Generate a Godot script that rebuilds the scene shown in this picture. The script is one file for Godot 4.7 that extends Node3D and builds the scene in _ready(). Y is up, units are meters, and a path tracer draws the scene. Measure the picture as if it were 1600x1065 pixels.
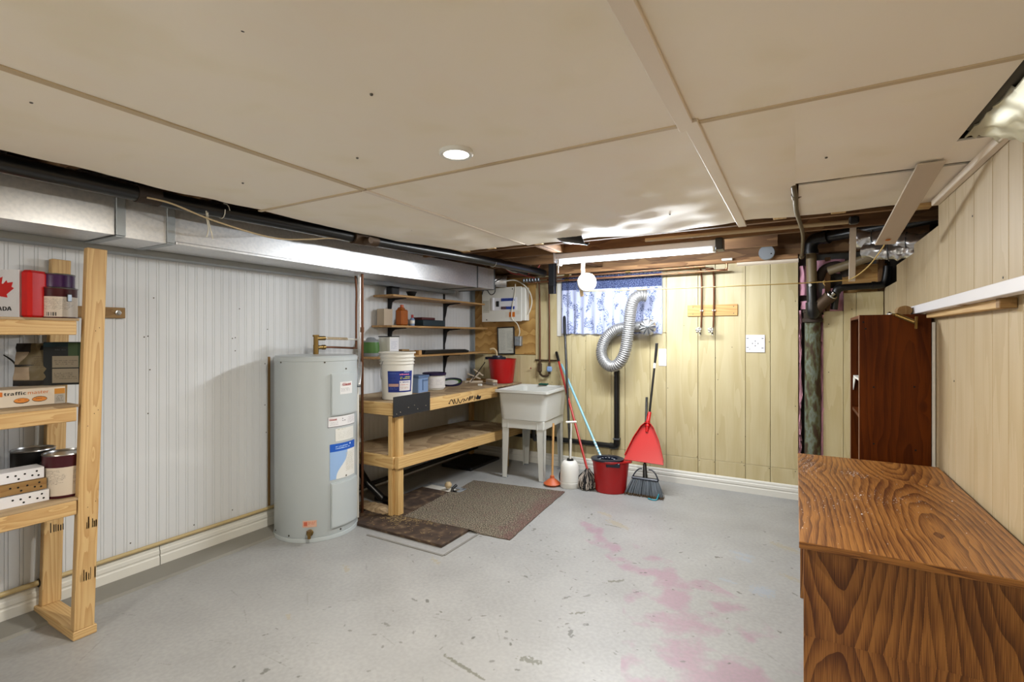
extends Node3D

var M := {}                       # materials by name
var rng := RandomNumberGenerator.new()
var world_of := {}                # roots whose parts are given in room coordinates


func V(x: float, y: float, z: float) -> Vector3:
	return Vector3(x, y, z)


func S() -> SurfaceTool:
	var s := SurfaceTool.new()
	s.begin(Mesh.PRIMITIVE_TRIANGLES)
	return s


# one convex face, turned so that it faces «out»; front faces run clockwise
func face(s: SurfaceTool, pts: Array, uvs: Array, out: Vector3, group := -1) -> void:
	s.set_smooth_group(group)
	var n: Vector3 = (pts[1] - pts[0]).cross(pts[2] - pts[0])
	var flip := n.dot(out) > 0.0
	for i in range(1, pts.size() - 1):
		var order := [0, i + 1, i] if flip else [0, i, i + 1]
		for k in order:
			s.set_uv(uvs[k])
			s.add_vertex(pts[k])


# chamfered box; the wood grain (v) runs along its longest side unless «grain» says otherwise
func box(s: SurfaceTool, c: Vector3, size: Vector3, r := 0.0, xf := Transform3D(), grain := -1) -> void:
	var h := size * 0.5
	r = minf(r, minf(h.x, minf(h.y, h.z)) * 0.9)
	var g := grain
	if g < 0:
		g = 0 if size.x >= size.y and size.x >= size.z else (1 if size.y >= size.z else 2)
	var off := Vector2(rng.randf() * 3.0, rng.randf() * 3.0)
	var corner := func(sg: Vector3, k: int) -> Vector3:
		var p := Vector3.ZERO
		for a in 3:
			p[a] = sg[a] * (h[a] if a == k else h[a] - r)
		return p
	var uv := func(p: Vector3, k: int) -> Vector2:
		if k == g:
			return Vector2(p[(g + 1) % 3], p[(g + 2) % 3]) + off
		return Vector2(p[3 - g - k] + (0.37 if k == 1 else 0.0), p[g]) + off
	var emit := func(pts: Array, k: int, out: Vector3) -> void:
		var w := []
		var t := []
		for p in pts:
			w.append(xf * (p + c))
			t.append(uv.call(p, k))
		face(s, w, t, xf.basis * out)
	for k in 3:
		var a := (k + 1) % 3
		var b := (k + 2) % 3
		for sk in [-1.0, 1.0]:
			var q := []
			for ab in [[-1.0, -1.0], [1.0, -1.0], [1.0, 1.0], [-1.0, 1.0]]:
				var sg := Vector3.ZERO
				sg[k] = sk
				sg[a] = ab[0]
				sg[b] = ab[1]
				q.append(corner.call(sg, k))
			var o := Vector3.ZERO
			o[k] = sk
			emit.call(q, k, o)
		if r > 0.0:
			for sa in [-1.0, 1.0]:
				for sb in [-1.0, 1.0]:
					var q := []
					for e in [[-1.0, a], [1.0, a], [1.0, b], [-1.0, b]]:
						var sg := Vector3.ZERO
						sg[k] = e[0]
						sg[a] = sa
						sg[b] = sb
						q.append(corner.call(sg, e[1]))
					var o := Vector3.ZERO
					o[a] = sa
					o[b] = sb
					emit.call(q, a, o)
	if r > 0.0:
		for sx in [-1.0, 1.0]:
			for sy in [-1.0, 1.0]:
				for sz in [-1.0, 1.0]:
					var sg := Vector3(sx, sy, sz)
					emit.call([corner.call(sg, 0), corner.call(sg, 1), corner.call(sg, 2)], 0, sg)


# a box between two points given by its corners
func slab(s: SurfaceTool, a: Vector3, b: Vector3, r := 0.0, grain := -1) -> void:
	box(s, (a + b) * 0.5, (b - a).abs(), r, Transform3D(), grain)


# a board from a to b, of width w (across, sideways) and thickness t
func beam(s: SurfaceTool, a: Vector3, b: Vector3, w: float, t: float, up := Vector3.UP, r := 0.002) -> void:
	var d := (b - a).normalized()
	var side := d.cross(up).normalized()
	var u := side.cross(d)
	box(s, Vector3.ZERO, V(w, t, a.distance_to(b)), r, Transform3D(Basis(side, u, -d), (a + b) * 0.5), 2)


func smooth_path(pts: Array, n := 6, closed := false) -> Array:
	var out := []
	var m := pts.size()
	for i in (m if closed else m - 1):
		var p0: Vector3 = pts[(i - 1 + m) % m] if closed or i > 0 else pts[0]
		var p3: Vector3 = pts[(i + 2) % m] if closed or i + 2 < m else pts[m - 1]
		for k in n:
			out.append(pts[i].cubic_interpolate(pts[(i + 1) % m], p0, p3, float(k) / n))
	if not closed:
		out.append(pts[m - 1])
	return out


# swept tube; r is one radius or an array of radii
func tube(s: SurfaceTool, pts: Array, r, n := 10, caps := true, squash := 1.0, crumple := 0.0) -> void:
	var bumps := noise(640, 14.0, 2)
	var up := Vector3.UP
	var rings := []
	var along := 0.0
	for i in pts.size():
		var d: Vector3 = (pts[mini(i + 1, pts.size() - 1)] - pts[maxi(i - 1, 0)]).normalized()
		if i == 0 and absf(d.dot(up)) > 0.95:
			up = Vector3.RIGHT
		var side := d.cross(up).normalized()
		up = side.cross(d).normalized()
		if i > 0:
			along += pts[i].distance_to(pts[i - 1])
		var rad: float = r[i] if r is Array else r
		var ring := []
		for k in n + 1:
			var a := TAU * k / n
			var out := side * cos(a) + up * sin(a) * squash
			if crumple > 0.0:
				out *= 1.0 + crumple * bumps.get_noise_3dv(pts[i] + out * rad)
			ring.append([pts[i] + out * rad, Vector2(a * rad, along)])
		rings.append(ring)
	for i in pts.size() - 1:
		for k in n:
			var q := [rings[i][k], rings[i][k + 1], rings[i + 1][k + 1], rings[i + 1][k]]
			var mid: Vector3 = (q[0][0] + q[2][0]) * 0.5
			face(s, [q[0][0], q[1][0], q[2][0], q[3][0]], [q[0][1], q[1][1], q[2][1], q[3][1]], mid - (pts[i] + pts[i + 1]) * 0.5, 1)
	if caps:
		for e in [0, pts.size() - 1]:
			var w := []
			var t := []
			for k in n:
				w.append(rings[e][k][0])
				t.append(Vector2(cos(TAU * k / n), sin(TAU * k / n)) * 0.02)
			face(s, w, t, pts[e] - pts[1 if e == 0 else e - 1], 2 + (1 if e else 0))


# turned shape: profile of (radius, height), closed where the radius is 0
func lathe(s: SurfaceTool, prof: Array, n := 32, xf := Transform3D(), sx := 1.0, sz := 1.0) -> void:
	var group := 4
	var along := 0.0
	var mid := Vector2.ZERO
	for p in prof:
		mid += p / prof.size()
	var area := 0.0
	for i in prof.size():
		var a: Vector2 = prof[i]
		var b: Vector2 = prof[(i + 1) % prof.size()]
		area += a.cross(b)
	for i in prof.size() - 1:
		var a: Vector2 = prof[i]
		var b: Vector2 = prof[i + 1]
		if i > 0:
			var c: Vector2 = prof[i - 1]
			if absf((a - c).angle_to(b - a)) > 0.6:
				group += 1
		var nrm := Vector2(b.y - a.y, a.x - b.x)
		var l := a.distance_to(b)
		for k in n:
			var t0 := TAU * k / n
			var t1 := TAU * (k + 1) / n
			var pt := func(p: Vector2, t: float) -> Vector3:
				return xf * V(p.x * cos(t) * sx, p.y, p.x * sin(t) * sz)
			var tm := (t0 + t1) * 0.5
			var o := xf.basis * V(nrm.x * cos(tm), nrm.y, nrm.x * sin(tm))
			if area < 0.0:
				o = -o
			var q := [pt.call(a, t0), pt.call(a, t1), pt.call(b, t1), pt.call(b, t0)]
			var u := [Vector2(t0 / TAU, along), Vector2(t1 / TAU, along), Vector2(t1 / TAU, along + l), Vector2(t0 / TAU, along + l)]
			if a.x < 0.00001:
				face(s, [q[0], q[2], q[3]], [u[0], u[2], u[3]], o, group)
			elif b.x < 0.00001:
				face(s, [q[0], q[1], q[2]], [u[0], u[1], u[2]], o, group)
			else:
				face(s, q, u, o, group)
		along += l


# an outline in x and y, z0 to z1 thick
func prism(s: SurfaceTool, poly: Array, z0: float, z1: float, xf := Transform3D(), vertical_v := true) -> void:
	var pv := PackedVector2Array(poly)
	var idx := Geometry2D.triangulate_polygon(pv)
	var off := Vector2(rng.randf(), rng.randf())
	for z in [z0, z1]:
		for i in range(0, idx.size(), 3):
			var w := []
			var t := []
			for k in 3:
				var p := pv[idx[i + k]]
				w.append(xf * V(p.x, p.y, z))
				t.append(p + off)
			face(s, w, t, xf.basis * V(0, 0, -1 if z == minf(z0, z1) else 1))
	var area := 0.0
	for i in pv.size():
		area += pv[i].cross(pv[(i + 1) % pv.size()])
	var run := 0.0
	for i in pv.size():
		var a := pv[i]
		var b := pv[(i + 1) % pv.size()]
		var o := V(b.y - a.y, a.x - b.x, 0) * signf(area)
		var l := a.distance_to(b)
		var t := [Vector2(run, z0), Vector2(run + l, z0), Vector2(run + l, z1), Vector2(run, z1)]
		face(s, [xf * V(a.x, a.y, z0), xf * V(b.x, b.y, z0), xf * V(b.x, b.y, z1), xf * V(a.x, a.y, z1)], t, xf.basis * o)
		run += l


# a bent sheet: fn(u, v) gives its points; th is its thickness along «down»
func sheet(s: SurfaceTool, nu: int, nv: int, fn: Callable, th: Vector3, uvscale := Vector2.ONE) -> void:
	var p := []
	for i in nu + 1:
		var row := []
		for j in nv + 1:
			row.append(fn.call(float(i) / nu, float(j) / nv))
		p.append(row)
	for side in 2:
		var o := Vector3.ZERO if side == 0 else th
		for i in nu:
			for j in nv:
				var t := [Vector2(float(i) / nu, float(j) / nv) * uvscale, Vector2(float(i + 1) / nu, float(j) / nv) * uvscale, Vector2(float(i + 1) / nu, float(j + 1) / nv) * uvscale, Vector2(float(i) / nu, float(j + 1) / nv) * uvscale]
				face(s, [p[i][j] + o, p[i + 1][j] + o, p[i + 1][j + 1] + o, p[i][j + 1] + o], t, -th if side == 0 else th, 1 + side)
		if th == Vector3.ZERO:
			return
	for i in nu:
		for j in [0, nv]:
			var inward: Vector3 = p[i][j] - p[i][nv / 2]
			face(s, [p[i][j], p[i + 1][j], p[i + 1][j] + th, p[i][j] + th], [Vector2(i, 0) * 0.05, Vector2(i + 1, 0) * 0.05, Vector2(i + 1, 1) * 0.05, Vector2(i, 1) * 0.05], inward)
	for j in nv:
		for i in [0, nu]:
			var inward: Vector3 = p[i][j] - p[nu / 2][j]
			face(s, [p[i][j], p[i][j + 1], p[i][j + 1] + th, p[i][j] + th], [Vector2(j, 0) * 0.05, Vector2(j + 1, 0) * 0.05, Vector2(j + 1, 1) * 0.05, Vector2(j, 1) * 0.05], inward)


func rounded(w: float, h: float, r: float, n := 4) -> Array:
	var out := []
	for c in [[1, -1, -90], [1, 1, 0], [-1, 1, 90], [-1, -1, 180]]:
		for k in n + 1:
			var a := deg_to_rad(c[2] + 90.0 * k / n)
			out.append(Vector2(c[0] * (w * 0.5 - r) + cos(a) * r, c[1] * (h * 0.5 - r) + sin(a) * r))
	return out


func disc(r: float, n := 24) -> Array:
	var out := []
	for k in n:
		out.append(Vector2(cos(TAU * k / n), sin(TAU * k / n)) * r)
	return out


func put(called: String, s: SurfaceTool, m: Material, parent: Node3D = null, label := "") -> MeshInstance3D:
	s.generate_normals()
	var o := MeshInstance3D.new()
	o.name = called
	o.mesh = s.commit()
	o.material_override = m
	if parent == null:
		add_child(o, true)
	else:
		parent.add_child(o, true)
		if world_of.has(parent):
			o.position = -world_of[parent]
	if label:
		o.set_meta("label", label)
	return o


func tag(o: Node3D, label: String, category: String, group := "") -> Node3D:
	o.set_meta("label", label)
	o.set_meta("category", category)
	if group:
		o.set_meta("group", group)
	return o


# a thing whose parts are given in its own coordinates
func thing(called: String, label: String, category: String, at: Vector3, turn := 0.0, group := "") -> Node3D:
	var o := Node3D.new()
	o.name = called
	add_child(o, true)
	o.position = at
	o.rotation.y = turn
	return tag(o, label, category, group)


# a thing whose parts are given in room coordinates
func placed(called: String, label: String, category: String, at: Vector3, group := "") -> Node3D:
	var o := thing(called, label, category, at, 0.0, group)
	world_of[o] = at
	return o


func single(called: String, s: SurfaceTool, m: Material, label: String, category: String, group := "") -> MeshInstance3D:
	var o := put(called, s, m)
	tag(o, label, category, group)
	return o


func struct(called: String, s: SurfaceTool, m: Material) -> MeshInstance3D:
	var o := put(called, s, m)
	o.set_meta("kind", "structure")
	return o


func letters(called: String, text: String, height: float, depth: float, m: Material, parent: Node3D, xf: Transform3D, bold := false, squeeze := 1.0, face_name := "Droid Sans") -> MeshInstance3D:
	var t := TextMesh.new()
	var f := SystemFont.new()
	f.font_names = PackedStringArray([face_name])
	f.font_weight = 700 if bold else 400
	t.font = f
	t.font_size = 32
	t.pixel_size = height / 32.0 * 1.38
	t.depth = depth
	t.text = text
	var o := MeshInstance3D.new()
	o.name = called
	o.mesh = t
	o.material_override = m
	parent.add_child(o, true)
	o.transform = xf
	if squeeze != 1.0:
		o.transform.basis = xf.basis * Basis.from_scale(V(squeeze, 1, 1))
	return o


# ---------------------------------------------------------------- materials and textures
func mat(called: String, c: Color, rough := 0.6, metal := 0.0, tex: Texture2D = null, scale := Vector2.ONE) -> StandardMaterial3D:
	var m := StandardMaterial3D.new()
	m.albedo_color = c
	m.roughness = rough
	m.metallic = metal
	if tex:
		m.albedo_texture = tex
		m.uv1_scale = V(scale.x, scale.y, 1)
	M[called] = m
	return m


func noise(seed_: int, freq: float, oct := 4, kind := FastNoiseLite.TYPE_SIMPLEX_SMOOTH) -> FastNoiseLite:
	var n := FastNoiseLite.new()
	n.seed = seed_
	n.noise_type = kind
	n.frequency = freq
	n.fractal_octaves = oct
	return n


func noise_bytes(w: int, h: int, seed_: int, freq: float, oct := 4, sx := 1.0, sy := 1.0) -> PackedByteArray:
	var im := noise(seed_, freq, oct).get_seamless_image(maxi(8, int(w * sx)), maxi(8, int(h * sy)))
	im.resize(w, h, Image.INTERPOLATE_CUBIC)
	im.convert(Image.FORMAT_L8)
	return im.get_data()


func texture(im: Image) -> ImageTexture:
	im.generate_mipmaps()
	return ImageTexture.create_from_image(im)


# boards: growth rings cut lengthwise. a, b: light and dark; rings per width; arch: how strongly they close into arches
func wood(w: int, h: int, a: Color, b: Color, rings: float, arch: float, fibre: float, seed_: int, sharp := 1.5, knots := 0, blotch := 0.15) -> ImageTexture:
	var warp := noise_bytes(w, h, seed_, 0.012, 3, 0.5, 0.12)
	var fib := noise_bytes(w, h, seed_ + 1, 0.35, 2, 1.0, 0.03)
	var big := noise_bytes(w, h, seed_ + 2, 0.02, 2, 0.25, 0.1)
	var out := PackedByteArray()
	out.resize(w * h * 3)
	var r2 := RandomNumberGenerator.new()
	r2.seed = seed_
	var ks := []
	for k in knots:
		ks.append([r2.randf_range(0.15, 0.85) * w, r2.randf() * h, r2.randf_range(0.03, 0.055) * w])
	var i := 0
	for y in h:
		var slant := arch * (0.25 + 1.6 * absf(2.0 * y / h - 1.0) + 0.08 * sin(TAU * 2.0 * y / h + 1.0))
		for x in w:
			var u := (float(x) / w - 0.47) * 2.0
			var q := (warp[i] - 128) / 128.0
			var r := sqrt(u * u + slant * slant + 0.02) * rings * 0.5 + q * 0.55
			var shade := 0.0
			for k in ks:
				var dx: float = x - k[0]
				var dy: float = (y - k[1]) * 0.6
				var d: float = sqrt(dx * dx + dy * dy) / k[2]
				if d < 4.0:
					r += 1.6 * exp(-d * 0.8)
					if d < 1.0:
						shade = maxf(shade, 0.75 * (1.0 - d * d * 0.5))
			var t := pow(r - floorf(r), sharp)
			t = clampf(t * 0.75 + (fib[i] - 128) / 128.0 * fibre + (big[i] - 128) / 128.0 * blotch + 0.08, 0.0, 1.0)
			t = maxf(t, shade)
			var j := i * 3
			out[j] = int(255.0 * lerpf(a.r, b.r, t))
			out[j + 1] = int(255.0 * lerpf(a.g, b.g, t))
			out[j + 2] = int(255.0 * lerpf(a.b, b.b, t))
			i += 1
	return texture(Image.create_from_data(w, h, false, Image.FORMAT_RGB8, out))


# blotches: a ramp of colours over noise
func blotches(w: int, h: int, seed_: int, freq: float, oct: int, offs: Array, cols: Array, sx := 1.0, sy := 1.0) -> ImageTexture:
	var nb := noise_bytes(w, h, seed_, freq, oct, sx, sy)
	var g := Gradient.new()
	g.offsets = PackedFloat32Array(offs)
	g.colors = PackedColorArray(cols)
	var lut := []
	for k in 256:
		lut.append(g.sample(k / 255.0))
	var out := PackedByteArray()
	out.resize(w * h * 3)
	for i in w * h:
		var c: Color = lut[nb[i]]
		out[i * 3] = int(c.r * 255.0)
		out[i * 3 + 1] = int(c.g * 255.0)
		out[i * 3 + 2] = int(c.b * 255.0)
	return texture(Image.create_from_data(w, h, false, Image.FORMAT_RGB8, out))


func relief(m: StandardMaterial3D, seed_: int, freq: float, depth_cm: float, size := 256, oct := 3) -> void:
	var im := Image.create_from_data(size, size, false, Image.FORMAT_L8, noise_bytes(size, size, seed_, freq, oct))
	m.heightmap_enabled = true
	m.heightmap_scale = depth_cm
	m.heightmap_texture = texture(im)


# a print: white card with blocks and rows of small illegible type. rows: [x, y, w, h, colour, kind] in fractions
func print_card(w: int, h: int, ground: Color, marks: Array, seed_: int) -> ImageTexture:
	var im := Image.create(w, h, false, Image.FORMAT_RGB8)
	im.fill(ground)
	var r2 := RandomNumberGenerator.new()
	r2.seed = seed_
	for k in marks:
		var x0 := int(k[0] * w)
		var y0 := int(k[1] * h)
		var ww := int(k[2] * w)
		var hh := int(k[3] * h)
		if k[5] == "block":
			im.fill_rect(Rect2i(x0, y0, ww, hh), k[4])
		elif k[5] == "oval":
			for y in hh:
				for x in ww:
					if Vector2((x + 0.5) / ww - 0.5, (y + 0.5) / hh - 0.5).length() < 0.5:
						im.set_pixel(clampi(x0 + x, 0, w - 1), clampi(y0 + y, 0, h - 1), k[4])
		elif k[5] == "wave":
			for y in hh:
				var cut := int(ww * (0.62 - 0.4 * y / hh + 0.07 * sin(y * 6.0 / hh)))
				im.fill_rect(Rect2i(x0, y0 + y, cut, 1), k[4])
		elif k[5] == "bars":
			var x := 0
			while x < ww:
				var b := r2.randi_range(1, 3)
				im.fill_rect(Rect2i(x0 + x, y0, b, hh), k[4])
				x += b + r2.randi_range(1, 3)
		else:
			var line := maxi(2, int(k[6] * h))
			var y := 0
			while y + line <= hh:
				var x := 0
				var stop := ww * (0.75 + 0.25 * r2.randf())
				while x < stop:
					var b := maxi(1, int(line * r2.randf_range(0.25, 0.8)))
					if r2.randf() < 0.82:
						var top := int(line * 0.35 * r2.randf())
						im.fill_rect(Rect2i(x0 + x, y0 + y + top, b, maxi(1, int(line * 0.62) - top)), k[4])
					x += b + maxi(1, line / 6)
				y += line
	return texture(im)


const WALL_L := -3.35
const WALL_B := -4.9
const WALL_R := 0.615
const WALL_F := 2.6
const CEIL := 2.08


func _ready() -> void:
	rng.seed = 11
	# camera
	var cam := Camera3D.new()
	cam.name = "camera"
	add_child(cam)
	cam.position = V(0, 1.4, 0)
	cam.rotation.y = deg_to_rad(29.75)
	cam.set_frustum(0.05 * 1065.0 / 775.0, Vector2(0, -7.5 / 775.0 * 0.05), 0.05, 60.0)
	cam.current = true
	# sky and exposure
	var we := WorldEnvironment.new()
	we.name = "world_environment"
	var env := Environment.new()
	env.background_mode = Environment.BG_SKY
	var sky := Sky.new()
	var sm := ProceduralSkyMaterial.new()
	sm.sky_top_color = Color(0.62, 0.74, 0.95)
	sm.sky_horizon_color = Color(0.86, 0.9, 0.98)
	sm.ground_bottom_color = Color(0.45, 0.46, 0.45)
	sm.ground_horizon_color = Color(0.7, 0.72, 0.74)
	sm.sky_energy_multiplier = 3.2
	sm.ground_energy_multiplier = 2.6
	sky.sky_material = sm
	env.sky = sky
	env.ambient_light_source = Environment.AMBIENT_SOURCE_SKY
	env.reflected_light_source = Environment.REFLECTION_SOURCE_SKY
	env.tonemap_mode = Environment.TONE_MAPPER_LINEAR
	env.tonemap_exposure = 1.3
	env.sdfgi_enabled = true
	env.ssao_enabled = true
	env.ssil_enabled = true
	we.environment = env
	add_child(we)

	materials()
	build_floor()
	build_wall_left()
	build_wall_back()
	build_wall_right()
	build_wall_front()
	build_ceiling()
	ceiling_lamps()
	tube_lamp()
	desk_and_bookcase()
	duct_and_pipe()
	shelf_unit()
	shelf_goods()
	water_heater()
	wall_shelves()
	workbench()
	bench_goods()
	laundry_tub()
	window_things()
	cleaning_things()
	wall_fittings()
	panel_corner()
	stack_corner()
	right_wall_things()
	floor_things()


func materials() -> void:
	# paint and plain stuff
	mat("white_board", Color(0.83, 0.84, 0.85), 0.45)
	mat("white_trim", Color(0.83, 0.825, 0.795), 0.45)
	mat("trim_pipe", Color(0.72, 0.64, 0.46), 0.4)
	mat("black_plastic", Color(0.045, 0.045, 0.05), 0.38)
	mat("black_pipe", Color(0.05, 0.052, 0.055), 0.32)
	mat("dark_pipe", Color(0.10, 0.095, 0.09), 0.5)
	mat("black_paint", Color(0.06, 0.065, 0.08), 0.6)
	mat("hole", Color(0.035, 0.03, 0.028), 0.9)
	mat("screw", Color(0.35, 0.33, 0.3), 0.4, 0.8)
	mat("chrome", Color(0.8, 0.8, 0.78), 0.22, 1.0)
	mat("copper", Color(0.40, 0.26, 0.18), 0.42, 0.75)
	mat("bright_copper", Color(0.68, 0.5, 0.38), 0.32, 0.85)
	mat("brass", Color(0.50, 0.40, 0.22), 0.38, 0.85)
	mat("white_enamel", Color(0.69, 0.72, 0.73), 0.33)
	mat("white_plastic", Color(0.86, 0.86, 0.84), 0.4)
	mat("tub_plastic", Color(0.77, 0.775, 0.755), 0.36)
	mat("bucket_plastic", Color(0.84, 0.83, 0.80), 0.35)
	mat("red_plastic", Color(0.62, 0.045, 0.05), 0.34)
	mat("bright_red", Color(0.72, 0.055, 0.055), 0.34)
	mat("red_paint", Color(0.78, 0.05, 0.04), 0.35)
	mat("white_paint", Color(0.86, 0.86, 0.88), 0.4)
	mat("navy_plastic", Color(0.07, 0.10, 0.17), 0.38)
	mat("purple_plastic", Color(0.12, 0.09, 0.24), 0.35)
	mat("blue_tote", Color(0.47, 0.57, 0.72), 0.4)
	mat("blue_tote_lid", Color(0.33, 0.43, 0.58), 0.4)
	mat("orange_rubber", Color(0.74, 0.36, 0.20), 0.45)
	mat("light_wood", Color(0.72, 0.55, 0.34), 0.55)
	mat("blue_pole", Color(0.52, 0.72, 0.78), 0.35)
	mat("red_pole", Color(0.62, 0.12, 0.07), 0.35)
	mat("teal", Color(0.16, 0.55, 0.62), 0.5)
	mat("rope", Color(0.80, 0.68, 0.40), 0.8)
	mat("cord", Color(0.72, 0.64, 0.50), 0.6)
	mat("white_cord", Color(0.82, 0.80, 0.74), 0.6)
	mat("pink_wire", Color(0.62, 0.25, 0.24), 0.6)
	mat("wire_black", Color(0.08, 0.075, 0.07), 0.5)
	mat("amber", Color(0.62, 0.33, 0.10), 0.3)
	mat("teal_box", Color(0.07, 0.16, 0.20), 0.5)
	mat("dark_red_box", Color(0.30, 0.06, 0.06), 0.5)
	mat("beige_card", Color(0.72, 0.66, 0.58), 0.8)
	mat("grey_metal", Color(0.42, 0.44, 0.46), 0.35, 0.7)
	mat("bristle_grey", Color(0.36, 0.39, 0.42), 0.7)
	mat("bristle_tan", Color(0.36, 0.29, 0.21), 0.8)
	mat("mop_dark", Color(0.07, 0.07, 0.08), 0.9)
	mat("mop_light", Color(0.62, 0.58, 0.54), 0.9)
	mat("green_pad", Color(0.05, 0.28, 0.22), 0.9)
	mat("plate_grey", Color(0.5, 0.52, 0.54), 0.5)
	mat("maroon", Color(0.25, 0.03, 0.09), 0.3)
	mat("can_purple", Color(0.24, 0.10, 0.30), 0.3)
	mat("steel", Color(0.62, 0.62, 0.62), 0.28, 1.0)
	mat("paper", Color(0.80, 0.78, 0.74), 0.7)
	mat("ink", Color(0.06, 0.06, 0.07), 0.6)
	mat("blue_ink", Color(0.06, 0.20, 0.55), 0.5)
	mat("red_ink", Color(0.62, 0.05, 0.10), 0.5)
	mat("orange_ink", Color(0.78, 0.42, 0.10), 0.5)
	mat("yellow_ink", Color(0.82, 0.80, 0.18), 0.5)
	mat("pink_ink", Color(0.90, 0.55, 0.62), 0.5)
	mat("debris", Color(0.55, 0.47, 0.33), 0.9)
	mat("glass_bottle", Color(0.20, 0.36, 0.55), 0.2)
	var glass := mat("window_glass", Color(0.9, 0.95, 1.0, 0.08), 0.02)
	glass.transparency = BaseMaterial3D.TRANSPARENCY_ALPHA
	var clear := mat("clear_plastic", Color(0.8, 0.84, 0.86, 0.35), 0.15)
	clear.transparency = BaseMaterial3D.TRANSPARENCY_ALPHA
	# timber
	var pine := wood(256, 1024, Color(0.80, 0.69, 0.50), Color(0.68, 0.535, 0.34), 8.0, 0.35, 0.16, 3, 1.7, 2)
	mat("pine", Color(1, 0.98, 0.95), 0.58, 0.0, pine, Vector2(9.0, 0.7))
	mat("pine_pale", Color(1.0, 0.98, 0.92), 0.6, 0.0, pine, Vector2(6.0, 0.8))
	mat("cleat_wood", Color(0.72, 0.66, 0.55), 0.65, 0.0, pine, Vector2(6.0, 0.8))
	var rough_wood := wood(256, 1024, Color(0.54, 0.43, 0.32), Color(0.36, 0.26, 0.18), 4.0, 0.7, 0.3, 21, 1.2, 2, 0.5)
	mat("header_wood", Color(0.95, 0.9, 0.8), 0.75, 0.0, rough_wood, Vector2(3.0, 0.6))
	mat("plate_wood", Color(1.25, 1.2, 1.1), 0.75, 0.0, rough_wood, Vector2(3.0, 0.6))
	var shelf_wood := wood(256, 512, Color(0.72, 0.57, 0.37), Color(0.58, 0.43, 0.25), 7.0, 0.35, 0.2, 31)
	mat("shelf_wood", Color(1, 1, 1), 0.5, 0.0, shelf_wood, Vector2(4.0, 0.8))
	mat("ply_edge", Color(1.0, 0.93, 0.80), 0.6, 0.0, pine, Vector2(5.0, 0.7))
	mat("bench_ply", Color(1, 1, 1), 0.75, 0.0, wood(256, 512, Color(0.67, 0.58, 0.45), Color(0.47, 0.38, 0.27), 6.0, 0.8, 0.25, 41, 1.2, 0, 0.7), Vector2(1.6, 0.7))
	var oak := wood(512, 1024, Color(0.60, 0.425, 0.24), Color(0.29, 0.155, 0.06), 22.0, 0.30, 0.60, 51, 1.7, 0, 0.3)
	mat("oak", Color(1.0, 0.96, 0.84), 0.40, 0.0, oak, Vector2(2.4, 0.75))
	var walnut := wood(256, 1024, Color(0.36, 0.175, 0.035), Color(0.25, 0.105, 0.015), 10.0, 0.3, 0.45, 61, 1.3, 2, 0.5)
	mat("bookcase_wood", Color(1.0, 0.95, 0.7), 0.5, 0.0, walnut, Vector2(3.0, 0.65))
	M.bookcase_wood.metallic_specular = 0.25
	mat("bookcase_edge", Color(0.55, 0.42, 0.33), 0.6)
	var maple := wood(512, 1024, Color(0.825, 0.76, 0.61), Color(0.775, 0.70, 0.535), 5.0, 0.45, 0.28, 71, 1.1, 0, 0.5)
	mat("panel_maple", Color(0.92, 0.935, 0.92), 0.46, 0.0, maple, Vector2(2.4, 0.55))
	mat("panel_pale", Color(0.90, 0.885, 0.895), 0.46, 0.0, maple, Vector2(2.4, 0.5))
	var ply := wood(512, 512, Color(0.73, 0.60, 0.38), Color(0.56, 0.42, 0.22), 4.0, 1.3, 0.10, 81, 1.2, 0, 0.4)
	mat("plywood", Color(0.98, 0.95, 0.88), 0.6, 0.0, ply, Vector2(1.1, 0.9))
	mat("dirty_board", Color(1, 1, 1), 0.8, 0.0, blotches(256, 256, 91, 0.03, 4, [0.0, 0.5, 0.7, 1.0], [Color(0.16, 0.11, 0.08), Color(0.23, 0.17, 0.125), Color(0.31, 0.24, 0.175), Color(0.48, 0.42, 0.32)]), Vector2(1.1, 1.1))
	# metal
	mat("zinc", Color(1, 1, 1), 0.36, 0.8, blotches(256, 256, 101, 0.05, 4, [0.0, 0.5, 1.0], [Color(0.80, 0.81, 0.82), Color(0.85, 0.85, 0.85), Color(0.88, 0.88, 0.88)]), Vector2(3, 3))
	mat("zinc_dull", Color(0.62, 0.64, 0.65), 0.45, 0.7)
	mat("aluminium", Color(0.80, 0.80, 0.80), 0.30, 0.9)
	mat("hose_foil", Color(0.60, 0.60, 0.60), 0.42, 0.6)
	mat("foil", Color(0.80, 0.78, 0.68), 0.45, 0.5)
	mat("foil_dark", Color(0.27, 0.24, 0.18), 0.5, 0.2)
	mat("rust_pipe", Color(1, 1, 1), 0.8, 0.1, blotches(256, 512, 111, 0.02, 4, [0.0, 0.35, 0.47, 0.56, 0.68, 1.0], [Color(0.22, 0.15, 0.10), Color(0.27, 0.21, 0.14), Color(0.31, 0.31, 0.21), Color(0.36, 0.37, 0.27), Color(0.42, 0.46, 0.42), Color(0.31, 0.27, 0.17)], 1.0, 0.7), Vector2(2.6, 0.8))
	mat("old_iron", Color(0.20, 0.155, 0.12), 0.75, 0.2)
	mat("old_brass", Color(0.30, 0.23, 0.16), 0.6, 0.5)
	mat("tan_pipe", Color(0.46, 0.40, 0.29), 0.5)
	mat("gas_pipe", Color(0.36, 0.31, 0.22), 0.5, 0.3)
	var wool := mat("insulation", Color(0.94, 0.70, 0.78), 1.0)
	relief(wool, 121, 0.05, 0.35)
	wool.uv1_scale = V(3, 3, 1)
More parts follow.
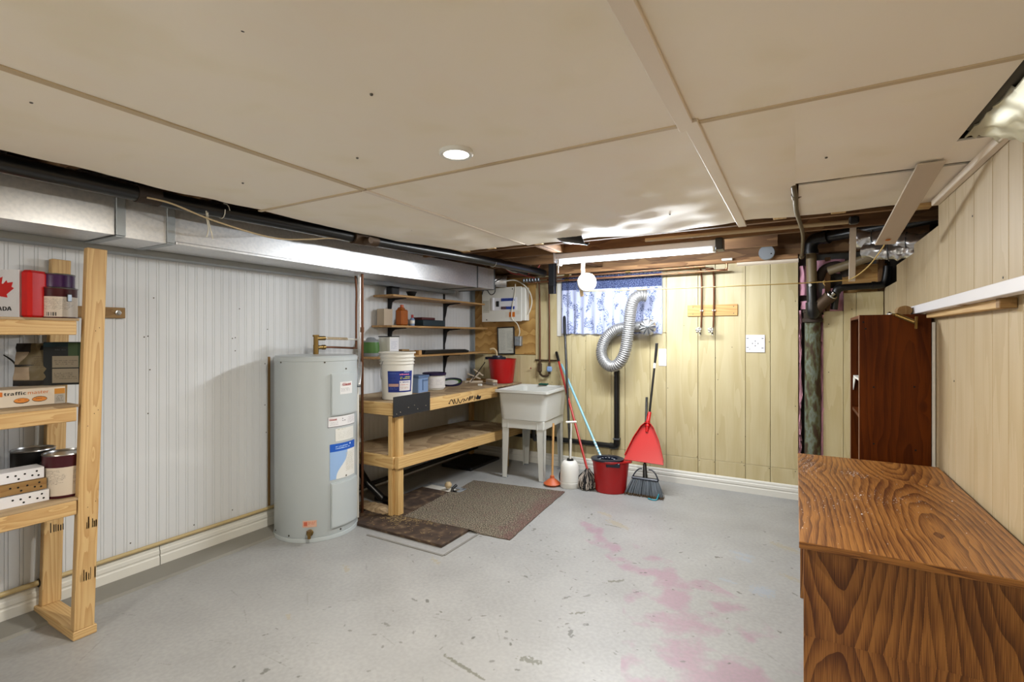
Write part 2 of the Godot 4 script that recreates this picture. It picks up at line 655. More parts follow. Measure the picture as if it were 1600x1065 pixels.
	# ceiling board, rug, cloth
	mat("ceiling_board", Color(1, 1, 1), 0.54, 0.0, blotches(512, 512, 131, 0.006, 3, [0.0, 0.35, 0.6, 1.0], [Color(0.93, 0.89, 0.80), Color(0.95, 0.915, 0.845), Color(0.95, 0.915, 0.855), Color(0.95, 0.91, 0.835)]), Vector2(0.7, 0.7))
	mat("ceiling_strip", Color(0.76, 0.68, 0.55), 0.5)
	mat("batten", Color(0.89, 0.84, 0.77), 0.45)
	mat("hanging_strip", Color(0.76, 0.70, 0.62), 0.5)
	var rug := mat("rug", Color(1, 1, 1), 1.0, 0.0, rug_print())
	relief(rug, 142, 0.3, 0.12)
	var cloth := mat("curtain", Color(1, 1, 1), 0.9, 0.0, curtain_print(), Vector2.ONE)
	cloth.backlight = Color(1.2, 1.2, 1.2)
	mat("concrete", Color(1, 1, 1), 0.42, 0.0, floor_print(), Vector2.ONE)
	mat("plain_concrete", Color(0.50, 0.50, 0.48), 0.8)
	mat("block_wall", Color(0.40, 0.39, 0.37), 0.9)
	mat("curb", Color(0.50, 0.49, 0.46), 0.7)
	mat("frame_line", Color(0.47, 0.46, 0.44), 0.8)


# painted concrete with pink and blue dye, chips, scratches and brown spots; covers x -3.4..0.7, z -5..1.1
func floor_print() -> ImageTexture:
	var w := 1024
	var h := 1536
	var fine := noise_bytes(w, h, 200, 0.15, 3)
	var broad := noise_bytes(w, h, 201, 0.008, 4)
	var dye := noise_bytes(w, h, 202, 0.014, 5)
	var out := PackedByteArray()
	out.resize(w * h * 3)
	var i := 0
	for y in h:
		var pz := -5.0 + 6.1 * y / h
		for x in w:
			var px := -3.4 + 4.1 * x / w
			var g := 0.575 + (fine[i] - 128) * 0.00022 + (broad[i] - 128) * 0.00018
			var r := g
			var b := g - 0.004
			# dye spilt from the desk's foot towards the wall: where the noise is high inside its patch
			var along := pz + 2.9
			var mid := -0.66 + along * (0.42 if along > 0.0 else 1.3)
			var spread := 0.46 - absf(px - mid) * (1.1 if px > mid else 2.0) - maxf(0.0, -3.4 - pz) * 1.5 - maxf(0.0, pz + 0.9) * 1.2 + clampf(along, -0.6, 1.2) * 0.26
			var d := dye[i] / 255.0 - 0.62 + spread * 0.62
			if d > 0.0 and spread > 0.0:
				d = minf(d * 0.8, 0.2) * (0.75 + fine[i] / 512.0)
				g -= d * 0.38
				b -= d * 0.17
				r += d * 0.02
			var j := i * 3
			out[j] = int(clampf(r, 0, 1) * 255)
			out[j + 1] = int(clampf(g, 0, 1) * 255)
			out[j + 2] = int(clampf(b, 0, 1) * 255)
			i += 1
	var im := Image.create_from_data(w, h, false, Image.FORMAT_RGB8, out)
	var r2 := RandomNumberGenerator.new()
	r2.seed = 77
	var pxm := w / 4.1
	var dab := func(cx: float, cz: float, lx: float, lz: float, turn: float, c: Color, hard: float) -> void:
		var n := int(maxf(lx, lz) * pxm) + 2
		var x0 := (cx + 3.4) * pxm
		var y0 := (cz + 5.0) * h / 6.1
		for yy in range(-n, n + 1):
			for xx in range(-n, n + 1):
				var u := (xx * cos(turn) + yy * sin(turn)) / maxf(lx * pxm, 0.6)
				var v := (-xx * sin(turn) + yy * cos(turn)) / maxf(lz * pxm, 0.6)
				var xi := int(x0) + xx
				var yi := int(y0) + yy
				if xi < 0 or yi < 0 or xi >= w or yi >= h:
					continue
				var q := sqrt(u * u + v * v) + (fine[yi * w + xi] - 128) / 110.0
				if q < 1.0:
					im.set_pixel(xi, yi, im.get_pixel(xi, yi).lerp(c, hard))
	var chip := Color(0.36, 0.36, 0.34)
	for k in 330:
		var cx := r2.randf_range(-2.2, 0.25) if k < 150 else clampf(-0.95 + r2.randfn() * 0.4, -2.2, 0.2)
		var cz := r2.randf_range(-4.0, -0.9)
		var l := r2.randf_range(0.003, 0.012) * (2.0 if r2.randf() < 0.12 else 1.0)
		dab.call(cx, cz, l, l * r2.randf_range(0.2, 0.6), r2.randf() * PI, chip, r2.randf_range(0.4, 0.95))
	for k in 70:
		var cx := r2.randf_range(-3.0, 0.2)
		var cz := r2.randf_range(-3.2, -0.4)
		dab.call(cx, cz, r2.randf_range(0.02, 0.09), 0.0022, r2.randf_range(-0.6, 0.9), Color(0.45, 0.45, 0.43), 0.4)
	for k in [[-0.28, -3.42, 0.05, 0.02], [-0.16, -3.05, 0.06, 0.05], [-0.34, -3.08, 0.05, 0.012], [-0.30, -3.5, 0.07, 0.02]]:
		dab.call(k[0], k[1], k[2], k[3], 0.2, Color(0.56, 0.60, 0.66), 0.55)
	for k in [[-1.95, -2.45, 0.05], [-0.05, -3.75, 0.10], [-0.02, -3.3, 0.06], [-1.3, -3.75, 0.07], [-1.15, -3.6, 0.10], [-2.35, -2.1, 0.05], [-2.2, -1.6, 0.03]]:
		dab.call(k[0], k[1], k[2], k[2] * 0.3, 0.5, Color(0.60, 0.56, 0.46), 0.5)
	for k in [[-1.18, -3.55, 0.07, 0.006], [-1.0, -1.9, 0.05, 0.016], [-1.22, -1.72, 0.12, 0.008], [-0.95, -2.35, 0.035, 0.008], [-0.9, -2.75, 0.05, 0.010]]:
		dab.call(k[0], k[1], k[2], k[3], r2.randf_range(-0.9, 0.3), Color(0.40, 0.40, 0.36), 0.8)
	# dark scuffs along the foot of the back wall
	for k in 60:
		dab.call(r2.randf_range(-1.0, 0.05), -4.55 + r2.randfn() * 0.05, r2.randf_range(0.005, 0.03), 0.005, 0.1, Color(0.48, 0.48, 0.47), 0.45)
	return texture(im)


# mottled pile, with specks of the red dye soaked into the outer edge
func rug_print() -> ImageTexture:
	var w := 640
	var pile := noise_bytes(w, w, 141, 0.13, 3)
	var soak := noise_bytes(w, w, 143, 0.09, 3)
	var wide := noise_bytes(w, w, 144, 0.012, 2)
	var out := PackedByteArray()
	out.resize(w * w * 3)
	for y in w:
		for x in w:
			var i := y * w + x
			var t := clampf(0.5 + (pile[i] - 128) / 70.0, 0.0, 1.0)
			var c := Color(0.17, 0.155, 0.12).lerp(Color(0.53, 0.49, 0.42), t)
			var edge := maxf(float(x) / w - 0.80, 0.0) * 3.4 + (wide[i] - 128) / 420.0
			if (soak[i] - 128) / 128.0 + 0.45 < edge * 1.3:
				c = c.lerp(Color(0.36, 0.20, 0.21), 0.45)
			out[i * 3] = int(c.r * 255)
			out[i * 3 + 1] = int(c.g * 255)
			out[i * 3 + 2] = int(c.b * 255)
	return texture(Image.create_from_data(w, w, false, Image.FORMAT_RGB8, out))


# sheer blue and white print of leaves and stripes
func curtain_print() -> ImageTexture:
	var w := 512
	var h := 256
	var a := noise_bytes(w, h, 210, 0.05, 3)
	var b := noise_bytes(w, h, 211, 0.02, 2, 1.0, 0.4)
	var c := noise_bytes(w, h, 212, 0.18, 2)
	var out := PackedByteArray()
	out.resize(w * h * 3)
	for y in h:
		for x in w:
			var i := y * w + x
			var t := 0.12
			var band := float(y) / h
			var leaf := absf(a[i] - 128) / 128.0
			if b[i] > 126 and leaf < 0.10:
				t = 0.8
			if b[i] > 150 and c[i] > 140:
				t = maxf(t, 0.55)
			if band < 0.16:
				t = 1.0 if c[i] > 112 else 0.6
			var col := Color(0.80, 0.83, 0.95).lerp(Color(0.15, 0.20, 0.36), t)
			out[i * 3] = int(col.r * 255)
			out[i * 3 + 1] = int(col.g * 255)
			out[i * 3 + 2] = int(col.b * 255)
	return texture(Image.create_from_data(w, h, false, Image.FORMAT_RGB8, out))


# ---------------------------------------------------------------- the setting
func build_floor() -> void:
	var s := S()
	var a := V(WALL_L - 0.3, 0, WALL_B - 0.4)
	var b := V(1.2, 0, WALL_F + 0.2)
	var uv := func(p: Vector3) -> Vector2:
		return Vector2((p.x + 3.4) / 4.1, (p.z + 5.0) / 6.1)
	var q := [V(a.x, 0, a.z), V(b.x, 0, a.z), V(b.x, 0, b.z), V(a.x, 0, b.z)]
	face(s, q, [uv.call(q[0]), uv.call(q[1]), uv.call(q[2]), uv.call(q[3])], Vector3.UP)
	slab(s, V(a.x, -0.15, a.z), V(b.x, -0.002, b.z))
	var fl := struct("floor", s, M.concrete)
	# a flat concrete kerb at the foot of the beadboard wall
	s = S()
	prism(s, [Vector2(-3.35, 0), Vector2(-3.15, 0), Vector2(-3.165, 0.012), Vector2(-3.35, 0.02)], -2.75, 2.6, Transform3D())
	put("kerb", s, M.curb, fl)
	# joint lines of the patched floor by the sump
	s = S()
	slab(s, V(-2.62, 0.0, -2.535), V(-1.95, 0.005, -2.52))
	slab(s, V(-1.955, 0.0, -2.535), V(-1.94, 0.005, -3.2))
	put("patch_joint", s, M.frame_line, fl)


func baseboard(s: SurfaceTool, length: float, xf: Transform3D) -> void:
	# moulded profile in x (out from the wall) and y, drawn along z
	var p := [Vector2(0, 0), Vector2(0.016, 0), Vector2(0.016, 0.05), Vector2(0.013, 0.056), Vector2(0.013, 0.062), Vector2(0.016, 0.068), Vector2(0.015, 0.088), Vector2(0.010, 0.094), Vector2(0.010, 0.108), Vector2(0.006, 0.118), Vector2(0, 0.122)]
	prism(s, p, 0.0, length, xf)


func build_wall_left() -> void:
	var s := S()
	slab(s, V(WALL_L - 0.3, 0, WALL_B - 0.4), V(WALL_L - 0.014, 2.4, WALL_F + 0.2))
	var wall := struct("wall_left", s, M.plain_concrete)
	# beadboard: each board with its bead and two grooves
	var pitch := 0.0553
	var edge := [Vector2(0, 0), Vector2(0.0553, 0), Vector2(0.0553, 0.0115), Vector2(0.0541, 0.014), Vector2(0.0151, 0.014), Vector2(0.0138, 0.0112), Vector2(0.0125, 0.014), Vector2(0.0012, 0.014), Vector2(0.0, 0.0115)]
	var xf := Transform3D(Basis(V(0, 0, -1), V(1, 0, 0), V(0, -1, 0)), V(0, 0, 0))
	s = S()
	prism(s, edge, -2.4, -0.02, xf)
	s.generate_normals()
	var board := s.commit()
	for k in 92:
		var o := MeshInstance3D.new()
		o.name = "board"
		o.mesh = board
		o.material_override = M.white_board
		o.position = V(WALL_L - 0.014, 0, 0.18 - k * pitch)
		wall.add_child(o, true)
	s = S()
	slab(s, V(WALL_L - 0.014, 0, 0.18), V(WALL_L, 2.4, WALL_F))
	put("plain_board", s, M.white_board, wall)
	# brown cover strip over the sheet joint behind the water heater
	s = S()
	slab(s, V(WALL_L, 0.16, -2.28), V(WALL_L + 0.005, 1.25, -2.262), 0.001, 1)
	put("joint_strip", s, M.cleat_wood, wall)
	# nail heads
	s = S()
	for p in [[1.63, -1.52], [1.40, -1.49], [1.395, -1.47], [1.20, -1.5], [0.94, -1.49], [1.59, -2.05], [1.39, -2.02], [1.385, -2.0], [1.02, -1.2], [1.3, -2.02], [0.19, -1.75], [0.21, -2.0], [1.55, -1.33], [0.2, -1.4], [1.2, -2.24], [0.9, -2.24], [0.7, -2.25], [1.45, -2.26]]:
		lathe(s, [Vector2(0, 0.001), Vector2(0.004, 0.0005), Vector2(0.0042, -0.002)], 8, Transform3D(Basis(V(0, 0, -1), V(1, 0, 0), V(0, -1, 0)), V(WALL_L + 0.0005, p[0], p[1])))
	put("nail_heads", s, M.screw, wall).set_meta("kind", "stuff")
	# baseboard in two lengths with a crooked joint, and the pipe that lies on it
	s = S()
	baseboard(s, 1.20, Transform3D(Basis(), V(WALL_L, 0.018, -2.75)))
	baseboard(s, 3.9, Transform3D(Basis.from_euler(V(0.003, 0, 0)), V(WALL_L, 0.018, -1.545)))
	struct("baseboard_left", s, M.white_trim)
	# zinc corner strip between the beadboard and the plywood
	s = S()
	slab(s, V(WALL_L, 0.9, WALL_B + 0.005), V(WALL_L + 0.004, 1.95, WALL_B + 0.05), 0.001)
	slab(s, V(WALL_L, 0.9, WALL_B), V(WALL_L + 0.045, 1.95, WALL_B + 0.005), 0.001)
	struct("trim_1", s, M.zinc_dull)


func build_wall_back() -> void:
	# foundation with the window opening
	var s := S()
	var z0 := WALL_B - 0.4
	var z1 := WALL_B - 0.16
	slab(s, V(WALL_L - 0.3, 0, z0), V(-2.14, 2.4, z1))
	slab(s, V(-1.15, 0, z0), V(1.2, 2.4, z1))
	slab(s, V(-2.14, 0, z0), V(-1.15, 1.45, z1))
	slab(s, V(-2.14, 2.0, z0), V(-1.15, 2.4, z1))
	var wall := struct("wall_back", s, M.block_wall)
	# window reveal and the studs in the open bay
	s = S()
	slab(s, V(-2.17, 1.42, z1 - 0.02), V(-2.14, 2.03, WALL_B - 0.012))
	slab(s, V(-1.15, 1.42, z1 - 0.02), V(-1.12, 2.03, WALL_B - 0.012))
	slab(s, V(-2.14, 1.42, z1 - 0.02), V(-1.15, 1.45, WALL_B - 0.012))
	slab(s, V(-2.14, 2.0, z1 - 0.02), V(-1.15, 2.03, WALL_B - 0.012))
	put("reveal", s, M.white_trim, wall)
	for x in [-2.52, 0.0, 0.235, 0.60]:
		s = S()
		slab(s, V(x - 0.02, 0, z1), V(x + 0.02, 2.06, WALL_B - 0.012), 0.002)
		put("stud", s, M.header_wood, wall)
	for c in [[0.02, 0.045, 0.0, 1.62], [0.175, 0.222, 0.0, 1.58], [0.04, 0.2, 1.63, 1.70], [0.2, 0.345, 1.60, 1.80], [0.13, 0.36, 1.93, 2.04], [0.03, 0.09, 1.75, 2.0]]:
		s = S()
		var x0: float = c[0]
		var x1: float = c[1]
		var y0: float = c[2]
		var y1: float = c[3]
		var puff := noise(int(x0 * 100) + 300, 6.0, 3)
		sheet(s, 6, maxi(4, int((y1 - y0) * 18)), func(u: float, v: float) -> Vector3:
			return V(lerpf(x0, x1, u) + puff.get_noise_2d(v * 2.0, u) * 0.012, lerpf(y0, y1, v), WALL_B - 0.035 + 0.025 * sin(PI * u) + puff.get_noise_2d(u * 0.3, v * (y1 - y0)) * 0.03), V(0, 0, -0.08))
		put("insulation", s, M.insulation, wall)
	# sheet behind the open bay
	s = S()
	slab(s, V(0.34, 1.74, WALL_B - 0.09), V(0.64, 1.99, WALL_B - 0.075), 0.001)
	put("sheathing", s, M.ply_edge, wall)
	# panel boards; x of the grooves
	var xs := [-3.35, -3.18, -3.015, -2.86, -2.70, -2.49, -2.32, -2.215, -2.074, -1.912, -1.634, -1.49, -1.24, -1.084, -0.793, -0.642, -0.389, -0.191, 0.022]
	for i in xs.size() - 1:
		var x0: float = xs[i] + 0.0015
		var x1: float = xs[i + 1] - 0.0015
		var spans := [[0.0, 0.255 - 0.0008], [0.255 + 0.0008, 2.06]]
		if xs[i] < -2.5:
			spans = [[0.0, 1.19]]
		elif xs[i] < -1.1 and xs[i] > -2.2:
			spans = [[0.0, 0.255 - 0.0008], [0.255 + 0.0008, 1.43]]
		if i == 12:
			s = S()
			slab(s, V(-1.118, 1.434, WALL_B - 0.012), V(x1, 2.06, WALL_B), 0.0022, 1)
			put("board", s, M.panel_maple, wall)
		for sp in spans:
			s = S()
			slab(s, V(x0, sp[0], WALL_B - 0.012), V(x1, sp[1], WALL_B), 0.0022, 1)
			put("board", s, M.panel_maple, wall)
	for c in [[0.202, 0.342, 0.0, 1.608], [0.3445, 0.43, 0.0, 1.755], [0.4325, 0.61, 0.0, 1.76]]:
		s = S()
		slab(s, V(c[0], c[2], WALL_B - 0.012), V(c[1], c[3], WALL_B), 0.0022, 1)
		put("board", s, M.panel_maple, wall)
	# plywood sheet in the corner
	s = S()
	slab(s, V(-3.35, 1.195, WALL_B - 0.014), V(-2.495, 2.06, WALL_B), 0.002, 1)
	put("plywood_sheet", s, M.plywood, wall)
	s = S()
	slab(s, V(-2.495, 1.145, WALL_B), V(-2.24, 1.93, WALL_B + 0.008), 0.0015, 1)
	put("backing_board", s, M.panel_maple, wall)
	# nail heads in the panelling
	s = S()
	for p in [[-1.93, 0.6], [-1.92, 1.05], [-1.91, 1.35], [-0.64, 1.2], [-0.62, 1.0], [-0.2, 1.35], [0.0, 1.7], [0.0, 0.8], [-1.07, 0.9], [-0.8, 0.27], [-0.78, 0.24], [-0.65, 0.24], [-0.4, 0.24], [-0.42, 0.27], [-0.2, 0.24], [0.0, 0.24], [-0.39, 0.5], [-0.62, 0.5], [0.24, 1.5], [0.24, 1.1], [0.4, 1.62], [-0.5, 1.3], [-0.92, 1.5], [-2.49, 0.95], [-2.3, 0.9]]:
		lathe(s, [Vector2(0, 0.001), Vector2(0.004, 0.0005), Vector2(0.0042, -0.002)], 8, Transform3D(Basis(V(1, 0, 0), V(0, 0, 1), V(0, -1, 0)), V(p[0], p[1], WALL_B + 0.0005)))
	put("nail_heads", s, M.screw, wall).set_meta("kind", "stuff")
	# plates above the panelling
	s = S()
	slab(s, V(-2.24, 2.06, WALL_B - 0.10), V(0.02, 2.10, WALL_B + 0.06), 0.003)
	put("plate", s, M.plate_wood, wall)
	s = S()
	slab(s, V(-3.35, 2.06, WALL_B - 0.10), V(-2.3, 2.10, WALL_B + 0.03), 0.003)
	put("plate", s, M.header_wood, wall)
	s = S()
	slab(s, V(-3.35, 2.103, WALL_B - 0.12), V(0.9, 2.30, WALL_B - 0.02), 0.003)
	put("rim_board", s, M.header_wood, wall)
	# baseboard
	s = S()
	baseboard(s, 1.28, Transform3D(Basis(V(0, 0, 1), V(0, 1, 0), V(-1, 0, 0)), V(0.024, 0, WALL_B)))
	baseboard(s, 2.08, Transform3D(Basis(V(0, 0, 1), V(0, 1, 0), V(-1, 0, 0)), V(-1.258, 0, WALL_B)))
	struct("baseboard_back", s, M.white_trim)
	# window: frame, sash rails and panes, set in the reveal
	var win := Node3D.new()
	win.name = "window_1"
	add_child(win, true)
	win.set_meta("kind", "structure")
	var zf := WALL_B - 0.15
	s = S()
	for c in [[-2.14, -2.10, 1.45, 2.0], [-1.19, -1.15, 1.45, 2.0], [-2.10, -1.19, 1.45, 1.49], [-2.10, -1.19, 1.96, 2.0], [-1.665, -1.625, 1.49, 1.96]]:
		slab(s, V(c[0], c[2], zf - 0.03), V(c[1], c[3], zf + 0.01), 0.003)
	put("frame", s, M.white_paint, win)
	for c in [[-2.10, -1.665], [-1.625, -1.19]]:
		s = S()
		slab(s, V(c[0], 1.49, zf - 0.012), V(c[1], 1.96, zf - 0.008))
		put("pane", s, M.window_glass, win)
	# white casing strip beside the curtain and bare edge below it
	s = S()
	slab(s, V(-2.235, 1.40, WALL_B), V(-2.165, 2.05, WALL_B + 0.012), 0.002, 1)
	struct("trim_2", s, M.white_trim)
	# pale cove strip under the plate
	s = S()
	prism(s, [Vector2(0, 0), Vector2(0.022, 0.012), Vector2(0.028, 0.03), Vector2(0, 0.03)], 0.0, 0.48, Transform3D(Basis(V(0, 0, 1), V(0, 1, 0), V(-1, 0, 0)), V(0.022, 2.03, WALL_B)))
	struct("trim_3", s, M.batten)


func build_wall_right() -> void:
	var s := S()
	# core, with the chase opening near the corner left open
	slab(s, V(1.0, 0, WALL_B - 0.4), V(1.2, 2.4, WALL_F + 0.2))
	slab(s, V(WALL_R + 0.012, 0, -3.18), V(1.0, 2.4, WALL_F + 0.2))
	slab(s, V(WALL_R + 0.012, 0, WALL_B - 0.3), V(1.0, 1.77, -3.18))
	var wall := struct("wall_right", s, M.block_wall)
	# panel boards: groove positions along the wall
	var zs := [-4.9, -4.63, -4.354, -4.0, -3.77, -3.451, -3.186, -2.99, -2.881, -2.618, -2.405, -2.25, -2.128, -1.9, -1.72, -1.45, -1.2, -1.05, -0.8, -0.6, -0.3, 0.0]
	for i in zs.size() - 1:
		var z0: float = zs[i] + 0.0015
		var z1: float = zs[i + 1] - 0.0015
		var top := 2.06
		if zs[i] < -4.36:
			top = 1.785
		elif zs[i] < -3.78:
			top = 1.90
		elif zs[i] < -3.2:
			top = 1.95
		s = S()
		slab(s, V(WALL_R, 0, z0), V(WALL_R + 0.012, top, z1), 0.0022, 1)
		put("board", s, M.panel_pale, wall)
	s = S()
	slab(s, V(WALL_R, 0, 0.0), V(WALL_R + 0.012, 2.06, WALL_F), 0.001, 1)
	put("plain_board", s, M.panel_pale, wall)
	s = S()
	slab(s, V(WALL_R + 0.012, 2.06, -3.19), V(1.0, 2.4, WALL_F))
	put("plate", s, M.header_wood, wall)
	s = S()
	for p in [[1.88, -2.636], [1.2, -2.9], [1.6, -2.3], [1.3, -1.8]]:
		lathe(s, [Vector2(0, 0.002), Vector2(0.004, 0.001), Vector2(0.005, -0.002)], 8, Transform3D(Basis(V(0, 0, 1), V(-1, 0, 0), V(0, -1, 0)), V(WALL_R - 0.0005, p[0], p[1])))
	put("nail_heads", s, M.screw, wall).set_meta("kind", "stuff")
	# ceiling strip along the wall
	s = S()
	slab(s, V(WALL_R - 0.03, 2.045, -3.17), V(WALL_R - 0.001, 2.076, 0.5), 0.003)
	struct("trim_4", s, M.batten)


func build_wall_front() -> void:
	var s := S()
	slab(s, V(WALL_L - 0.3, 0, WALL_F), V(1.2, 2.4, WALL_F + 0.2))
	struct("wall_front", s, M.white_board)


func sag(x: float, z: float) -> float:
	var n: FastNoiseLite = world_of.get_or_add("sag", noise(400, 0.9, 2))
	return n.get_noise_2d(x, z) * 0.018


func ceiling_panel(root: Node3D, x0: float, x1: float, z0: float, z1: float, edge := [], drop := 0.0, wavy_left := false, wavy_back := false) -> void:
	var s := S()
	var nu := maxi(4, int((x1 - x0) / 0.06))
	var nv := maxi(4, int((z1 - z0) / 0.06))
	var ripple := noise(410, 2.2, 2)
	var fn := func(u: float, v: float) -> Vector3:
		var x := lerpf(x0, x1, u)
		var z := lerpf(z0, z1, v)
		if edge.size():
			var xl: float = edge[edge.size() - 1].y
			for k in edge.size() - 1:
				if z <= edge[k].x and z >= edge[k + 1].x:
					xl = lerpf(edge[k].y, edge[k + 1].y, (z - edge[k].x) / (edge[k + 1].x - edge[k].x))
			x = lerpf(xl, x1, u)
		elif wavy_left:
			x -= (1.0 - u) * (ripple.get_noise_1d(z) * 0.05)
		if wavy_back:
			z -= (1.0 - v) * (ripple.get_noise_1d(x + 9.0) * 0.07)
		var belly := sin(PI * u) * sin(PI * v)
		var ripples := ripple.get_noise_2d(x * 1.3, z * 1.3) * 0.012 * clampf((-z - 1.4) * 0.8, 0.25, 1.3)
		return V(x, CEIL + sag(x, z) * belly - 0.012 * belly + ripples * (0.4 + 0.6 * belly) - drop * (1.0 - v) * (0.6 + 0.4 * sin(x * 5.0)), z)
	sheet(s, nu, nv, fn, V(0, 0.008, 0), Vector2(x1 - x0, z1 - z0))
	put("panel", s, M.ceiling_board, root)


func build_ceiling() -> void:
	var s := S()
	slab(s, V(WALL_L - 0.3, 2.30, WALL_B - 0.4), V(1.2, 2.5, WALL_F + 0.2), 0.0, 0)
	var root := struct("ceiling", s, M.header_wood)
	# joists across the room; only those over the open strip can be seen
	for z in [-4.42, -3.92, -3.40, -2.95, -2.4, -1.95, -1.45, -0.9, -0.4, 0.1, 0.6, 1.1, 1.6, 2.1]:
		s = S()
		if z < -4.0 and z > -4.6:
			slab(s, V(WALL_L, 2.112, z - 0.02), V(-1.80, 2.30, z + 0.02), 0.002)
			slab(s, V(-1.7, 2.112, z - 0.02), V(-0.12, 2.30, z + 0.02), 0.002)
		else:
			slab(s, V(WALL_L, 2.112, z - 0.02), V(0.98, 2.30, z + 0.02), 0.002)
		put("joist", s, M.header_wood, root)
	s = S()
	slab(s, V(-1.80, 2.112, -4.88), V(-1.76, 2.30, -3.45), 0.002)
	put("trimmer", s, M.header_wood, root)
	s = S()
	slab(s, V(-1.752, 2.112, -4.88), V(-1.72, 2.30, -3.45), 0.002)
	put("trimmer", s, M.header_wood, root)
	# strapping: pale boards whose ends stick out past the panels
	for x in [-2.35, -2.09, -1.68, -0.73, -0.08, 0.21]:
		s = S()
		slab(s, V(x - 0.035, 2.092, -3.34 - 0.06 * fmod(x * x * 3.7, 1.0)), V(x + 0.035, 2.111, -2.2), 0.002)
		put("strapping", s, M.pine_pale, root)
	s = S()
	slab(s, V(-2.9, 2.092, -3.42), V(0.55, 2.111, -3.385), 0.002)
	put("strapping", s, M.header_wood, root)
	# the sheets, front to back
	ceiling_panel(root, -2.52, -1.748, -1.652, 0.8, [], 0.0, true)
	ceiling_panel(root, -2.55, -1.748, -3.22, -1.668, [Vector2(-1.6, -2.505), Vector2(-1.9, -2.525), Vector2(-2.31, -2.515), Vector2(-2.64, -2.475), Vector2(-3.10, -2.345), Vector2(-3.4, -2.26)], 0.0, false, true)
	ceiling_panel(root, -1.732, -0.305, -1.652, 0.8)
	ceiling_panel(root, -1.732, -0.305, -3.24, -1.668, [], 0.012, false, true)
	ceiling_panel(root, -0.285, 0.612, -1.652, 0.8)
	ceiling_panel(root, -0.285, 0.0, -3.24, -1.668, [], 0.004, false, true)
	ceiling_panel(root, 0.0, 0.488, -2.552, -1.668)
	ceiling_panel(root, 0.488, 0.612, -2.552, -2.275)
	ceiling_panel(root, 0.012, 0.612, -3.22, -2.592, [], 0.0, false, true)
	ceiling_panel(root, -2.52, -1.748, 0.816, 2.6)
	ceiling_panel(root, -1.732, -0.305, 0.816, 2.6)
	ceiling_panel(root, -0.285, 0.612, 0.816, 2.6)
	# joint strips and the white batten
	for c in [[-1.755, -1.725, -1.655, 0.8, 0.006], [-1.755, -1.727, -3.22, -1.665, 0.009]]:
		s = S()
		beam(s, V((c[0] + c[1]) * 0.5, CEIL - 0.002, c[2]), V((c[0] + c[1]) * 0.5, CEIL - 0.002, c[3]), c[1] - c[0], c[4])
		put("joint_strip", s, M.ceiling_strip if c[4] < 0.008 else M.batten, root)
	for c in [[-2.53, -1.76], [-1.72, -0.31], [-0.28, 0.61]]:
		s = S()
		beam(s, V(c[0], CEIL - 0.001, -1.66), V(c[1], CEIL - 0.001, -1.66), 0.022, 0.006)
		put("joint_strip", s, M.ceiling_strip, root)
	s = S()
	beam(s, V(-0.305, CEIL - 0.006, -1.69), V(-0.297, CEIL - 0.006, 0.8), 0.05, 0.012)
	put("batten", s, M.batten, root)
	s = S()
	beam(s, V(-0.28, CEIL - 0.008, -3.32), V(-0.288, CEIL - 0.006, -1.63), 0.046, 0.012)
	put("batten", s, M.batten, root)
	# screw heads
	s = S()
	for p in [[-1.02, -1.0], [-1.43, -1.33], [-1.9, -0.55], [-2.1, -1.3], [-0.85, -2.3], [-1.3, -2.6], [-2.1, -2.4], [-0.6, -2.8], [0.1, -2.2], [-1.05, -0.65]]:
		lathe(s, [Vector2(0, -0.002), Vector2(0.004, -0.0015), Vector2(0.005, 0.003)], 8, Transform3D(Basis(), V(p[0], CEIL - 0.012, p[1])))
	put("screw_heads", s, M.screw, root).set_meta("kind", "stuff")
	# dark torn flap of underlay hanging at the open edge
	s = S()
	sheet(s, 5, 4, func(u: float, v: float) -> Vector3:
		return V(-1.43 + 0.2 * u, CEIL - 0.004 - 0.05 * sin(PI * v * 0.9) * u - 0.02 * v, -3.10 - 0.16 * v + 0.03 * u), V(0, 0.002, 0))
	put("torn_flap", s, M.black_plastic, root)
	# dark wool above the hole by the wall
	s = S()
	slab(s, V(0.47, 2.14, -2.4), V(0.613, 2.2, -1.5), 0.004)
	put("blocking", s, M.hole, root)


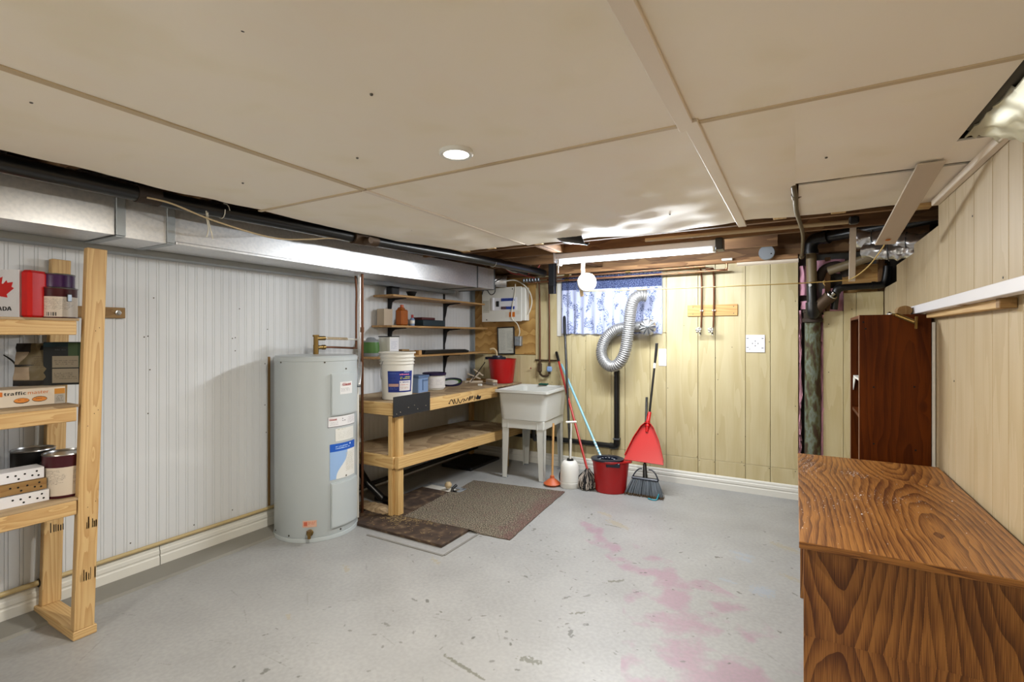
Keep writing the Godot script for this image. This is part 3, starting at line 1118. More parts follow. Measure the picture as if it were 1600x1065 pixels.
# ---------------------------------------------------------------- lamps
func ceiling_lamps() -> void:
	var t := thing("recessed_lamp", "round white recessed lamp glowing in the ceiling sheet", "lamp", V(-1.083, CEIL - 0.012, -1.482))
	var s := S()
	lathe(s, [Vector2(0.047, -0.002), Vector2(0.058, -0.004), Vector2(0.062, 0.0), Vector2(0.062, 0.012), Vector2(0.047, 0.012), Vector2(0.047, -0.002)], 36)
	put("trim_ring", s, M.white_plastic, t)
	s = S()
	lathe(s, [Vector2(0, 0.0), Vector2(0.047, 0.0), Vector2(0.047, 0.01), Vector2(0, 0.01)], 36)
	put("diffuser", s, glow(Color(1.0, 0.97, 0.92), 5.0), t)
	var l := AreaLight3D.new()
	l.name = "lamp_light"
	l.area_size = Vector2(0.085, 0.085)
	l.light_color = Color(1.0, 0.975, 0.93)
	l.light_energy = 4.0
	l.shadow_enabled = true
	l.set("area_range", 12.0)
	t.add_child(l)
	l.position = V(0, -0.006, 0)
	l.rotation.x = -PI / 2
	# globe lamp on a cord in the rear half of the room
	t = thing("pendant_lamp", "white globe lamp on a short cord in the rear of the room", "lamp", V(-1.7, CEIL - 0.01, 1.3))
	s = S()
	tube(s, [V(0, 0.008, 0), V(0, -0.18, 0)], 0.006, 8)
	lathe(s, [Vector2(0, 0.01), Vector2(0.05, 0.01), Vector2(0.045, -0.02), Vector2(0, -0.025)], 20)
	put("cord", s, M.white_plastic, t)
	s = S()
	var prof := []
	for k in 13:
		var a := PI * k / 12.0
		prof.append(Vector2(sin(a) * 0.09, -0.26 - cos(a) * 0.09))
	lathe(s, prof, 28)
	put("globe", s, glow(Color(1.0, 0.97, 0.92), 4.0), t)
	var o := OmniLight3D.new()
	o.name = "globe_light"
	o.light_color = Color(1.0, 0.98, 0.94)
	o.light_energy = 1.05
	o.light_size = 0.085
	o.omni_range = 14.0
	o.omni_attenuation = 2.0
	o.shadow_enabled = true
	t.add_child(o)
	o.position = V(0, -0.26, 0)


func glow(c: Color, energy: float) -> StandardMaterial3D:
	var m := StandardMaterial3D.new()
	m.albedo_color = Color(0.95, 0.95, 0.94)
	m.emission_enabled = true
	m.emission = c
	m.emission_energy_multiplier = energy
	return m


func tube_lamp() -> void:
	var at := V(-1.15, 2.112, -3.95)
	var t := thing("tube_lamp", "long white fluorescent tube lamp fixed under the rear joist", "lamp", at)
	var s := S()
	box(s, V(0, -0.027, 0), V(1.30, 0.05, 0.10), 0.006)
	put("housing", s, M.white_paint, t)
	s = S()
	box(s, V(0.665, -0.035, 0.0), V(0.05, 0.085, 0.12), 0.004)
	put("end_cap", s, M.black_plastic, t, "black end cap")
	s = S()
	box(s, V(-0.655, -0.035, 0.0), V(0.02, 0.085, 0.12), 0.004)
	put("end_cap", s, M.white_paint, t)
	var m := glow(Color(0.95, 0.98, 1.0), 6.0)
	for z in [0.028, -0.028]:
		s = S()
		tube(s, [V(-0.61, -0.068, z), V(0.61, -0.068, z)], 0.0165, 16)
		put("tube", s, m, t)
		for x in [-0.625, 0.625]:
			s = S()
			box(s, V(x, -0.062, z), V(0.018, 0.05, 0.03), 0.003)
			put("socket", s, M.white_plastic, t)
	for c in [[-90.0, 2.6, -0.088], [-25.0, 1.7, -0.072], [-155.0, 2.6, -0.072]]:
		var l := AreaLight3D.new()
		l.name = "tube_light"
		l.area_size = Vector2(1.2, 0.034)
		l.light_color = Color(0.96, 0.98, 1.0)
		l.light_energy = c[1]
		l.shadow_enabled = true
		l.set("area_range", 12.0)
		t.add_child(l, true)
		l.position = V(0, c[2], 0.0 if c[0] == -90.0 else (-0.052 if c[0] == -25.0 else 0.052))
		l.rotation.x = deg_to_rad(c[0])
	# small end bracket hanging at the window end
	s = S()
	box(s, V(-0.625, -0.095, 0.02), V(0.03, 0.02, 0.05), 0.003)
	box(s, V(-0.63, -0.13, 0.03), V(0.004, 0.07, 0.004), 0.0)
	put("pull_bracket", s, M.white_plastic, t)


# ---------------------------------------------------------------- desk and bookcase
func desk_and_bookcase() -> void:
	var d := placed("desk", "oak-veneer desk with a dusty top along the panelled wall", "desk", V(0.31, 0, -2.44))
	var s := S()
	slab(s, V(0.010, 0.748, -3.095), V(0.598, 0.769, -1.765), 0.002, 2)
	put("desktop", s, M.oak, d)
	s = S()
	slab(s, V(0.0095, 0.7485, -1.7655), V(0.5985, 0.7685, -1.763), 0.0008, 0)
	put("edge_band", s, M.oak, d)
	for z in [-1.80, -3.07]:
		s = S()
		slab(s, V(0.022, 0.0, z - 0.018), V(0.59, 0.748, z), 0.0015, 1)
		put("side_panel", s, M.oak, d)
	s = S()
	slab(s, V(0.56, 0.25, -3.07), V(0.575, 0.748, -1.818), 0.001, 2)
	put("back_panel", s, M.oak, d)
	# a pedestal with drawers, facing the room
	s = S()
	slab(s, V(0.18, 0.08, -3.07), V(0.555, 0.746, -2.62), 0.001, 1)
	put("pedestal", s, M.oak, d)
	for k in 3:
		s = S()
		slab(s, V(0.163, 0.10 + 0.215 * k, -3.065), V(0.181, 0.30 + 0.215 * k, -2.625), 0.003, 2)
		var dr := put("drawer", s, M.oak, d)
		s = S()
		tube(s, smooth_path([V(0.163, 0.21 + 0.215 * k, -2.90), V(0.145, 0.21 + 0.215 * k, -2.89), V(0.145, 0.21 + 0.215 * k, -2.80), V(0.163, 0.21 + 0.215 * k, -2.79)], 3), 0.005, 8)
		put("handle", s, M.brass, dr)
	# plaster dust and crumbs on the top
	var n := noise(500, 9.0, 3)
	var r2 := RandomNumberGenerator.new()
	r2.seed = 5
	s = S()
	for k in 420:
		var c: Array = [[0.055, -2.85, 0.04, 0.22], [0.055, -2.85, 0.05, 0.2], [0.23, -2.75, 0.06, 0.06], [0.30, -2.45, 0.3, 0.5], [0.12, -2.2, 0.12, 0.25], [0.3, -2.4, 0.12, 0.1]][k % 6]
		var x := clampf(c[0] + r2.randfn() * c[2] * 0.5, 0.02, 0.57)
		var z := clampf(c[1] + r2.randfn() * c[3] * 0.6, -3.08, -1.79)
		var r := r2.randf_range(0.0005, 0.0013) * (2.2 if r2.randf() < 0.03 else 1.0)
		lathe(s, [Vector2(0, r), Vector2(r * 1.2, 0.0)], 5, Transform3D(Basis.from_euler(V(0, r2.randf() * TAU, 0)), V(x, 0.769, z)), 1.0, r2.randf_range(0.6, 2.0))
	put("plaster_dust", s, M.white_paint, d).set_meta("kind", "stuff")

	var b := placed("bookcase", "tall dark brown wooden bookcase standing behind the desk", "bookcase", V(0.455, 0, -3.47))
	for z in [-3.235, -3.71]:
		s = S()
		slab(s, V(0.298, 0, z - 0.018), V(0.598, 1.513, z), 0.0015, 1)
		put("side_panel", s, M.bookcase_wood, b)
	s = S()
	slab(s, V(0.2955, 0, -3.2525), V(0.2985, 1.513, -3.2355), 0.0005, 1)
	slab(s, V(0.2955, 0, -3.7275), V(0.2985, 1.513, -3.7105), 0.0005, 1)
	put("edge_band", s, M.bookcase_edge, b)
	s = S()
	slab(s, V(0.298, 1.495, -3.71), V(0.598, 1.513, -3.253), 0.001, 2)
	put("top_board", s, M.bookcase_wood, b)
	for y in [0.06, 0.50, 0.948]:
		s = S()
		slab(s, V(0.305, y, -3.71), V(0.59, y + 0.018, -3.253), 0.001, 2)
		put("shelf", s, M.bookcase_wood, b)
	s = S()
	slab(s, V(0.310, 1.148, -3.71), V(0.59, 1.160, -3.253), 0.001, 2)
	prism(s, [Vector2(-3.70, 1.147), Vector2(-3.58, 1.147), Vector2(-3.70, 1.07)], -0.312, -0.308, Transform3D(Basis(V(0, 0, 1), V(0, 1, 0), V(-1, 0, 0)), V(0, 0, 0)))
	put("shelf", s, M.white_trim, b, "white shelf with a triangular bracket")
	s = S()
	slab(s, V(0.59, 0, -3.72), V(0.598, 1.5, -3.24), 0.0, 1)
	put("back_panel", s, M.bookcase_wood, b)
	s = S()
	for p in [[1.475, 0.315], [1.44, 0.325], [1.13, 0.36], [1.14, 0.53], [0.83, 0.36], [0.815, 0.535]]:
		lathe(s, [Vector2(0, 0.0012), Vector2(0.0045, 0.0008), Vector2(0.005, -0.001)], 10, Transform3D(Basis(V(1, 0, 0), V(0, 0, 1), V(0, -1, 0)), V(p[1], p[0], -3.2350)))
	put("screw_caps", s, M.hole, b).set_meta("kind", "stuff")
	s = S()
	slab(s, V(0.302, 1.425, -3.27), V(0.32, 1.48, -3.254), 0.002)
	put("corner_bracket", s, M.brass, b)
	# white board standing between the bookcase and the wall
	s = S()
	slab(s, V(0.6, 0, -3.70), V(0.612, 1.47, -3.225), 0.001, 1)
	single("loose_board", s, M.white_trim, "thin white board standing between the bookcase and the panelled wall", "board")


# ---------------------------------------------------------------- duct, pipes and cable along the beadboard wall
func duct_and_pipe() -> void:
	var d := placed("heating_duct", "rectangular galvanised heating duct along the top of the beadboard wall", "duct", V(-3.1, 1.9, -2.0))
	# box sections: ends along z
	var ends := [2.55, 0.3, -1.16, -1.38, -2.62, -4.16, -4.34, -4.46]
	for i in ends.size() - 1:
		if i == 5:
			pass
		var s := S()
		var z0: float = ends[i]
		var z1: float = ends[i + 1]
		var fat := 0.006 if i == 2 else 0.0
		var f0 := -2.885 + maxf(0.0, -2.62 - z0) * 0.068 + fat
		var f1 := -2.885 + maxf(0.0, -2.62 - z1) * 0.068 + fat
		prism(s, [Vector2(-3.22, z0 - 0.001), Vector2(f0, z0 - 0.001), Vector2(f1, z1 + 0.001), Vector2(-3.22, z1 + 0.001)], 1.895 - fat, 2.105, Transform3D(Basis(V(1, 0, 0), V(0, 0, 1), V(0, 1, 0)), Vector3.ZERO))
		put("section", s, M.zinc, d)
	# drive cleats over the joints and the folded bottom edge
	for z in [-1.16, -1.385]:
		var s := S()
		slab(s, V(-2.876, 1.893, z - 0.02), V(-2.869, 2.105, z + 0.02), 0.002)
		slab(s, V(-3.22, 1.886, z - 0.02), V(-2.872, 1.892, z + 0.02), 0.001)
		put("cleat", s, M.zinc_dull, d)
	for z in [-4.16, -4.452]:
		var s := S()
		var fx: float = -2.885 + (-2.62 - z) * 0.068
		slab(s, V(fx - 0.004, 1.890, z - 0.008), V(fx + 0.006, 2.105, z + 0.008), 0.001)
		slab(s, V(-3.22, 1.888, z - 0.008), V(fx + 0.006, 1.894, z + 0.008), 0.001)
		put("cleat", s, M.grey_metal, d)
	var s := S()
	slab(s, V(-2.884, 1.888, -2.6), V(-2.87, 1.906, -1.41), 0.003)
	beam(s, V(-2.877, 1.897, -2.6), V(-2.776, 1.897, -4.14), 0.014, 0.018)
	put("folded_edge", s, M.zinc, d)
	s = S()
	tube(s, smooth_path([V(-3.0, 2.02, -4.45), V(-2.97, 2.02, -4.6), V(-2.90, 2.015, -4.72), V(-2.8, 2.01, -4.78)], 5), 0.065, 20)
	put("round_branch", s, M.zinc, d)
	# zinc strip on the wall under the duct
	s = S()
	slab(s, V(-3.346, 1.862, -4.4), V(-3.24, 1.866, 2.0), 0.001)
	slab(s, V(-3.24, 1.862, -4.4), V(-3.236, 1.90, 2.0), 0.001)
	single("metal_channel", s, M.zinc_dull, "narrow galvanised metal channel between the duct and beadboard wall", "channel")
	# black water pipe with brown joints
	var p := placed("water_pipe", "black pipe with brown fittings running under the ceiling beside the duct", "pipe", V(-2.7, 2.06, -2.0))
	s = S()
	tube(s, smooth_path([V(-2.67, 2.07, 2.5), V(-2.67, 2.07, -0.68), V(-2.685, 2.07, -1.3), V(-2.63, 2.07, -1.8), V(-2.565, 2.07, -2.6), V(-2.42, 2.072, -3.56), V(-2.33, 2.072, -4.3), V(-2.30, 2.06, -4.7)], 6), 0.038, 14)
	put("pipe", s, M.black_pipe, p)
	s = S()
	tube(s, smooth_path([V(-2.62, 2.085, -2.62), V(-2.54, 2.088, -3.2), V(-2.47, 2.08, -4.0), V(-2.45, 2.05, -4.6)], 6), 0.016, 12)
	put("pipe", s, M.dark_pipe, p)
	s = S()
	tube(s, [V(-2.583, 2.07, -2.36), V(-2.575, 2.07, -2.46), V(-2.574, 2.07, -2.47), V(-2.568, 2.07, -2.56)], [0.048, 0.048, 0.043, 0.043], 14)
	lathe(s, [Vector2(0, 0.05), Vector2(0.022, 0.05), Vector2(0.025, 0.0), Vector2(0.0, 0.0)], 14, Transform3D(Basis(V(0, 1, 0), V(1, 0, 0), V(0, 0, -1)), V(-2.545, 2.05, -2.44)))
	put("fitting", s, M.old_brass, p)
	s = S()
	tube(s, [V(-2.681, 2.07, -1.14), V(-2.684, 2.07, -1.24)], 0.042, 14)
	put("fitting", s, M.old_iron, p)
	for c in [[-2.66, -1.55], [-2.39, -3.85]]:
		var z: float = c[1]
		s = S()
		var ring := []
		for k in 13:
			var a := TAU * k / 12
			ring.append(V(c[0] + 0.041 * cos(a), 2.07 + 0.041 * sin(a), z + 0.004 * a))
		tube(s, ring, 0.0025, 6)
		put("cable_tie", s, M.white_cord, p)
	# loose cable and knotted string
	s = S()
	tube(s, smooth_path([V(-2.64, 2.05, -1.17), V(-2.60, 2.036, -1.256), V(-2.60, 1.997, -1.442), V(-2.60, 1.968, -1.685), V(-2.60, 1.967, -1.85), V(-2.60, 2.0, -2.05), V(-2.60, 2.03, -2.19), V(-2.565, 2.045, -2.38)], 6), 0.0045, 8)
	single("sagging_cable", s, M.cord, "beige cable sagging in front of the galvanised duct", "cable")
	s = S()
	tube(s, smooth_path([V(-2.615, 2.04, -1.425), V(-2.615, 1.99, -1.43), V(-2.612, 1.95, -1.435), V(-2.61, 1.905, -1.425)], 4), 0.003, 6)
	tube(s, smooth_path([V(-2.614, 2.03, -1.432), V(-2.613, 1.98, -1.438), V(-2.61, 1.93, -1.45), V(-2.608, 1.90, -1.455)], 4), 0.003, 6)
	lathe(s, [Vector2(0, 0.008), Vector2(0.007, 0.0), Vector2(0, -0.008)], 8, Transform3D(Basis(), V(-2.614, 2.03, -1.43)))
	single("hanging_string", s, M.white_cord, "knotted white string hanging from the black pipe by the duct", "string")


# ---------------------------------------------------------------- timber shelf unit at the frame's edge
func shelf_unit() -> void:
	var u := placed("shelf_unit", "pine stud shelf unit standing against the beadboard wall", "shelf unit", V(-3.1, 0, -0.5))
	for z in [-1.02, 0.22]:
		var s := S()
		slab(s, V(-3.34, 0.0, z - 0.045), V(-2.872, 0.04, z + 0.045), 0.003)
		put("foot_rail", s, M.pine, u)
		s = S()
		beam(s, V(-2.895, 0.04, z + 0.003), V(-2.895, 1.815, z - 0.048), 0.04, 0.078, V(0, 0, 1), 0.003)
		put("front_post", s, M.pine, u)
		s = S()
		beam(s, V(-3.31, 0.04, z - 0.01), V(-3.31, 1.795, z - 0.05), 0.04, 0.078, V(0, 0, 1), 0.003)
		put("rear_post", s, M.pine, u)
	for y in [1.482, 1.085, 0.655]:
		var s := S()
		slab(s, V(-2.915, y - 0.076, -0.99), V(-2.877, y - 0.012, 0.19), 0.003)
		put("shelf_rail", s, M.pine, u)
		s = S()
		slab(s, V(-3.33, y - 0.076, -0.99), V(-3.29, y - 0.012, 0.19), 0.003)
		put("shelf_rail", s, M.pine, u)
		s = S()
		slab(s, V(-3.345, y - 0.012, -1.0), V(-2.878, y, 0.20), 0.002)
		put("shelf_board", s, M.bench_ply, u)
	# nail holes, stamps
	var s := S()
	for p in [[1.44, -1.075], [1.425, -1.06], [1.05, -1.07], [1.035, -1.055], [0.98, -1.03], [0.62, -1.06], [0.6, -1.03]]:
		lathe(s, [Vector2(0, 0.001), Vector2(0.004, 0.0)], 8, Transform3D(Basis(V(0, 0, -1), V(1, 0, 0), V(0, -1, 0)), V(-2.8755, p[0], p[1])))
	put("nail_heads", s, M.hole, u).set_meta("kind", "stuff")
	s = S()
	for row in [[0.50, 0.56, -1.065, -1.005, -2.8752], [0.26, 0.32, -1.06, -1.0, -2.8752], [0.40, 0.45, -1.085, -1.025, -3.2895]]:
		var z: float = row[2]
		while z < row[3]:
			var w := rng.randf_range(0.0015, 0.006)
			var hh: float = rng.randf_range(0.5, 1.0) * (row[1] - row[0])
			if rng.randf() < 0.75:
				slab(s, V(row[4] - 0.0006, row[0], z), V(row[4] + 0.0002, row[0] + hh, z + w))
			z += w + rng.randf_range(0.002, 0.006)
	put("ink_stamp", s, M.hole, u).set_meta("kind", "stuff")
	# cleat on the wall
	s = S()
	slab(s, V(-3.348, 1.502, -1.365), V(-3.325, 1.562, 0.2), 0.002)
	var c := single("wall_cleat", s, M.cleat_wood, "brown wooden cleat bolted to the beadboard behind the shelf unit", "cleat")
	s = S()
	lathe(s, [Vector2(0, 0.012), Vector2(0.008, 0.012), Vector2(0.009, 0.004), Vector2(0.016, 0.003), Vector2(0.016, 0.0), Vector2(0, 0)], 6, Transform3D(Basis(V(0, 0, -1), V(1, 0, 0), V(0, -1, 0)), V(-3.325, 1.532, -1.33)))
	put("bolt", s, M.steel, c)


func leaf_outline(r: float) -> Array:
	var half := [[0.0, 1.0], [0.12, 0.76], [0.20, 0.74], [0.30, 0.80], [0.24, 0.42], [0.33, 0.40], [0.52, 0.60], [0.57, 0.46], [0.88, 0.50], [0.80, 0.24], [0.94, 0.16], [0.52, -0.18], [0.58, -0.36], [0.10, -0.28], [0.05, -0.34], [0.05, -0.75]]
	var out := []
	for p in half:
		out.append(Vector2(p[0], p[1]) * r)
	for i in range(half.size() - 1, 0, -1):
		out.append(Vector2(-half[i][0], half[i][1]) * r)
	return out


func paint_can(called: String, label: String, at: Vector3, r: float, h: float, turn: float, group: String, wrap: String, band: StandardMaterial3D) -> Node3D:
	var t := thing(called, label, "paint can", at, turn, group)
	var s := S()
	lathe(s, [Vector2(0, 0), Vector2(r * 0.99, 0), Vector2(r, 0.004), Vector2(r, h - 0.006), Vector2(r + 0.002, h), Vector2(r * 0.93, h), Vector2(r * 0.91, h - 0.006), Vector2(0, h - 0.006)], 40)
	put("body", s, band, t)
	s = S()
	lathe(s, [Vector2(r + 0.0015, h - 0.002), Vector2(r + 0.003, h), Vector2(r + 0.0015, h + 0.004), Vector2(r * 0.94, h + 0.004), Vector2(r * 0.92, h - 0.003), Vector2(0, h - 0.003)], 40)
	put("lid", s, M.steel, t)
	if wrap != "":
		s = S()
		curved_plate(s, r, 0.0, TAU, h * 0.06, h * 0.72, 0.0007, 40)
		put("paper_label", s, M.can_print, t, "printed white label")
	return t


func shelf_goods() -> void:
	mat("can_print", Color(1, 1, 1), 0.45, 0.0, print_card(256, 128, Color(0.80, 0.76, 0.70), [[0.0, 0.08, 0.25, 0.5, Color(0.62, 0.57, 0.52), "type", 0.05], [0.28, 0.1, 0.3, 0.55, Color(0.60, 0.56, 0.52), "type", 0.05], [0.62, 0.1, 0.3, 0.6, Color(0.6, 0.56, 0.52), "type", 0.05], [0.18, 0.78, 0.08, 0.18, Color(0.15, 0.14, 0.14), "bars"], [0.68, 0.78, 0.08, 0.18, Color(0.15, 0.14, 0.14), "bars"]], 3))
	# white and red flag box, turned a little towards the room
	var t := thing("flag_box", "white and red box with a red maple leaf on the top shelf", "box", V(-3.157, 1.483, -0.850), deg_to_rad(29.0))
	var s := S()
	box(s, V(0, 0.11, 0), V(0.156, 0.22, 0.096), 0.001)
	put("body", s, M.white_paint, t)
	s = S()
	box(s, V(0.103, 0.11, 0), V(0.05, 0.22, 0.096), 0.012)
	put("end_band", s, M.red_paint, t, "red end band")
	s = S()
	box(s, V(-0.103, 0.11, 0), V(0.05, 0.22, 0.096), 0.012)
	put("end_band", s, M.red_paint, t, "red end band")
	s = S()
	prism(s, leaf_outline(0.082), 0.0, 0.0012, Transform3D(Basis(), V(-0.022, 0.122, 0.048)))
	put("maple_leaf", s, M.red_paint, t, "red maple leaf")
	letters("lettering", "CANADA", 0.019, 0.001, M.ink, t, Transform3D(Basis(), V(-0.022, 0.042, 0.0488)), true, 1.25)
	# two cans in a stack
	t = paint_can("paint_can", "maroon paint can with a white label, beside the flag box", V(-3.098, 1.483, -0.99), 0.075, 0.145, 1.2, "", "white", M.maroon)
	s = S()
	box(s, V(0.077, 0.10, 0.0), V(0.006, 0.035, 0.02), 0.002, Transform3D(Basis.from_euler(V(0, -0.9, 0)), Vector3.ZERO))
	put("handle_lug", s, M.grey_metal, t)
	s = S()
	paint_can("paint_can", "small dark purple can stacked on the maroon paint can", V(-3.10, 1.634, -0.99), 0.066, 0.06, 0.3, "", "", M.can_purple)
	# middle shelf
	var box_print := print_card(256, 64, Color(0.80, 0.76, 0.70), [[0.36, 0.5, 0.19, 0.34, Color(0.20, 0.15, 0.10), "oval"], [0.365, 0.53, 0.18, 0.28, Color(0.80, 0.50, 0.20), "oval"], [0.58, 0.48, 0.19, 0.34, Color(0.20, 0.15, 0.10), "oval"], [0.585, 0.51, 0.18, 0.28, Color(0.80, 0.50, 0.20), "oval"], [0.405, 0.6, 0.11, 0.12, Color(0.5, 0.25, 0.1), "type", 0.1], [0.62, 0.58, 0.11, 0.12, Color(0.5, 0.25, 0.1), "type", 0.1], [0.86, 0.08, 0.14, 0.34, Color(0.74, 0.50, 0.18), "block"], [0.86, 0.42, 0.14, 0.58, Color(0.62, 0.60, 0.57), "block"], [0.88, 0.5, 0.1, 0.4, Color(0.45, 0.43, 0.4), "type", 0.08]], 9)
	mat("flooring_print", Color(1, 1, 1), 0.75, 0.0, box_print)
	t = thing("flooring_box", "long flat carton printed trafficmaster on the middle shelf", "carton", V(-2.985, 1.086, -0.853), deg_to_rad(88.0))
	s = S()
	box(s, V(-0.13, 0.040, -0.09), V(0.52, 0.079, 0.18), 0.002)
	put("carton", s, M.beige_card, t)
	s = S()
	face(s, [V(-0.145, 0.002, 0.0006), V(0.129, 0.002, 0.0006), V(0.129, 0.077, 0.0006), V(-0.145, 0.077, 0.0006)], [Vector2(0, 1), Vector2(1, 1), Vector2(1, 0), Vector2(0, 0)], V(0, 0, 1))
	put("printed_face", s, M.flooring_print, t)
	s = S()
	box(s, V(-0.094, 0.060, 0.001), V(0.024, 0.02, 0.001), 0.0)
	put("emblem", s, M.orange_ink, t)
	letters("lettering", "traffic", 0.014, 0.0006, M.ink, t, Transform3D(Basis(), V(-0.042, 0.060, 0.0012)), true, 1.25)
	letters("lettering", "master", 0.014, 0.0006, M.orange_ink, t, Transform3D(Basis(), V(0.034, 0.060, 0.0012)), false, 1.2)
	# pouch and dark box standing on the carton
	var pouch := print_card(128, 160, Color(0.36, 0.31, 0.21), [[0.0, 0.0, 0.42, 0.22, Color(0.06, 0.05, 0.05), "block"], [0.0, 0.2, 0.62, 0.34, Color(0.60, 0.54, 0.46), "wave"], [0.0, 0.56, 0.46, 0.3, Color(0.62, 0.55, 0.47), "block"], [0.5, 0.3, 0.42, 0.3, Color(0.30, 0.25, 0.16), "type", 0.05], [0.0, 0.5, 0.9, 0.05, Color(0.05, 0.04, 0.05), "wave"], [0.0, 0.88, 1.0, 0.12, Color(0.06, 0.05, 0.05), "block"], [0.66, 0.06, 0.2, 0.1, Color(0.05, 0.04, 0.05), "block"]], 71)
	mat("pouch_print", Color(1, 1, 1), 0.5, 0.0, pouch)
	t = thing("packet", "crumpled black and cream packet leaning beside the dark green box", "packet", V(-3.135, 1.166, -0.915), deg_to_rad(52.0))
	s = S()
	var crumple := noise(520, 7.0, 2)
	sheet(s, 8, 10, func(u: float, v: float) -> Vector3:
		return V((u - 0.5) * 0.15 * (1.0 - 0.06 * v), v * 0.20, 0.03 * sin(PI * u) * sin(PI * (0.15 + v * 0.8)) + crumple.get_noise_2d(u, v) * 0.01 - 0.02 * v), V(0, 0, -0.035), Vector2(1.0, -1.0))
	put("bag", s, M.pouch_print, t)
	var dark_print := print_card(192, 192, Color(0.035, 0.06, 0.08), [[0.0, 0.0, 0.75, 0.1, Color(0.03, 0.17, 0.22), "block"], [0.56, 0.0, 0.44, 0.56, Color(0.27, 0.36, 0.23), "block"], [0.78, 0.0, 0.22, 0.6, Color(0.12, 0.26, 0.14), "block"], [0.2, 0.32, 0.6, 0.28, Color(0.66, 0.60, 0.54), "block"], [0.2, 0.62, 0.6, 0.34, Color(0.68, 0.62, 0.56), "block"], [0.24, 0.42, 0.54, 0.16, Color(0.5, 0.45, 0.4), "type", 0.045], [0.24, 0.72, 0.54, 0.2, Color(0.5, 0.45, 0.4), "type", 0.045], [0.26, 0.16, 0.3, 0.08, Color(0.3, 0.3, 0.32), "type", 0.05]], 12)
	mat("dark_print", Color(0.9, 0.92, 0.9), 0.7, 0.0, dark_print)
	t = thing("tile_box", "dark green box with a cream panel standing on the flooring carton", "box", V(-3.045, 1.166, -1.005), deg_to_rad(48.0))
	s = S()
	box(s, V(0, 0.103, -0.05), V(0.175, 0.205, 0.10), 0.002)
	put("carton", s, M.teal_box, t)
	s = S()
	face(s, [V(-0.086, 0.002, 0.0006), V(0.086, 0.002, 0.0006), V(0.086, 0.203, 0.0006), V(-0.086, 0.203, 0.0006)], [Vector2(0, 1), Vector2(1, 1), Vector2(1, 0), Vector2(0, 0)], V(0, 0, 1))
	put("printed_face", s, M.dark_print, t)
	s = S()
	tube(s, smooth_path([V(-3.27, 1.088, -0.90), V(-3.268, 1.2, -0.905), V(-3.285, 1.27, -0.89), V(-3.315, 1.31, -0.86)], 5), [0.004, 0.004, 0.004, 0.004, 0.004, 0.004, 0.004, 0.004, 0.004, 0.004, 0.004, 0.0038, 0.0036, 0.0034, 0.003, 0.003], 8)
	single("bent_wire", s, M.wire_black, "bent dark wire sticking up behind the cream packet", "wire")
	# lower shelf: perforated white profiles and two cans
	for k in 3:
		var y: float = 0.656 + [0.0, 0.052, 0.103][k]
		var m: StandardMaterial3D = [M.white_paint, M.cleat_wood, M.white_paint][k]
		var lab: String = ["white perforated metal angle at the bottom of its pile", "brown perforated angle in the middle of the pile of white ones", "white perforated metal angle on top of its pile"][k]
		t = thing("perforated_angle", lab, "metal angle", V(-2.955 - 0.008 * k, y, -0.83 + 0.006 * k), deg_to_rad(88.0 + k), "perforated angles on the lower shelf")
		s = S()
		prism(s, [Vector2(0, 0), Vector2(0.002, 0), Vector2(0.002, 0.048), Vector2(-0.085, 0.050), Vector2(-0.085, 0.0485), Vector2(0, 0.0465)], -0.6, 0.085, Transform3D(Basis(V(0, 0, 1), V(0, 1, 0), V(1, 0, 0)), Vector3.ZERO))
		put("angle", s, m, t)
		s = S()
		for q in [[0.06, 0.034], [0.045, 0.018], [0.066, 0.014], [0.02, 0.03], [-0.01, 0.028], [-0.035, 0.03], [0.0, 0.012]]:
			lathe(s, [Vector2(0, 0.0006), Vector2(0.0042, 0.0)], 10, Transform3D(Basis(V(1, 0, 0), V(0, 0, 1), V(0, -1, 0)), V(q[0], q[1], 0.0024)))
		put("holes", s, M.hole, t).set_meta("kind", "stuff")
	t = paint_can("paint_can", "large paint can with maroon band and barcode on the lower shelf", V(-3.0, 0.656, -0.99), 0.083, 0.195, 2.4, "", "white", M.maroon)
	s = S()
	var oo := V(cos(-1.75), 0, sin(-1.75))
	tube(s, [oo * 0.08 + V(0, 0.145, 0), oo * 0.086 + V(0, 0.145, 0), oo * 0.09 + V(0, 0.143, 0)], [0.016, 0.016, 0.008], 14)
	put("handle_lug", s, M.black_plastic, t)
	paint_can("paint_can", "black paint can behind the barcoded can on the lower shelf", V(-3.19, 0.656, -0.93), 0.08, 0.20, 0.0, "", "", M.black_plastic)


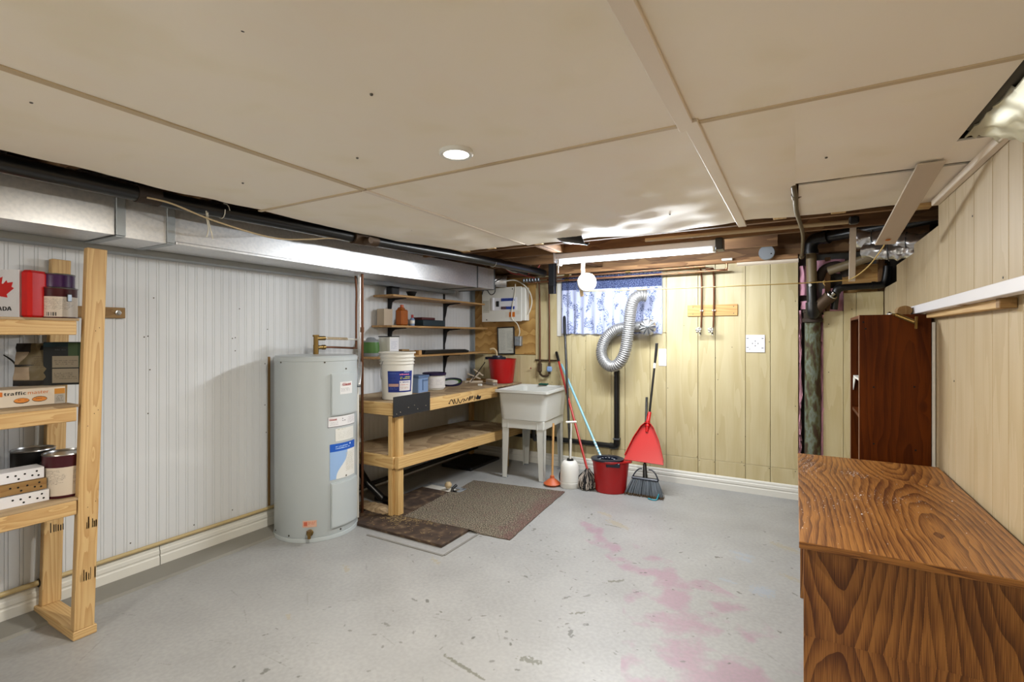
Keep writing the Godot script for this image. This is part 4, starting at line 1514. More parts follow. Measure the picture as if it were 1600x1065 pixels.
# ---------------------------------------------------------------- water heater
func curved_plate(s: SurfaceTool, r: float, a0: float, a1: float, y0: float, y1: float, th: float, n := 12) -> void:
	# a plate wrapped round the tank; angle 0 faces the room's far corner of x, growing towards the camera
	var pt := func(a: float, y: float, rr: float) -> Vector3:
		return V(cos(a) * rr, y, sin(a) * rr)
	for i in n:
		var t0 := lerpf(a0, a1, float(i) / n)
		var t1 := lerpf(a0, a1, float(i + 1) / n)
		var mid := V(cos((t0 + t1) * 0.5), 0, sin((t0 + t1) * 0.5))
		var u0 := float(i) / n
		var u1 := float(i + 1) / n
		face(s, [pt.call(t0, y0, r + th), pt.call(t1, y0, r + th), pt.call(t1, y1, r + th), pt.call(t0, y1, r + th)], [Vector2(1.0 - u0, 1), Vector2(1.0 - u1, 1), Vector2(1.0 - u1, 0), Vector2(1.0 - u0, 0)], mid, 1)
		for e in [[y0, Vector3.DOWN], [y1, Vector3.UP]]:
			face(s, [pt.call(t0, e[0], r), pt.call(t1, e[0], r), pt.call(t1, e[0], r + th), pt.call(t0, e[0], r + th)], [Vector2.ZERO, Vector2.ZERO, Vector2.ZERO, Vector2.ZERO], e[1])
	for e in [[a0, -1.0], [a1, 1.0]]:
		var o: Vector3 = V(-sin(e[0]), 0, cos(e[0])) * e[1]
		face(s, [pt.call(e[0], y0, r), pt.call(e[0], y0, r + th), pt.call(e[0], y1, r + th), pt.call(e[0], y1, r)], [Vector2.ZERO, Vector2.ZERO, Vector2.ZERO, Vector2.ZERO], o)


func water_heater() -> void:
	var r := 0.283
	var t := thing("water_heater", "tall pale grey electric water heater against the beadboard wall", "water heater", V(-3.05, 0, -2.45))
	var s := S()
	lathe(s, [Vector2(0, 0.02), Vector2(r - 0.012, 0.02), Vector2(r - 0.004, 0.026), Vector2(r, 0.035), Vector2(r, 1.235), Vector2(r, 1.24), Vector2(0.0, 1.24)], 72)
	put("tank", s, M.white_enamel, t)
	s = S()
	lathe(s, [Vector2(r + 0.0005, 1.225), Vector2(r + 0.004, 1.228), Vector2(r + 0.004, 1.25), Vector2(r - 0.008, 1.262), Vector2(0.05, 1.268), Vector2(0, 1.268)], 72)
	put("top_cover", s, M.white_enamel, t)
	s = S()
	lathe(s, [Vector2(0, 0.001), Vector2(r + 0.004, 0.001), Vector2(r + 0.005, 0.01), Vector2(r + 0.003, 0.028), Vector2(0, 0.03)], 72)
	put("base_ring", s, M.white_enamel, t)
	# facing: direction of the camera from the tank is about (0.78, 0.63); angle from +x towards +z
	# access covers
	for c in [[0.85, 1.14], [0.075, 0.385]]:
		s = S()
		curved_plate(s, r, -0.50, 0.36, c[0], c[1], 0.012, 16)
		curved_plate(s, r, -0.48, 0.34, c[0] + 0.008, c[1] - 0.008, 0.016, 16)
		put("access_cover", s, M.white_enamel, t)
	# labels
	var sheets := [
		[-0.22, 0.15, 0.995, 1.08, print_card(128, 64, Color(0.84, 0.84, 0.84), [[0.08, 0.5, 0.8, 0.4, Color(0.62, 0.62, 0.64), "type", 0.12]], 31), "brand sticker"],
		[-0.42, 0.43, 0.768, 0.84, print_card(256, 64, Color(0.84, 0.84, 0.85), [[0.0, 0.94, 1.0, 0.06, Color(0.2, 0.2, 0.25), "block"], [0.0, 0.0, 0.012, 1.0, Color(0.3, 0.3, 0.35), "block"], [0.06, 0.5, 0.25, 0.36, Color(0.7, 0.7, 0.72), "type", 0.12], [0.45, 0.2, 0.1, 0.5, Color(0.25, 0.25, 0.28), "type", 0.2], [0.66, 0.15, 0.3, 0.7, Color(0.68, 0.66, 0.68), "type", 0.12]], 32), "rating plate"],
		[-0.36, 0.24, 0.668, 0.755, print_card(128, 96, Color(0.83, 0.83, 0.81), [[0.1, 0.05, 0.4, 0.12, Color(0.68, 0.70, 0.55), "type", 0.1], [0.1, 0.3, 0.8, 0.6, Color(0.76, 0.76, 0.74), "type", 0.08]], 33), "faded white sticker"],
		[-0.42, 0.38, 0.405, 0.652, print_card(256, 256, Color(0.84, 0.84, 0.82), [[0.0, 0.0, 1.0, 0.22, Color(0.10, 0.33, 0.70), "block"], [0.18, 0.07, 0.56, 0.11, Color(0.72, 0.80, 0.92), "type", 0.055], [0.72, 0.03, 0.06, 0.1, Color(0.85, 0.88, 0.95), "type", 0.1], [0.0, 0.22, 1.0, 0.78, Color(0.56, 0.68, 0.84), "wave"], [0.55, 0.3, 0.4, 0.55, Color(0.72, 0.71, 0.66), "type", 0.03]], 34), "blue and white energy label"],
		[0.68, 1.0, 0.105, 0.15, print_card(128, 64, Color(0.80, 0.64, 0.56), [[0.1, 0.2, 0.25, 0.6, Color(0.74, 0.36, 0.26), "block"], [0.4, 0.2, 0.55, 0.6, Color(0.74, 0.42, 0.32), "type", 0.16]], 35), "orange warning sticker"],
	]
	for c in sheets:
		s = S()
		var proud := 0.0165 if c[2] > 0.9 else 0.0012
		curved_plate(s, r + proud, c[0], c[1], c[2], c[3], 0.0006, 12)
		var m := StandardMaterial3D.new()
		m.albedo_texture = c[4]
		m.roughness = 0.4
		put("sticker", s, m, t, c[5])
	letters("lettering", "Giant", 0.017, 0.0008, M.red_ink, t, Transform3D(Basis.from_euler(V(0, PI / 2 + 0.035, 0)), V(cos(-0.035) * (r + 0.019), 1.062, sin(-0.035) * (r + 0.019))), true, 1.2, "Droid Serif")
	letters("lettering", "Giant", 0.012, 0.0008, M.red_ink, t, Transform3D(Basis.from_euler(V(0, PI / 2 - 0.30, 0)), V(cos(0.30) * (r + 0.0030), 0.822, sin(0.30) * (r + 0.0030))), true, 1.2, "Droid Serif")
	# drain valve
	var a := 0.83
	var out := V(cos(a), 0, sin(a))
	var at := out * r + V(0, 0.068, 0)
	s = S()
	tube(s, [at - out * 0.005, at + out * 0.012, at + out * 0.013, at + out * 0.04], [0.022, 0.022, 0.012, 0.012], 14)
	tube(s, [at + out * 0.03 + V(0, 0.015, 0), at + out * 0.035 + V(0, -0.028, 0)], 0.011, 12)
	tube(s, [at + out * 0.03 + V(0, 0.015, 0), at + out * 0.03 + V(0, 0.022, 0)], 0.018, 8)
	put("drain_valve", s, M.brass, t, "brass drain valve")
	s = S()
	for p in [[0.1, 0.05], [-0.07, 1.17], [-0.07, 0.415], [1.35, 0.045], [1.9, 0.05], [0.5, 1.22], [1.62, 1.22]]:
		var o := V(cos(p[0]), 0, sin(p[0]))
		tube(s, [o * (r - 0.002) + V(0, p[1], 0), o * (r + 0.003) + V(0, p[1], 0)], 0.006, 10)
	put("screw_heads", s, M.screw, t).set_meta("kind", "stuff")
	# conduit connector
	var oc := V(cos(-0.62), 0, sin(-0.62))
	s = S()
	tube(s, [oc * (r - 0.01) + V(0, 1.04, 0), oc * (r + 0.03) + V(0, 1.04, 0)], 0.017, 14)
	put("conduit_connector", s, M.grey_metal, t)
	# pipes on the heater
	var p := placed("copper_pipe", "copper water pipe with brass elbow rising from the heater's top", "pipe", V(-3.05, 1.268, -2.45), "copper pipes at the heater")
	s = S()
	tube(s, smooth_path([V(-3.06, 1.318, -2.47), V(-3.065, 1.316, -2.60), V(-3.085, 1.304, -2.84), V(-3.09, 1.31, -2.858), V(-3.09, 1.34, -2.862), V(-3.09, 1.6, -2.862), V(-3.085, 1.75, -2.86), V(-3.09, 1.888, -2.855)], 5), 0.0085, 10)
	put("pipe", s, M.copper, p)
	s = S()
	tube(s, [V(-3.06, 1.262, -2.45), V(-3.06, 1.335, -2.45)], 0.019, 12)
	tube(s, [V(-3.06, 1.318, -2.45), V(-3.06, 1.318, -2.52)], 0.015, 12)
	tube(s, [V(-3.06, 1.318, -2.505), V(-3.06, 1.318, -2.53)], 0.018, 12)
	put("elbow", s, M.brass, p)
	p = placed("copper_pipe", "upper pipe with a pale ribbed sleeve above the heater's top", "pipe", V(-3.06, 1.34, -2.45), "copper pipes at the heater")
	s = S()
	tube(s, [V(-3.06, 1.335, -2.45), V(-3.06, 1.40, -2.45)], 0.017, 12)
	tube(s, [V(-3.06, 1.395, -2.45), V(-3.06, 1.41, -2.45)], 0.023, 12)
	tube(s, [V(-3.06, 1.385, -2.45), V(-3.06, 1.385, -2.53)], 0.016, 12)
	put("elbow", s, M.brass, p)
	s = S()
	tube(s, [V(-3.06, 1.385, -2.53), V(-3.06, 1.37, -2.93)], 0.0075, 10)
	put("pipe", s, M.white_trim, p)
	s = S()
	for k in 14:
		var z := -2.55 - 0.014 * k
		tube(s, [V(-3.06, 1.3842 - 0.0004 * k, z), V(-3.06, 1.3842 - 0.0004 * k, z - 0.008)], 0.0105, 10)
	put("ribbed_sleeve", s, M.cord, p)
	s = S()
	tube(s, smooth_path([V(-3.04, 1.888, -2.85), V(-3.04, 1.6, -2.85), V(-3.03, 1.4, -2.845), V(-3.0, 1.25, -2.82), V(-2.915, 1.16, -2.74), V(-2.835, 1.10, -2.66), V(-2.80, 1.05, -2.62), V(-2.805, 1.04, -2.624)], 6), 0.0135, 12)
	single("steel_conduit", s, M.zinc, "grey metal conduit running from the duct down to the heater", "conduit")
	s = S()
	tube(s, [V(-2.945, 1.888, -2.79), V(-2.945, 0.02, -2.79)], 0.011, 12)
	tube(s, [V(-2.945, 1.47, -2.79), V(-2.945, 1.43, -2.79)], 0.014, 12)
	single("copper_riser", s, M.copper, "long vertical copper pipe between the heater and the workbench", "pipe")
	s = S()
	tube(s, [V(-2.90, 1.03, -2.70), V(-2.90, 0.02, -2.70)], 0.011, 12)
	tube(s, smooth_path([V(-2.90, 1.03, -2.70), V(-2.90, 1.05, -2.70), V(-2.888, 1.062, -2.69), V(-2.87, 1.064, -2.67)], 4), 0.011, 12)
	single("relief_pipe", s, M.white_trim, "pale relief pipe going down the heater's side to the floor", "pipe")


# ---------------------------------------------------------------- shelves on the beadboard wall
func wall_shelves() -> void:
	for z in [-3.50, -4.35]:
		var s := S()
		slab(s, V(WALL_L, 0.95, z - 0.012), V(WALL_L + 0.014, 1.86, z + 0.012), 0.002)
		single("shelf_standard", s, M.black_paint, "dark slotted shelf standard nearest the water heater" if z > -4 else "dark slotted shelf standard nearest the plywood corner", "shelf standard", "shelf standards")
	var say := ["top wall shelf, just under the galvanised duct, with a black bowl", "middle wall shelf holding the amber bottle and dark binder", "lowest wall shelf holding a flat black case and white carton"]
	for k in 3:
		var y: float = [1.775, 1.498, 1.222][k]
		var z0: float = [-3.30, -3.28, -3.05][k]
		var t := placed("wall_shelf", say[k], "shelf", V(-3.2, y, -4.0), "shelves on the beadboard wall")
		var s := S()
		slab(s, V(-3.345, y - 0.018, -4.86), V(-3.10, y, z0), 0.002, 2)
		put("board", s, M.shelf_wood, t)
		for z in [-3.50, -4.35]:
			s = S()
			prism(s, [Vector2(-3.336, y - 0.0185), Vector2(-3.13, y - 0.0185), Vector2(-3.13, y - 0.026), Vector2(-3.27, y - 0.036), Vector2(-3.302, y - 0.055), Vector2(-3.322, y - 0.15), Vector2(-3.336, y - 0.19)], z - 0.006, z + 0.006)
			put("bracket", s, M.black_paint, t)
	# things on them
	var s := S()
	box(s, V(0, 0.035, 0), V(0.08, 0.07, 0.10), 0.008)
	box(s, V(0, 0.074, 0), V(0.086, 0.008, 0.106), 0.003)
	var o := single("dark_tin", s, M.black_paint, "small dark tin at the near end of the top wall shelf", "tin")
	o.position = V(-3.22, 1.776, -3.42)
	s = S()
	lathe(s, [Vector2(0, 0), Vector2(0.03, 0), Vector2(0.034, 0.006), Vector2(0.05, 0.042), Vector2(0.053, 0.046), Vector2(0.050, 0.046), Vector2(0.032, 0.01), Vector2(0, 0.008)], 24)
	o = single("black_bowl", s, M.black_plastic, "small black bowl in the open on the top wall shelf", "bowl")
	o.position = V(-3.17, 1.776, -3.62)
	s = S()
	box(s, V(0, 0.075, 0), V(0.09, 0.15, 0.11), 0.002)
	o = single("beige_box", s, M.beige_card, "beige cardboard box at the near end of the middle wall shelf", "box")
	o.position = V(-3.27, 1.499, -3.37)
	var t := thing("amber_bottle", "amber plastic jug with orange cap on the middle wall shelf", "bottle", V(-3.2, 1.499, -3.52), 0.2)
	s = S()
	box(s, V(0, 0.075, 0), V(0.075, 0.15, 0.115), 0.012)
	box(s, V(0, 0.155, 0.01), V(0.055, 0.03, 0.07), 0.012)
	put("body", s, M.amber, t)
	s = S()
	lathe(s, [Vector2(0, 0.195), Vector2(0.017, 0.195), Vector2(0.018, 0.17), Vector2(0.018, 0.165), Vector2(0, 0.165)], 14)
	put("cap", s, M.orange_rubber, t)
	t = thing("blue_bottle", "tiny blue and white bottle beside the amber jug", "bottle", V(-3.16, 1.499, -3.62))
	s = S()
	lathe(s, [Vector2(0, 0), Vector2(0.022, 0), Vector2(0.023, 0.06), Vector2(0.012, 0.075), Vector2(0.0, 0.075)], 16)
	put("body", s, M.blue_tote, t)
	s = S()
	lathe(s, [Vector2(0.024, 0.02), Vector2(0.024, 0.05)], 16)
	put("wrapper", s, M.white_plastic, t)
	s = S()
	lathe(s, [Vector2(0, 0.105), Vector2(0.012, 0.105), Vector2(0.012, 0.074), Vector2(0, 0.074)], 12)
	put("cap", s, M.red_plastic, t)
	s = S()
	box(s, V(0, 0.03, 0), V(0.17, 0.06, 0.34), 0.005)
	o = single("dark_binder", s, M.teal_box, "dark teal binder lying flat on the middle wall shelf", "binder")
	o.position = V(-3.20, 1.499, -3.90)
	s = S()
	box(s, V(0, 0.012, 0), V(0.14, 0.024, 0.2), 0.003)
	o = single("red_notebook", s, M.dark_red_box, "dark red notebook on top of the teal binder", "notebook")
	o.position = V(-3.21, 1.56, -3.84)
	# lowest shelf
	t = thing("seed_bag", "grey and green bag at the near end of the lowest wall shelf", "bag", V(-3.24, 1.223, -3.17), 0.5)
	s = S()
	var lump := noise(530, 5.0, 2)
	lathe(s, [Vector2(0, 0), Vector2(0.062, 0.0), Vector2(0.07, 0.02), Vector2(0.071, 0.09), Vector2(0.066, 0.13), Vector2(0.03, 0.165), Vector2(0.0, 0.17)], 20, Transform3D(), 1.0, 0.8)
	put("bag", s, M.plate_grey, t)
	mat("green_print", Color(0.25, 0.42, 0.16), 0.5)
	s = S()
	lathe(s, [Vector2(0.0725, 0.03), Vector2(0.0735, 0.09), Vector2(0.0685, 0.125)], 20, Transform3D(), 1.0, 0.8)
	put("printed_band", s, M.green_print, t, "green printed band")
	t = thing("white_carton", "white printed carton with a dark top edge on the lowest wall shelf", "carton", V(-3.19, 1.223, -3.34), 0.1)
	s = S()
	box(s, V(0, 0.085, 0), V(0.12, 0.17, 0.13), 0.002)
	put("carton", s, M.white_plastic, t)
	mat("carton_print", Color(1, 1, 1), 0.6, 0.0, print_card(64, 96, Color(0.84, 0.84, 0.86), [[0.15, 0.2, 0.7, 0.5, Color(0.68, 0.70, 0.76), "type", 0.06]], 41))
	s = S()
	face(s, [V(0.0606, 0.01, 0.062), V(0.0606, 0.01, -0.062), V(0.0606, 0.16, -0.062), V(0.0606, 0.16, 0.062)], [Vector2(0, 1), Vector2(1, 1), Vector2(1, 0), Vector2(0, 0)], V(1, 0, 0))
	put("printed_face", s, M.carton_print, t)
	s = S()
	box(s, V(0, 0.174, 0), V(0.13, 0.008, 0.14), 0.002)
	put("lid", s, M.black_paint, t, "dark lid")
	t = thing("flat_case", "long flat black case on the lowest wall shelf", "case", V(-3.19, 1.223, -4.13))
	s = S()
	prism(s, [Vector2(-0.38, 0.006), Vector2(0.36, 0.0), Vector2(0.38, 0.02), Vector2(0.30, 0.036), Vector2(-0.36, 0.04)], -0.07, 0.07, Transform3D(Basis(V(0, 0, -1), V(0, 1, 0), V(1, 0, 0)), Vector3.ZERO))
	put("shell", s, M.black_plastic, t)
	s = S()
	box(s, V(0.045, 0.02, 0.40), V(0.05, 0.05, 0.04), 0.002)
	o = single("wood_block", s, M.light_wood, "short wood block at the near end of the flat black case", "block")
	o.position = V(-3.18, 1.2205, -4.08)
	s = S()
	box(s, V(0, 0.02, 0), V(0.12, 0.04, 0.2), 0.003)
	box(s, V(0, 0.047, 0.02), V(0.08, 0.014, 0.1), 0.002)
	o = single("dark_tool_tray", s, M.cleat_wood, "low brown tray behind the white pail on the lowest wall shelf", "tray")
	o.position = V(-3.20, 1.223, -3.55)


# ---------------------------------------------------------------- workbench
func workbench() -> void:
	var t := placed("workbench", "rough timber workbench with a lower shelf beside the water heater", "workbench", V(-3.0, 0, -3.8))
	var s := S()
	slab(s, V(-3.335, 0.868, -4.88), V(-2.665, 0.885, -2.872), 0.002, 2)
	put("top_board", s, M.bench_ply, t)
	s = S()
	slab(s, V(-2.664, 0.785, -4.30), V(-2.626, 0.884, -2.835), 0.003, 2)
	put("front_rail", s, M.pine_pale, t)
	s = S()
	slab(s, V(-3.335, 0.79, -2.871), V(-2.665, 0.884, -2.835), 0.003, 0)
	put("end_rail", s, M.pine_pale, t)
	# lower shelf, rising a little towards the corner
	var tilt := Transform3D(Basis.from_euler(V(-0.03, 0, 0)), V(-3.0, 0.43, -2.85))
	s = S()
	box(s, V(-0.005, 0.037, -1.0), V(0.66, 0.016, 1.95), 0.002, tilt, 2)
	put("shelf_board", s, M.bench_ply, t)
	s = S()
	box(s, V(0.355, 0.0, -1.0), V(0.038, 0.089, 2.0), 0.003, tilt, 2)
	put("shelf_rail", s, M.pine_pale, t)
	s = S()
	box(s, V(0.0, 0.0, 0.0), V(0.67, 0.089, 0.038), 0.003, tilt, 0)
	put("shelf_end_rail", s, M.pine_pale, t)
	for c in [[-2.705, -2.873, 0.786], [-3.29, -2.90, 0.788], [-2.705, -4.60, 0.868], [-3.29, -4.80, 0.868]]:
		s = S()
		slab(s, V(c[0] - 0.02, 0.021 if c[1] > -3 else 0.0, c[1] - 0.03), V(c[0] + 0.02, c[2], c[1] + 0.03), 0.003, 1)
		put("leg", s, M.pine_pale, t)
	s = S()
	slab(s, V(-2.685, 0.021, -2.933), V(-2.647, 0.786, -2.872), 0.003, 1)
	put("leg", s, M.pine_pale, t)
	# dark scribble on the front rail
	s = S()
	var r2 := RandomNumberGenerator.new()
	r2.seed = 8
	for k in 9:
		var z := -3.48 - 0.055 * k
		var pts := []
		for j in 6:
			pts.append(V(-2.6255, 0.82 + r2.randf_range(-0.022, 0.026), z - 0.011 * j + r2.randf_range(-0.008, 0.008)))
		tube(s, smooth_path(pts, 3), 0.0035 if k < 8 else 0.009, 6)
	put("marker_scribble", s, M.hole, t)
	# sawdust and stains on the shelf
	s = S()
	for k in 160:
		var p := V(r2.randf_range(-0.25, 0.3), 0.0452, r2.randf_range(-1.7, -0.1))
		if k % 3 == 0:
			p = V(0.22 + r2.randfn() * 0.05, 0.0452, -0.95 + r2.randfn() * 0.13)
		lathe(s, [Vector2(0, 0.0012), Vector2(r2.randf_range(0.003, 0.008), 0.0)], 5, tilt * Transform3D(Basis.from_euler(V(0, r2.randf() * 6.0, 0)), p), 1.0, r2.randf_range(0.4, 1.6))
	put("sawdust", s, M.debris, t).set_meta("kind", "stuff")
	# black plate with screws on the front
	var p := thing("black_plate", "black metal plate screwed onto the workbench's front rail", "plate", V(-2.6245, 0.865, -3.005))
	s = S()
	box(s, V(0.003, 0.0, 0), V(0.006, 0.155, 0.43), 0.0015, Transform3D(Basis.from_euler(V(0.0, 0, 0)), Vector3.ZERO))
	put("plate", s, M.black_paint, p)
	s = S()
	for q in [[-0.045, 0.14], [-0.02, 0.05], [-0.045, -0.06], [-0.03, -0.16], [-0.055, 0.18], [-0.01, -0.02]]:
		lathe(s, [Vector2(0, 0.003), Vector2(0.0035, 0.0025), Vector2(0.005, 0.0)], 8, Transform3D(Basis(V(0, 0, -1), V(1, 0, 0), V(0, -1, 0)), V(0.0058, q[0], q[1])))
	put("screws", s, M.chrome, p).set_meta("kind", "stuff")


func pail(t: Node3D, r0: float, r1: float, h: float, m: Material, called := "body") -> void:
	var s := S()
	lathe(s, [Vector2(0, 0.0), Vector2(r0 - 0.006, 0.0), Vector2(r0, 0.006), Vector2(r1 - 0.003, h - 0.006), Vector2(r1 + 0.003, h - 0.005), Vector2(r1 + 0.003, h), Vector2(r1 - 0.004, h), Vector2(r0 - 0.006, 0.01), Vector2(0, 0.008)], 48)
	put(called, s, m, t)


func bench_goods() -> void:
	var y := 0.886
	# big white pail with a blue label
	var t := thing("white_pail", "large white plastic pail with a bright blue label on the workbench", "pail", V(-2.85, y, -3.08))
	var r0 := 0.120
	var r1 := 0.140
	var h := 0.385
	pail(t, r0, r1, h, M.bucket_plastic)
	var s := S()
	for c in [[0.97, 1.0, 0.010], [0.885, 0.90, 0.007], [0.815, 0.83, 0.007], [0.745, 0.76, 0.006]]:
		var ra := lerpf(r0, r1, c[0])
		lathe(s, [Vector2(ra - 0.002, h * c[0]), Vector2(ra + c[2], h * c[0] + 0.001), Vector2(ra + c[2] + 0.001, h * c[1]), Vector2(ra - 0.002, h * c[1] + 0.002)], 48)
	put("rim_ribs", s, M.bucket_plastic, t)
	mat("pail_print", Color(1, 1, 1), 0.4, 0.0, print_card(256, 192, Color(0.05, 0.14, 0.46), [[0.03, 0.05, 0.42, 0.5, Color(0.10, 0.20, 0.52), "block"], [0.06, 0.1, 0.34, 0.08, Color(0.32, 0.42, 0.68), "type", 0.05], [0.06, 0.3, 0.3, 0.1, Color(0.07, 0.15, 0.42), "type", 0.05], [0.03, 0.6, 0.38, 0.14, Color(0.70, 0.55, 0.50), "block"], [0.05, 0.78, 0.36, 0.14, Color(0.32, 0.38, 0.62), "type", 0.06], [0.6, 0.03, 0.26, 0.06, Color(0.85, 0.88, 0.92), "type", 0.06], [0.44, 0.12, 0.52, 0.12, Color(0.88, 0.50, 0.60), "type", 0.11], [0.47, 0.26, 0.46, 0.16, Color(0.80, 0.80, 0.20), "type", 0.08], [0.44, 0.46, 0.48, 0.48, Color(0.82, 0.80, 0.80), "block"], [0.46, 0.5, 0.42, 0.1, Color(0.25, 0.28, 0.50), "type", 0.09], [0.45, 0.64, 0.42, 0.08, Color(0.75, 0.40, 0.35), "type", 0.05], [0.47, 0.76, 0.4, 0.12, Color(0.72, 0.55, 0.48), "type", 0.05]], 51))
	s = S()
	var n := 20
	for i in n:
		var a0 := lerpf(1.42, -0.25, float(i) / n)
		var a1 := lerpf(1.42, -0.25, float(i + 1) / n)
		var q := []
		for c in [[a0, 0.065], [a1, 0.065], [a1, 0.235], [a0, 0.235]]:
			var rr: float = lerpf(r0, r1, c[1] / h) + 0.0012
			q.append(V(cos(c[0]) * rr, c[1], sin(c[0]) * rr))
		face(s, q, [Vector2(float(i) / n, 1), Vector2(float(i + 1) / n, 1), Vector2(float(i + 1) / n, 0), Vector2(float(i) / n, 0)], V(cos(a0), 0, sin(a0)), 1)
	put("printed_label", s, M.pail_print, t, "blue printed label")
	# wire bail hanging at the side
	s = S()
	var bail := []
	for k in 17:
		var a := PI * k / 16.0
		var q := V(-sin(a) * 0.10, 0.30 - sin(a) * 0.16, 0)
		bail.append(V(-0.035 - 0.09 * sin(a), 0.315 - 0.20 * sin(a), 0.0) + V(0.02, 0, 0.148 * cos(a)))
	tube(s, bail, 0.002, 6)
	put("bail", s, M.grey_metal, t, "thin wire handle")
	# blue tote
	t = thing("blue_tote", "small pale blue plastic box behind the white pail", "box", V(-3.03, y, -3.55), 0.1)
	s = S()
	prism(s, rounded(0.13, 0.16, 0.015), 0.0, 0.135, Transform3D(Basis(V(1, 0, 0), V(0, 0, 1), V(0, 1, 0)), Vector3.ZERO))
	put("body", s, M.blue_tote, t)
	s = S()
	prism(s, rounded(0.145, 0.175, 0.015), 0.135, 0.155, Transform3D(Basis(V(1, 0, 0), V(0, 0, 1), V(0, 1, 0)), Vector3.ZERO))
	put("lid", s, M.blue_tote_lid, t)
	s = S()
	box(s, V(0.068, 0.07, 0.02), V(0.008, 0.10, 0.006), 0.002)
	box(s, V(0.068, 0.11, -0.02), V(0.008, 0.012, 0.08), 0.002)
	put("clip", s, M.blue_tote_lid, t)
	# white tub with a purple lid
	t = thing("white_tub", "white plastic tub with a purple lid beside the blue box", "tub", V(-3.04, y, -3.80))
	pail(t, 0.095, 0.108, 0.15, M.white_plastic)
	s = S()
	lathe(s, [Vector2(0.113, 0.138), Vector2(0.115, 0.160), Vector2(0.108, 0.163), Vector2(0.104, 0.156), Vector2(0, 0.156), ], 40)
	put("lid", s, M.purple_plastic, t)
	mat("tub_print", Color(1, 1, 1), 0.5, 0.0, print_card(128, 96, Color(0.84, 0.83, 0.82), [[0.1, 0.15, 0.3, 0.6, Color(0.70, 0.69, 0.70), "type", 0.06], [0.5, 0.15, 0.3, 0.6, Color(0.70, 0.69, 0.70), "type", 0.06], [0.12, 0.82, 0.08, 0.12, Color(0.2, 0.2, 0.22), "bars"]], 52))
	s = S()
	curved_plate(s, 0.1075, -0.4, 1.9, 0.02, 0.12, 0.0008, 20)
	put("paper_label", s, M.tub_print, t)
	# purple lid lying tilted, with a green and white print
	t = thing("purple_lid", "loose purple tub lid with a white and green print, leaning", "lid", V(-3.13, y + 0.028, -4.19))
	t.rotation = V(0.22, 0.0, -0.10)
	s = S()
	lathe(s, [Vector2(0.0, -0.004), Vector2(0.115, -0.004), Vector2(0.118, 0.0), Vector2(0.118, 0.016), Vector2(0.112, 0.016), Vector2(0.108, 0.003), Vector2(0, 0.003)], 40)
	put("lid", s, M.purple_plastic, t)
	s = S()
	lathe(s, [Vector2(0.078, 0.0045), Vector2(0.0, 0.0045)], 32)
	put("print", s, M.white_paint, t, "white print")
	s = S()
	lathe(s, [Vector2(0.106, 0.0042), Vector2(0.078, 0.0046)], 32)
	put("print_ring", s, M.green_print, t, "green ring")
	# little wooden rack and rod, brush
	t = thing("wooden_clamp", "small wooden clamp with crossed bars lying near the red pail", "clamp", V(-3.10, y, -4.56), 0.3)
	s = S()
	beam(s, V(-0.08, 0.012, 0.06), V(0.10, 0.012, -0.02), 0.03, 0.022)
	beam(s, V(-0.02, 0.012, 0.10), V(0.06, 0.11, -0.06), 0.018, 0.014)
	put("bars", s, M.beige_card, t)
	s = S()
	beam(s, V(-0.06, 0.10, 0.02), V(0.09, 0.045, 0.02), 0.016, 0.014)
	beam(s, V(0.0, 0.145, -0.02), V(0.10, 0.075, -0.05), 0.016, 0.014)
	put("cross_bars", s, M.beige_card, t)
	s = S()
	tube(s, [V(0.0, 0.02, 0.08), V(0.10, 0.22, -0.12)], 0.005, 8)
	put("spindle", s, M.old_iron, t)
	s = S()
	slab(s, V(-3.28, y, -4.82), V(-2.98, y + 0.03, -4.68), 0.003, 0)
	single("wood_offcut", s, M.cleat_wood, "dull wood offcut lying at the back of the workbench", "offcut")
	t = thing("scrub_brush", "scrubbing brush with pale wooden back near the red pail", "brush", V(-2.80, y, -4.46), -0.55)
	s = S()
	prism(s, rounded(0.19, 0.06, 0.02), 0.034, 0.054, Transform3D(Basis(V(1, 0, 0), V(0, 0, 1), V(0, 1, 0)), Vector3.ZERO))
	put("wooden_back", s, M.beige_card, t)
	s = S()
	for i in 17:
		for j in 4:
			tube(s, [V(-0.084 + 0.0105 * i, 0.034, -0.02 + 0.0135 * j), V(-0.086 + 0.0108 * i, 0.0, -0.022 + 0.0145 * j)], [0.003, 0.005], 5)
	put("bristles", s, M.mop_light, t).set_meta("kind", "stuff")
	s = S()
	box(s, V(0, 0.012, 0), V(0.05, 0.024, 0.02), 0.006)
	var o := single("chalk_block", s, M.white_plastic, "tiny white block lying on the workbench's edge by the tub", "block")
	o.position = V(-2.82, y, -4.27)
	# red pail with a wringer and a pale hose end
	t = thing("red_pail", "red mop pail with navy wringer on the workbench's far end", "pail", V(-2.82, y, -4.715))
	pail(t, 0.122, 0.155, 0.265, M.red_plastic)
	s = S()
	prism(s, rounded(0.22, 0.16, 0.05), 0.258, 0.285, Transform3D(Basis(V(1, 0, 0), V(0, 0, 1), V(0, 1, 0)), V(-0.075, 0, 0.02)))
	lathe(s, [Vector2(0.06, 0.285), Vector2(0.055, 0.30), Vector2(0.04, 0.302), Vector2(0.036, 0.2), Vector2(0.0, 0.19)], 20, Transform3D(Basis(), V(-0.05, 0, 0.02)))
	put("wringer", s, M.navy_plastic, t)
	s = S()
	tube(s, smooth_path([V(-0.04, 0.30, 0.05), V(-0.045, 0.345, 0.05), V(-0.075, 0.375, 0.06), V(-0.11, 0.37, 0.075)], 5), 0.011, 10)
	put("spout", s, M.cord, t)


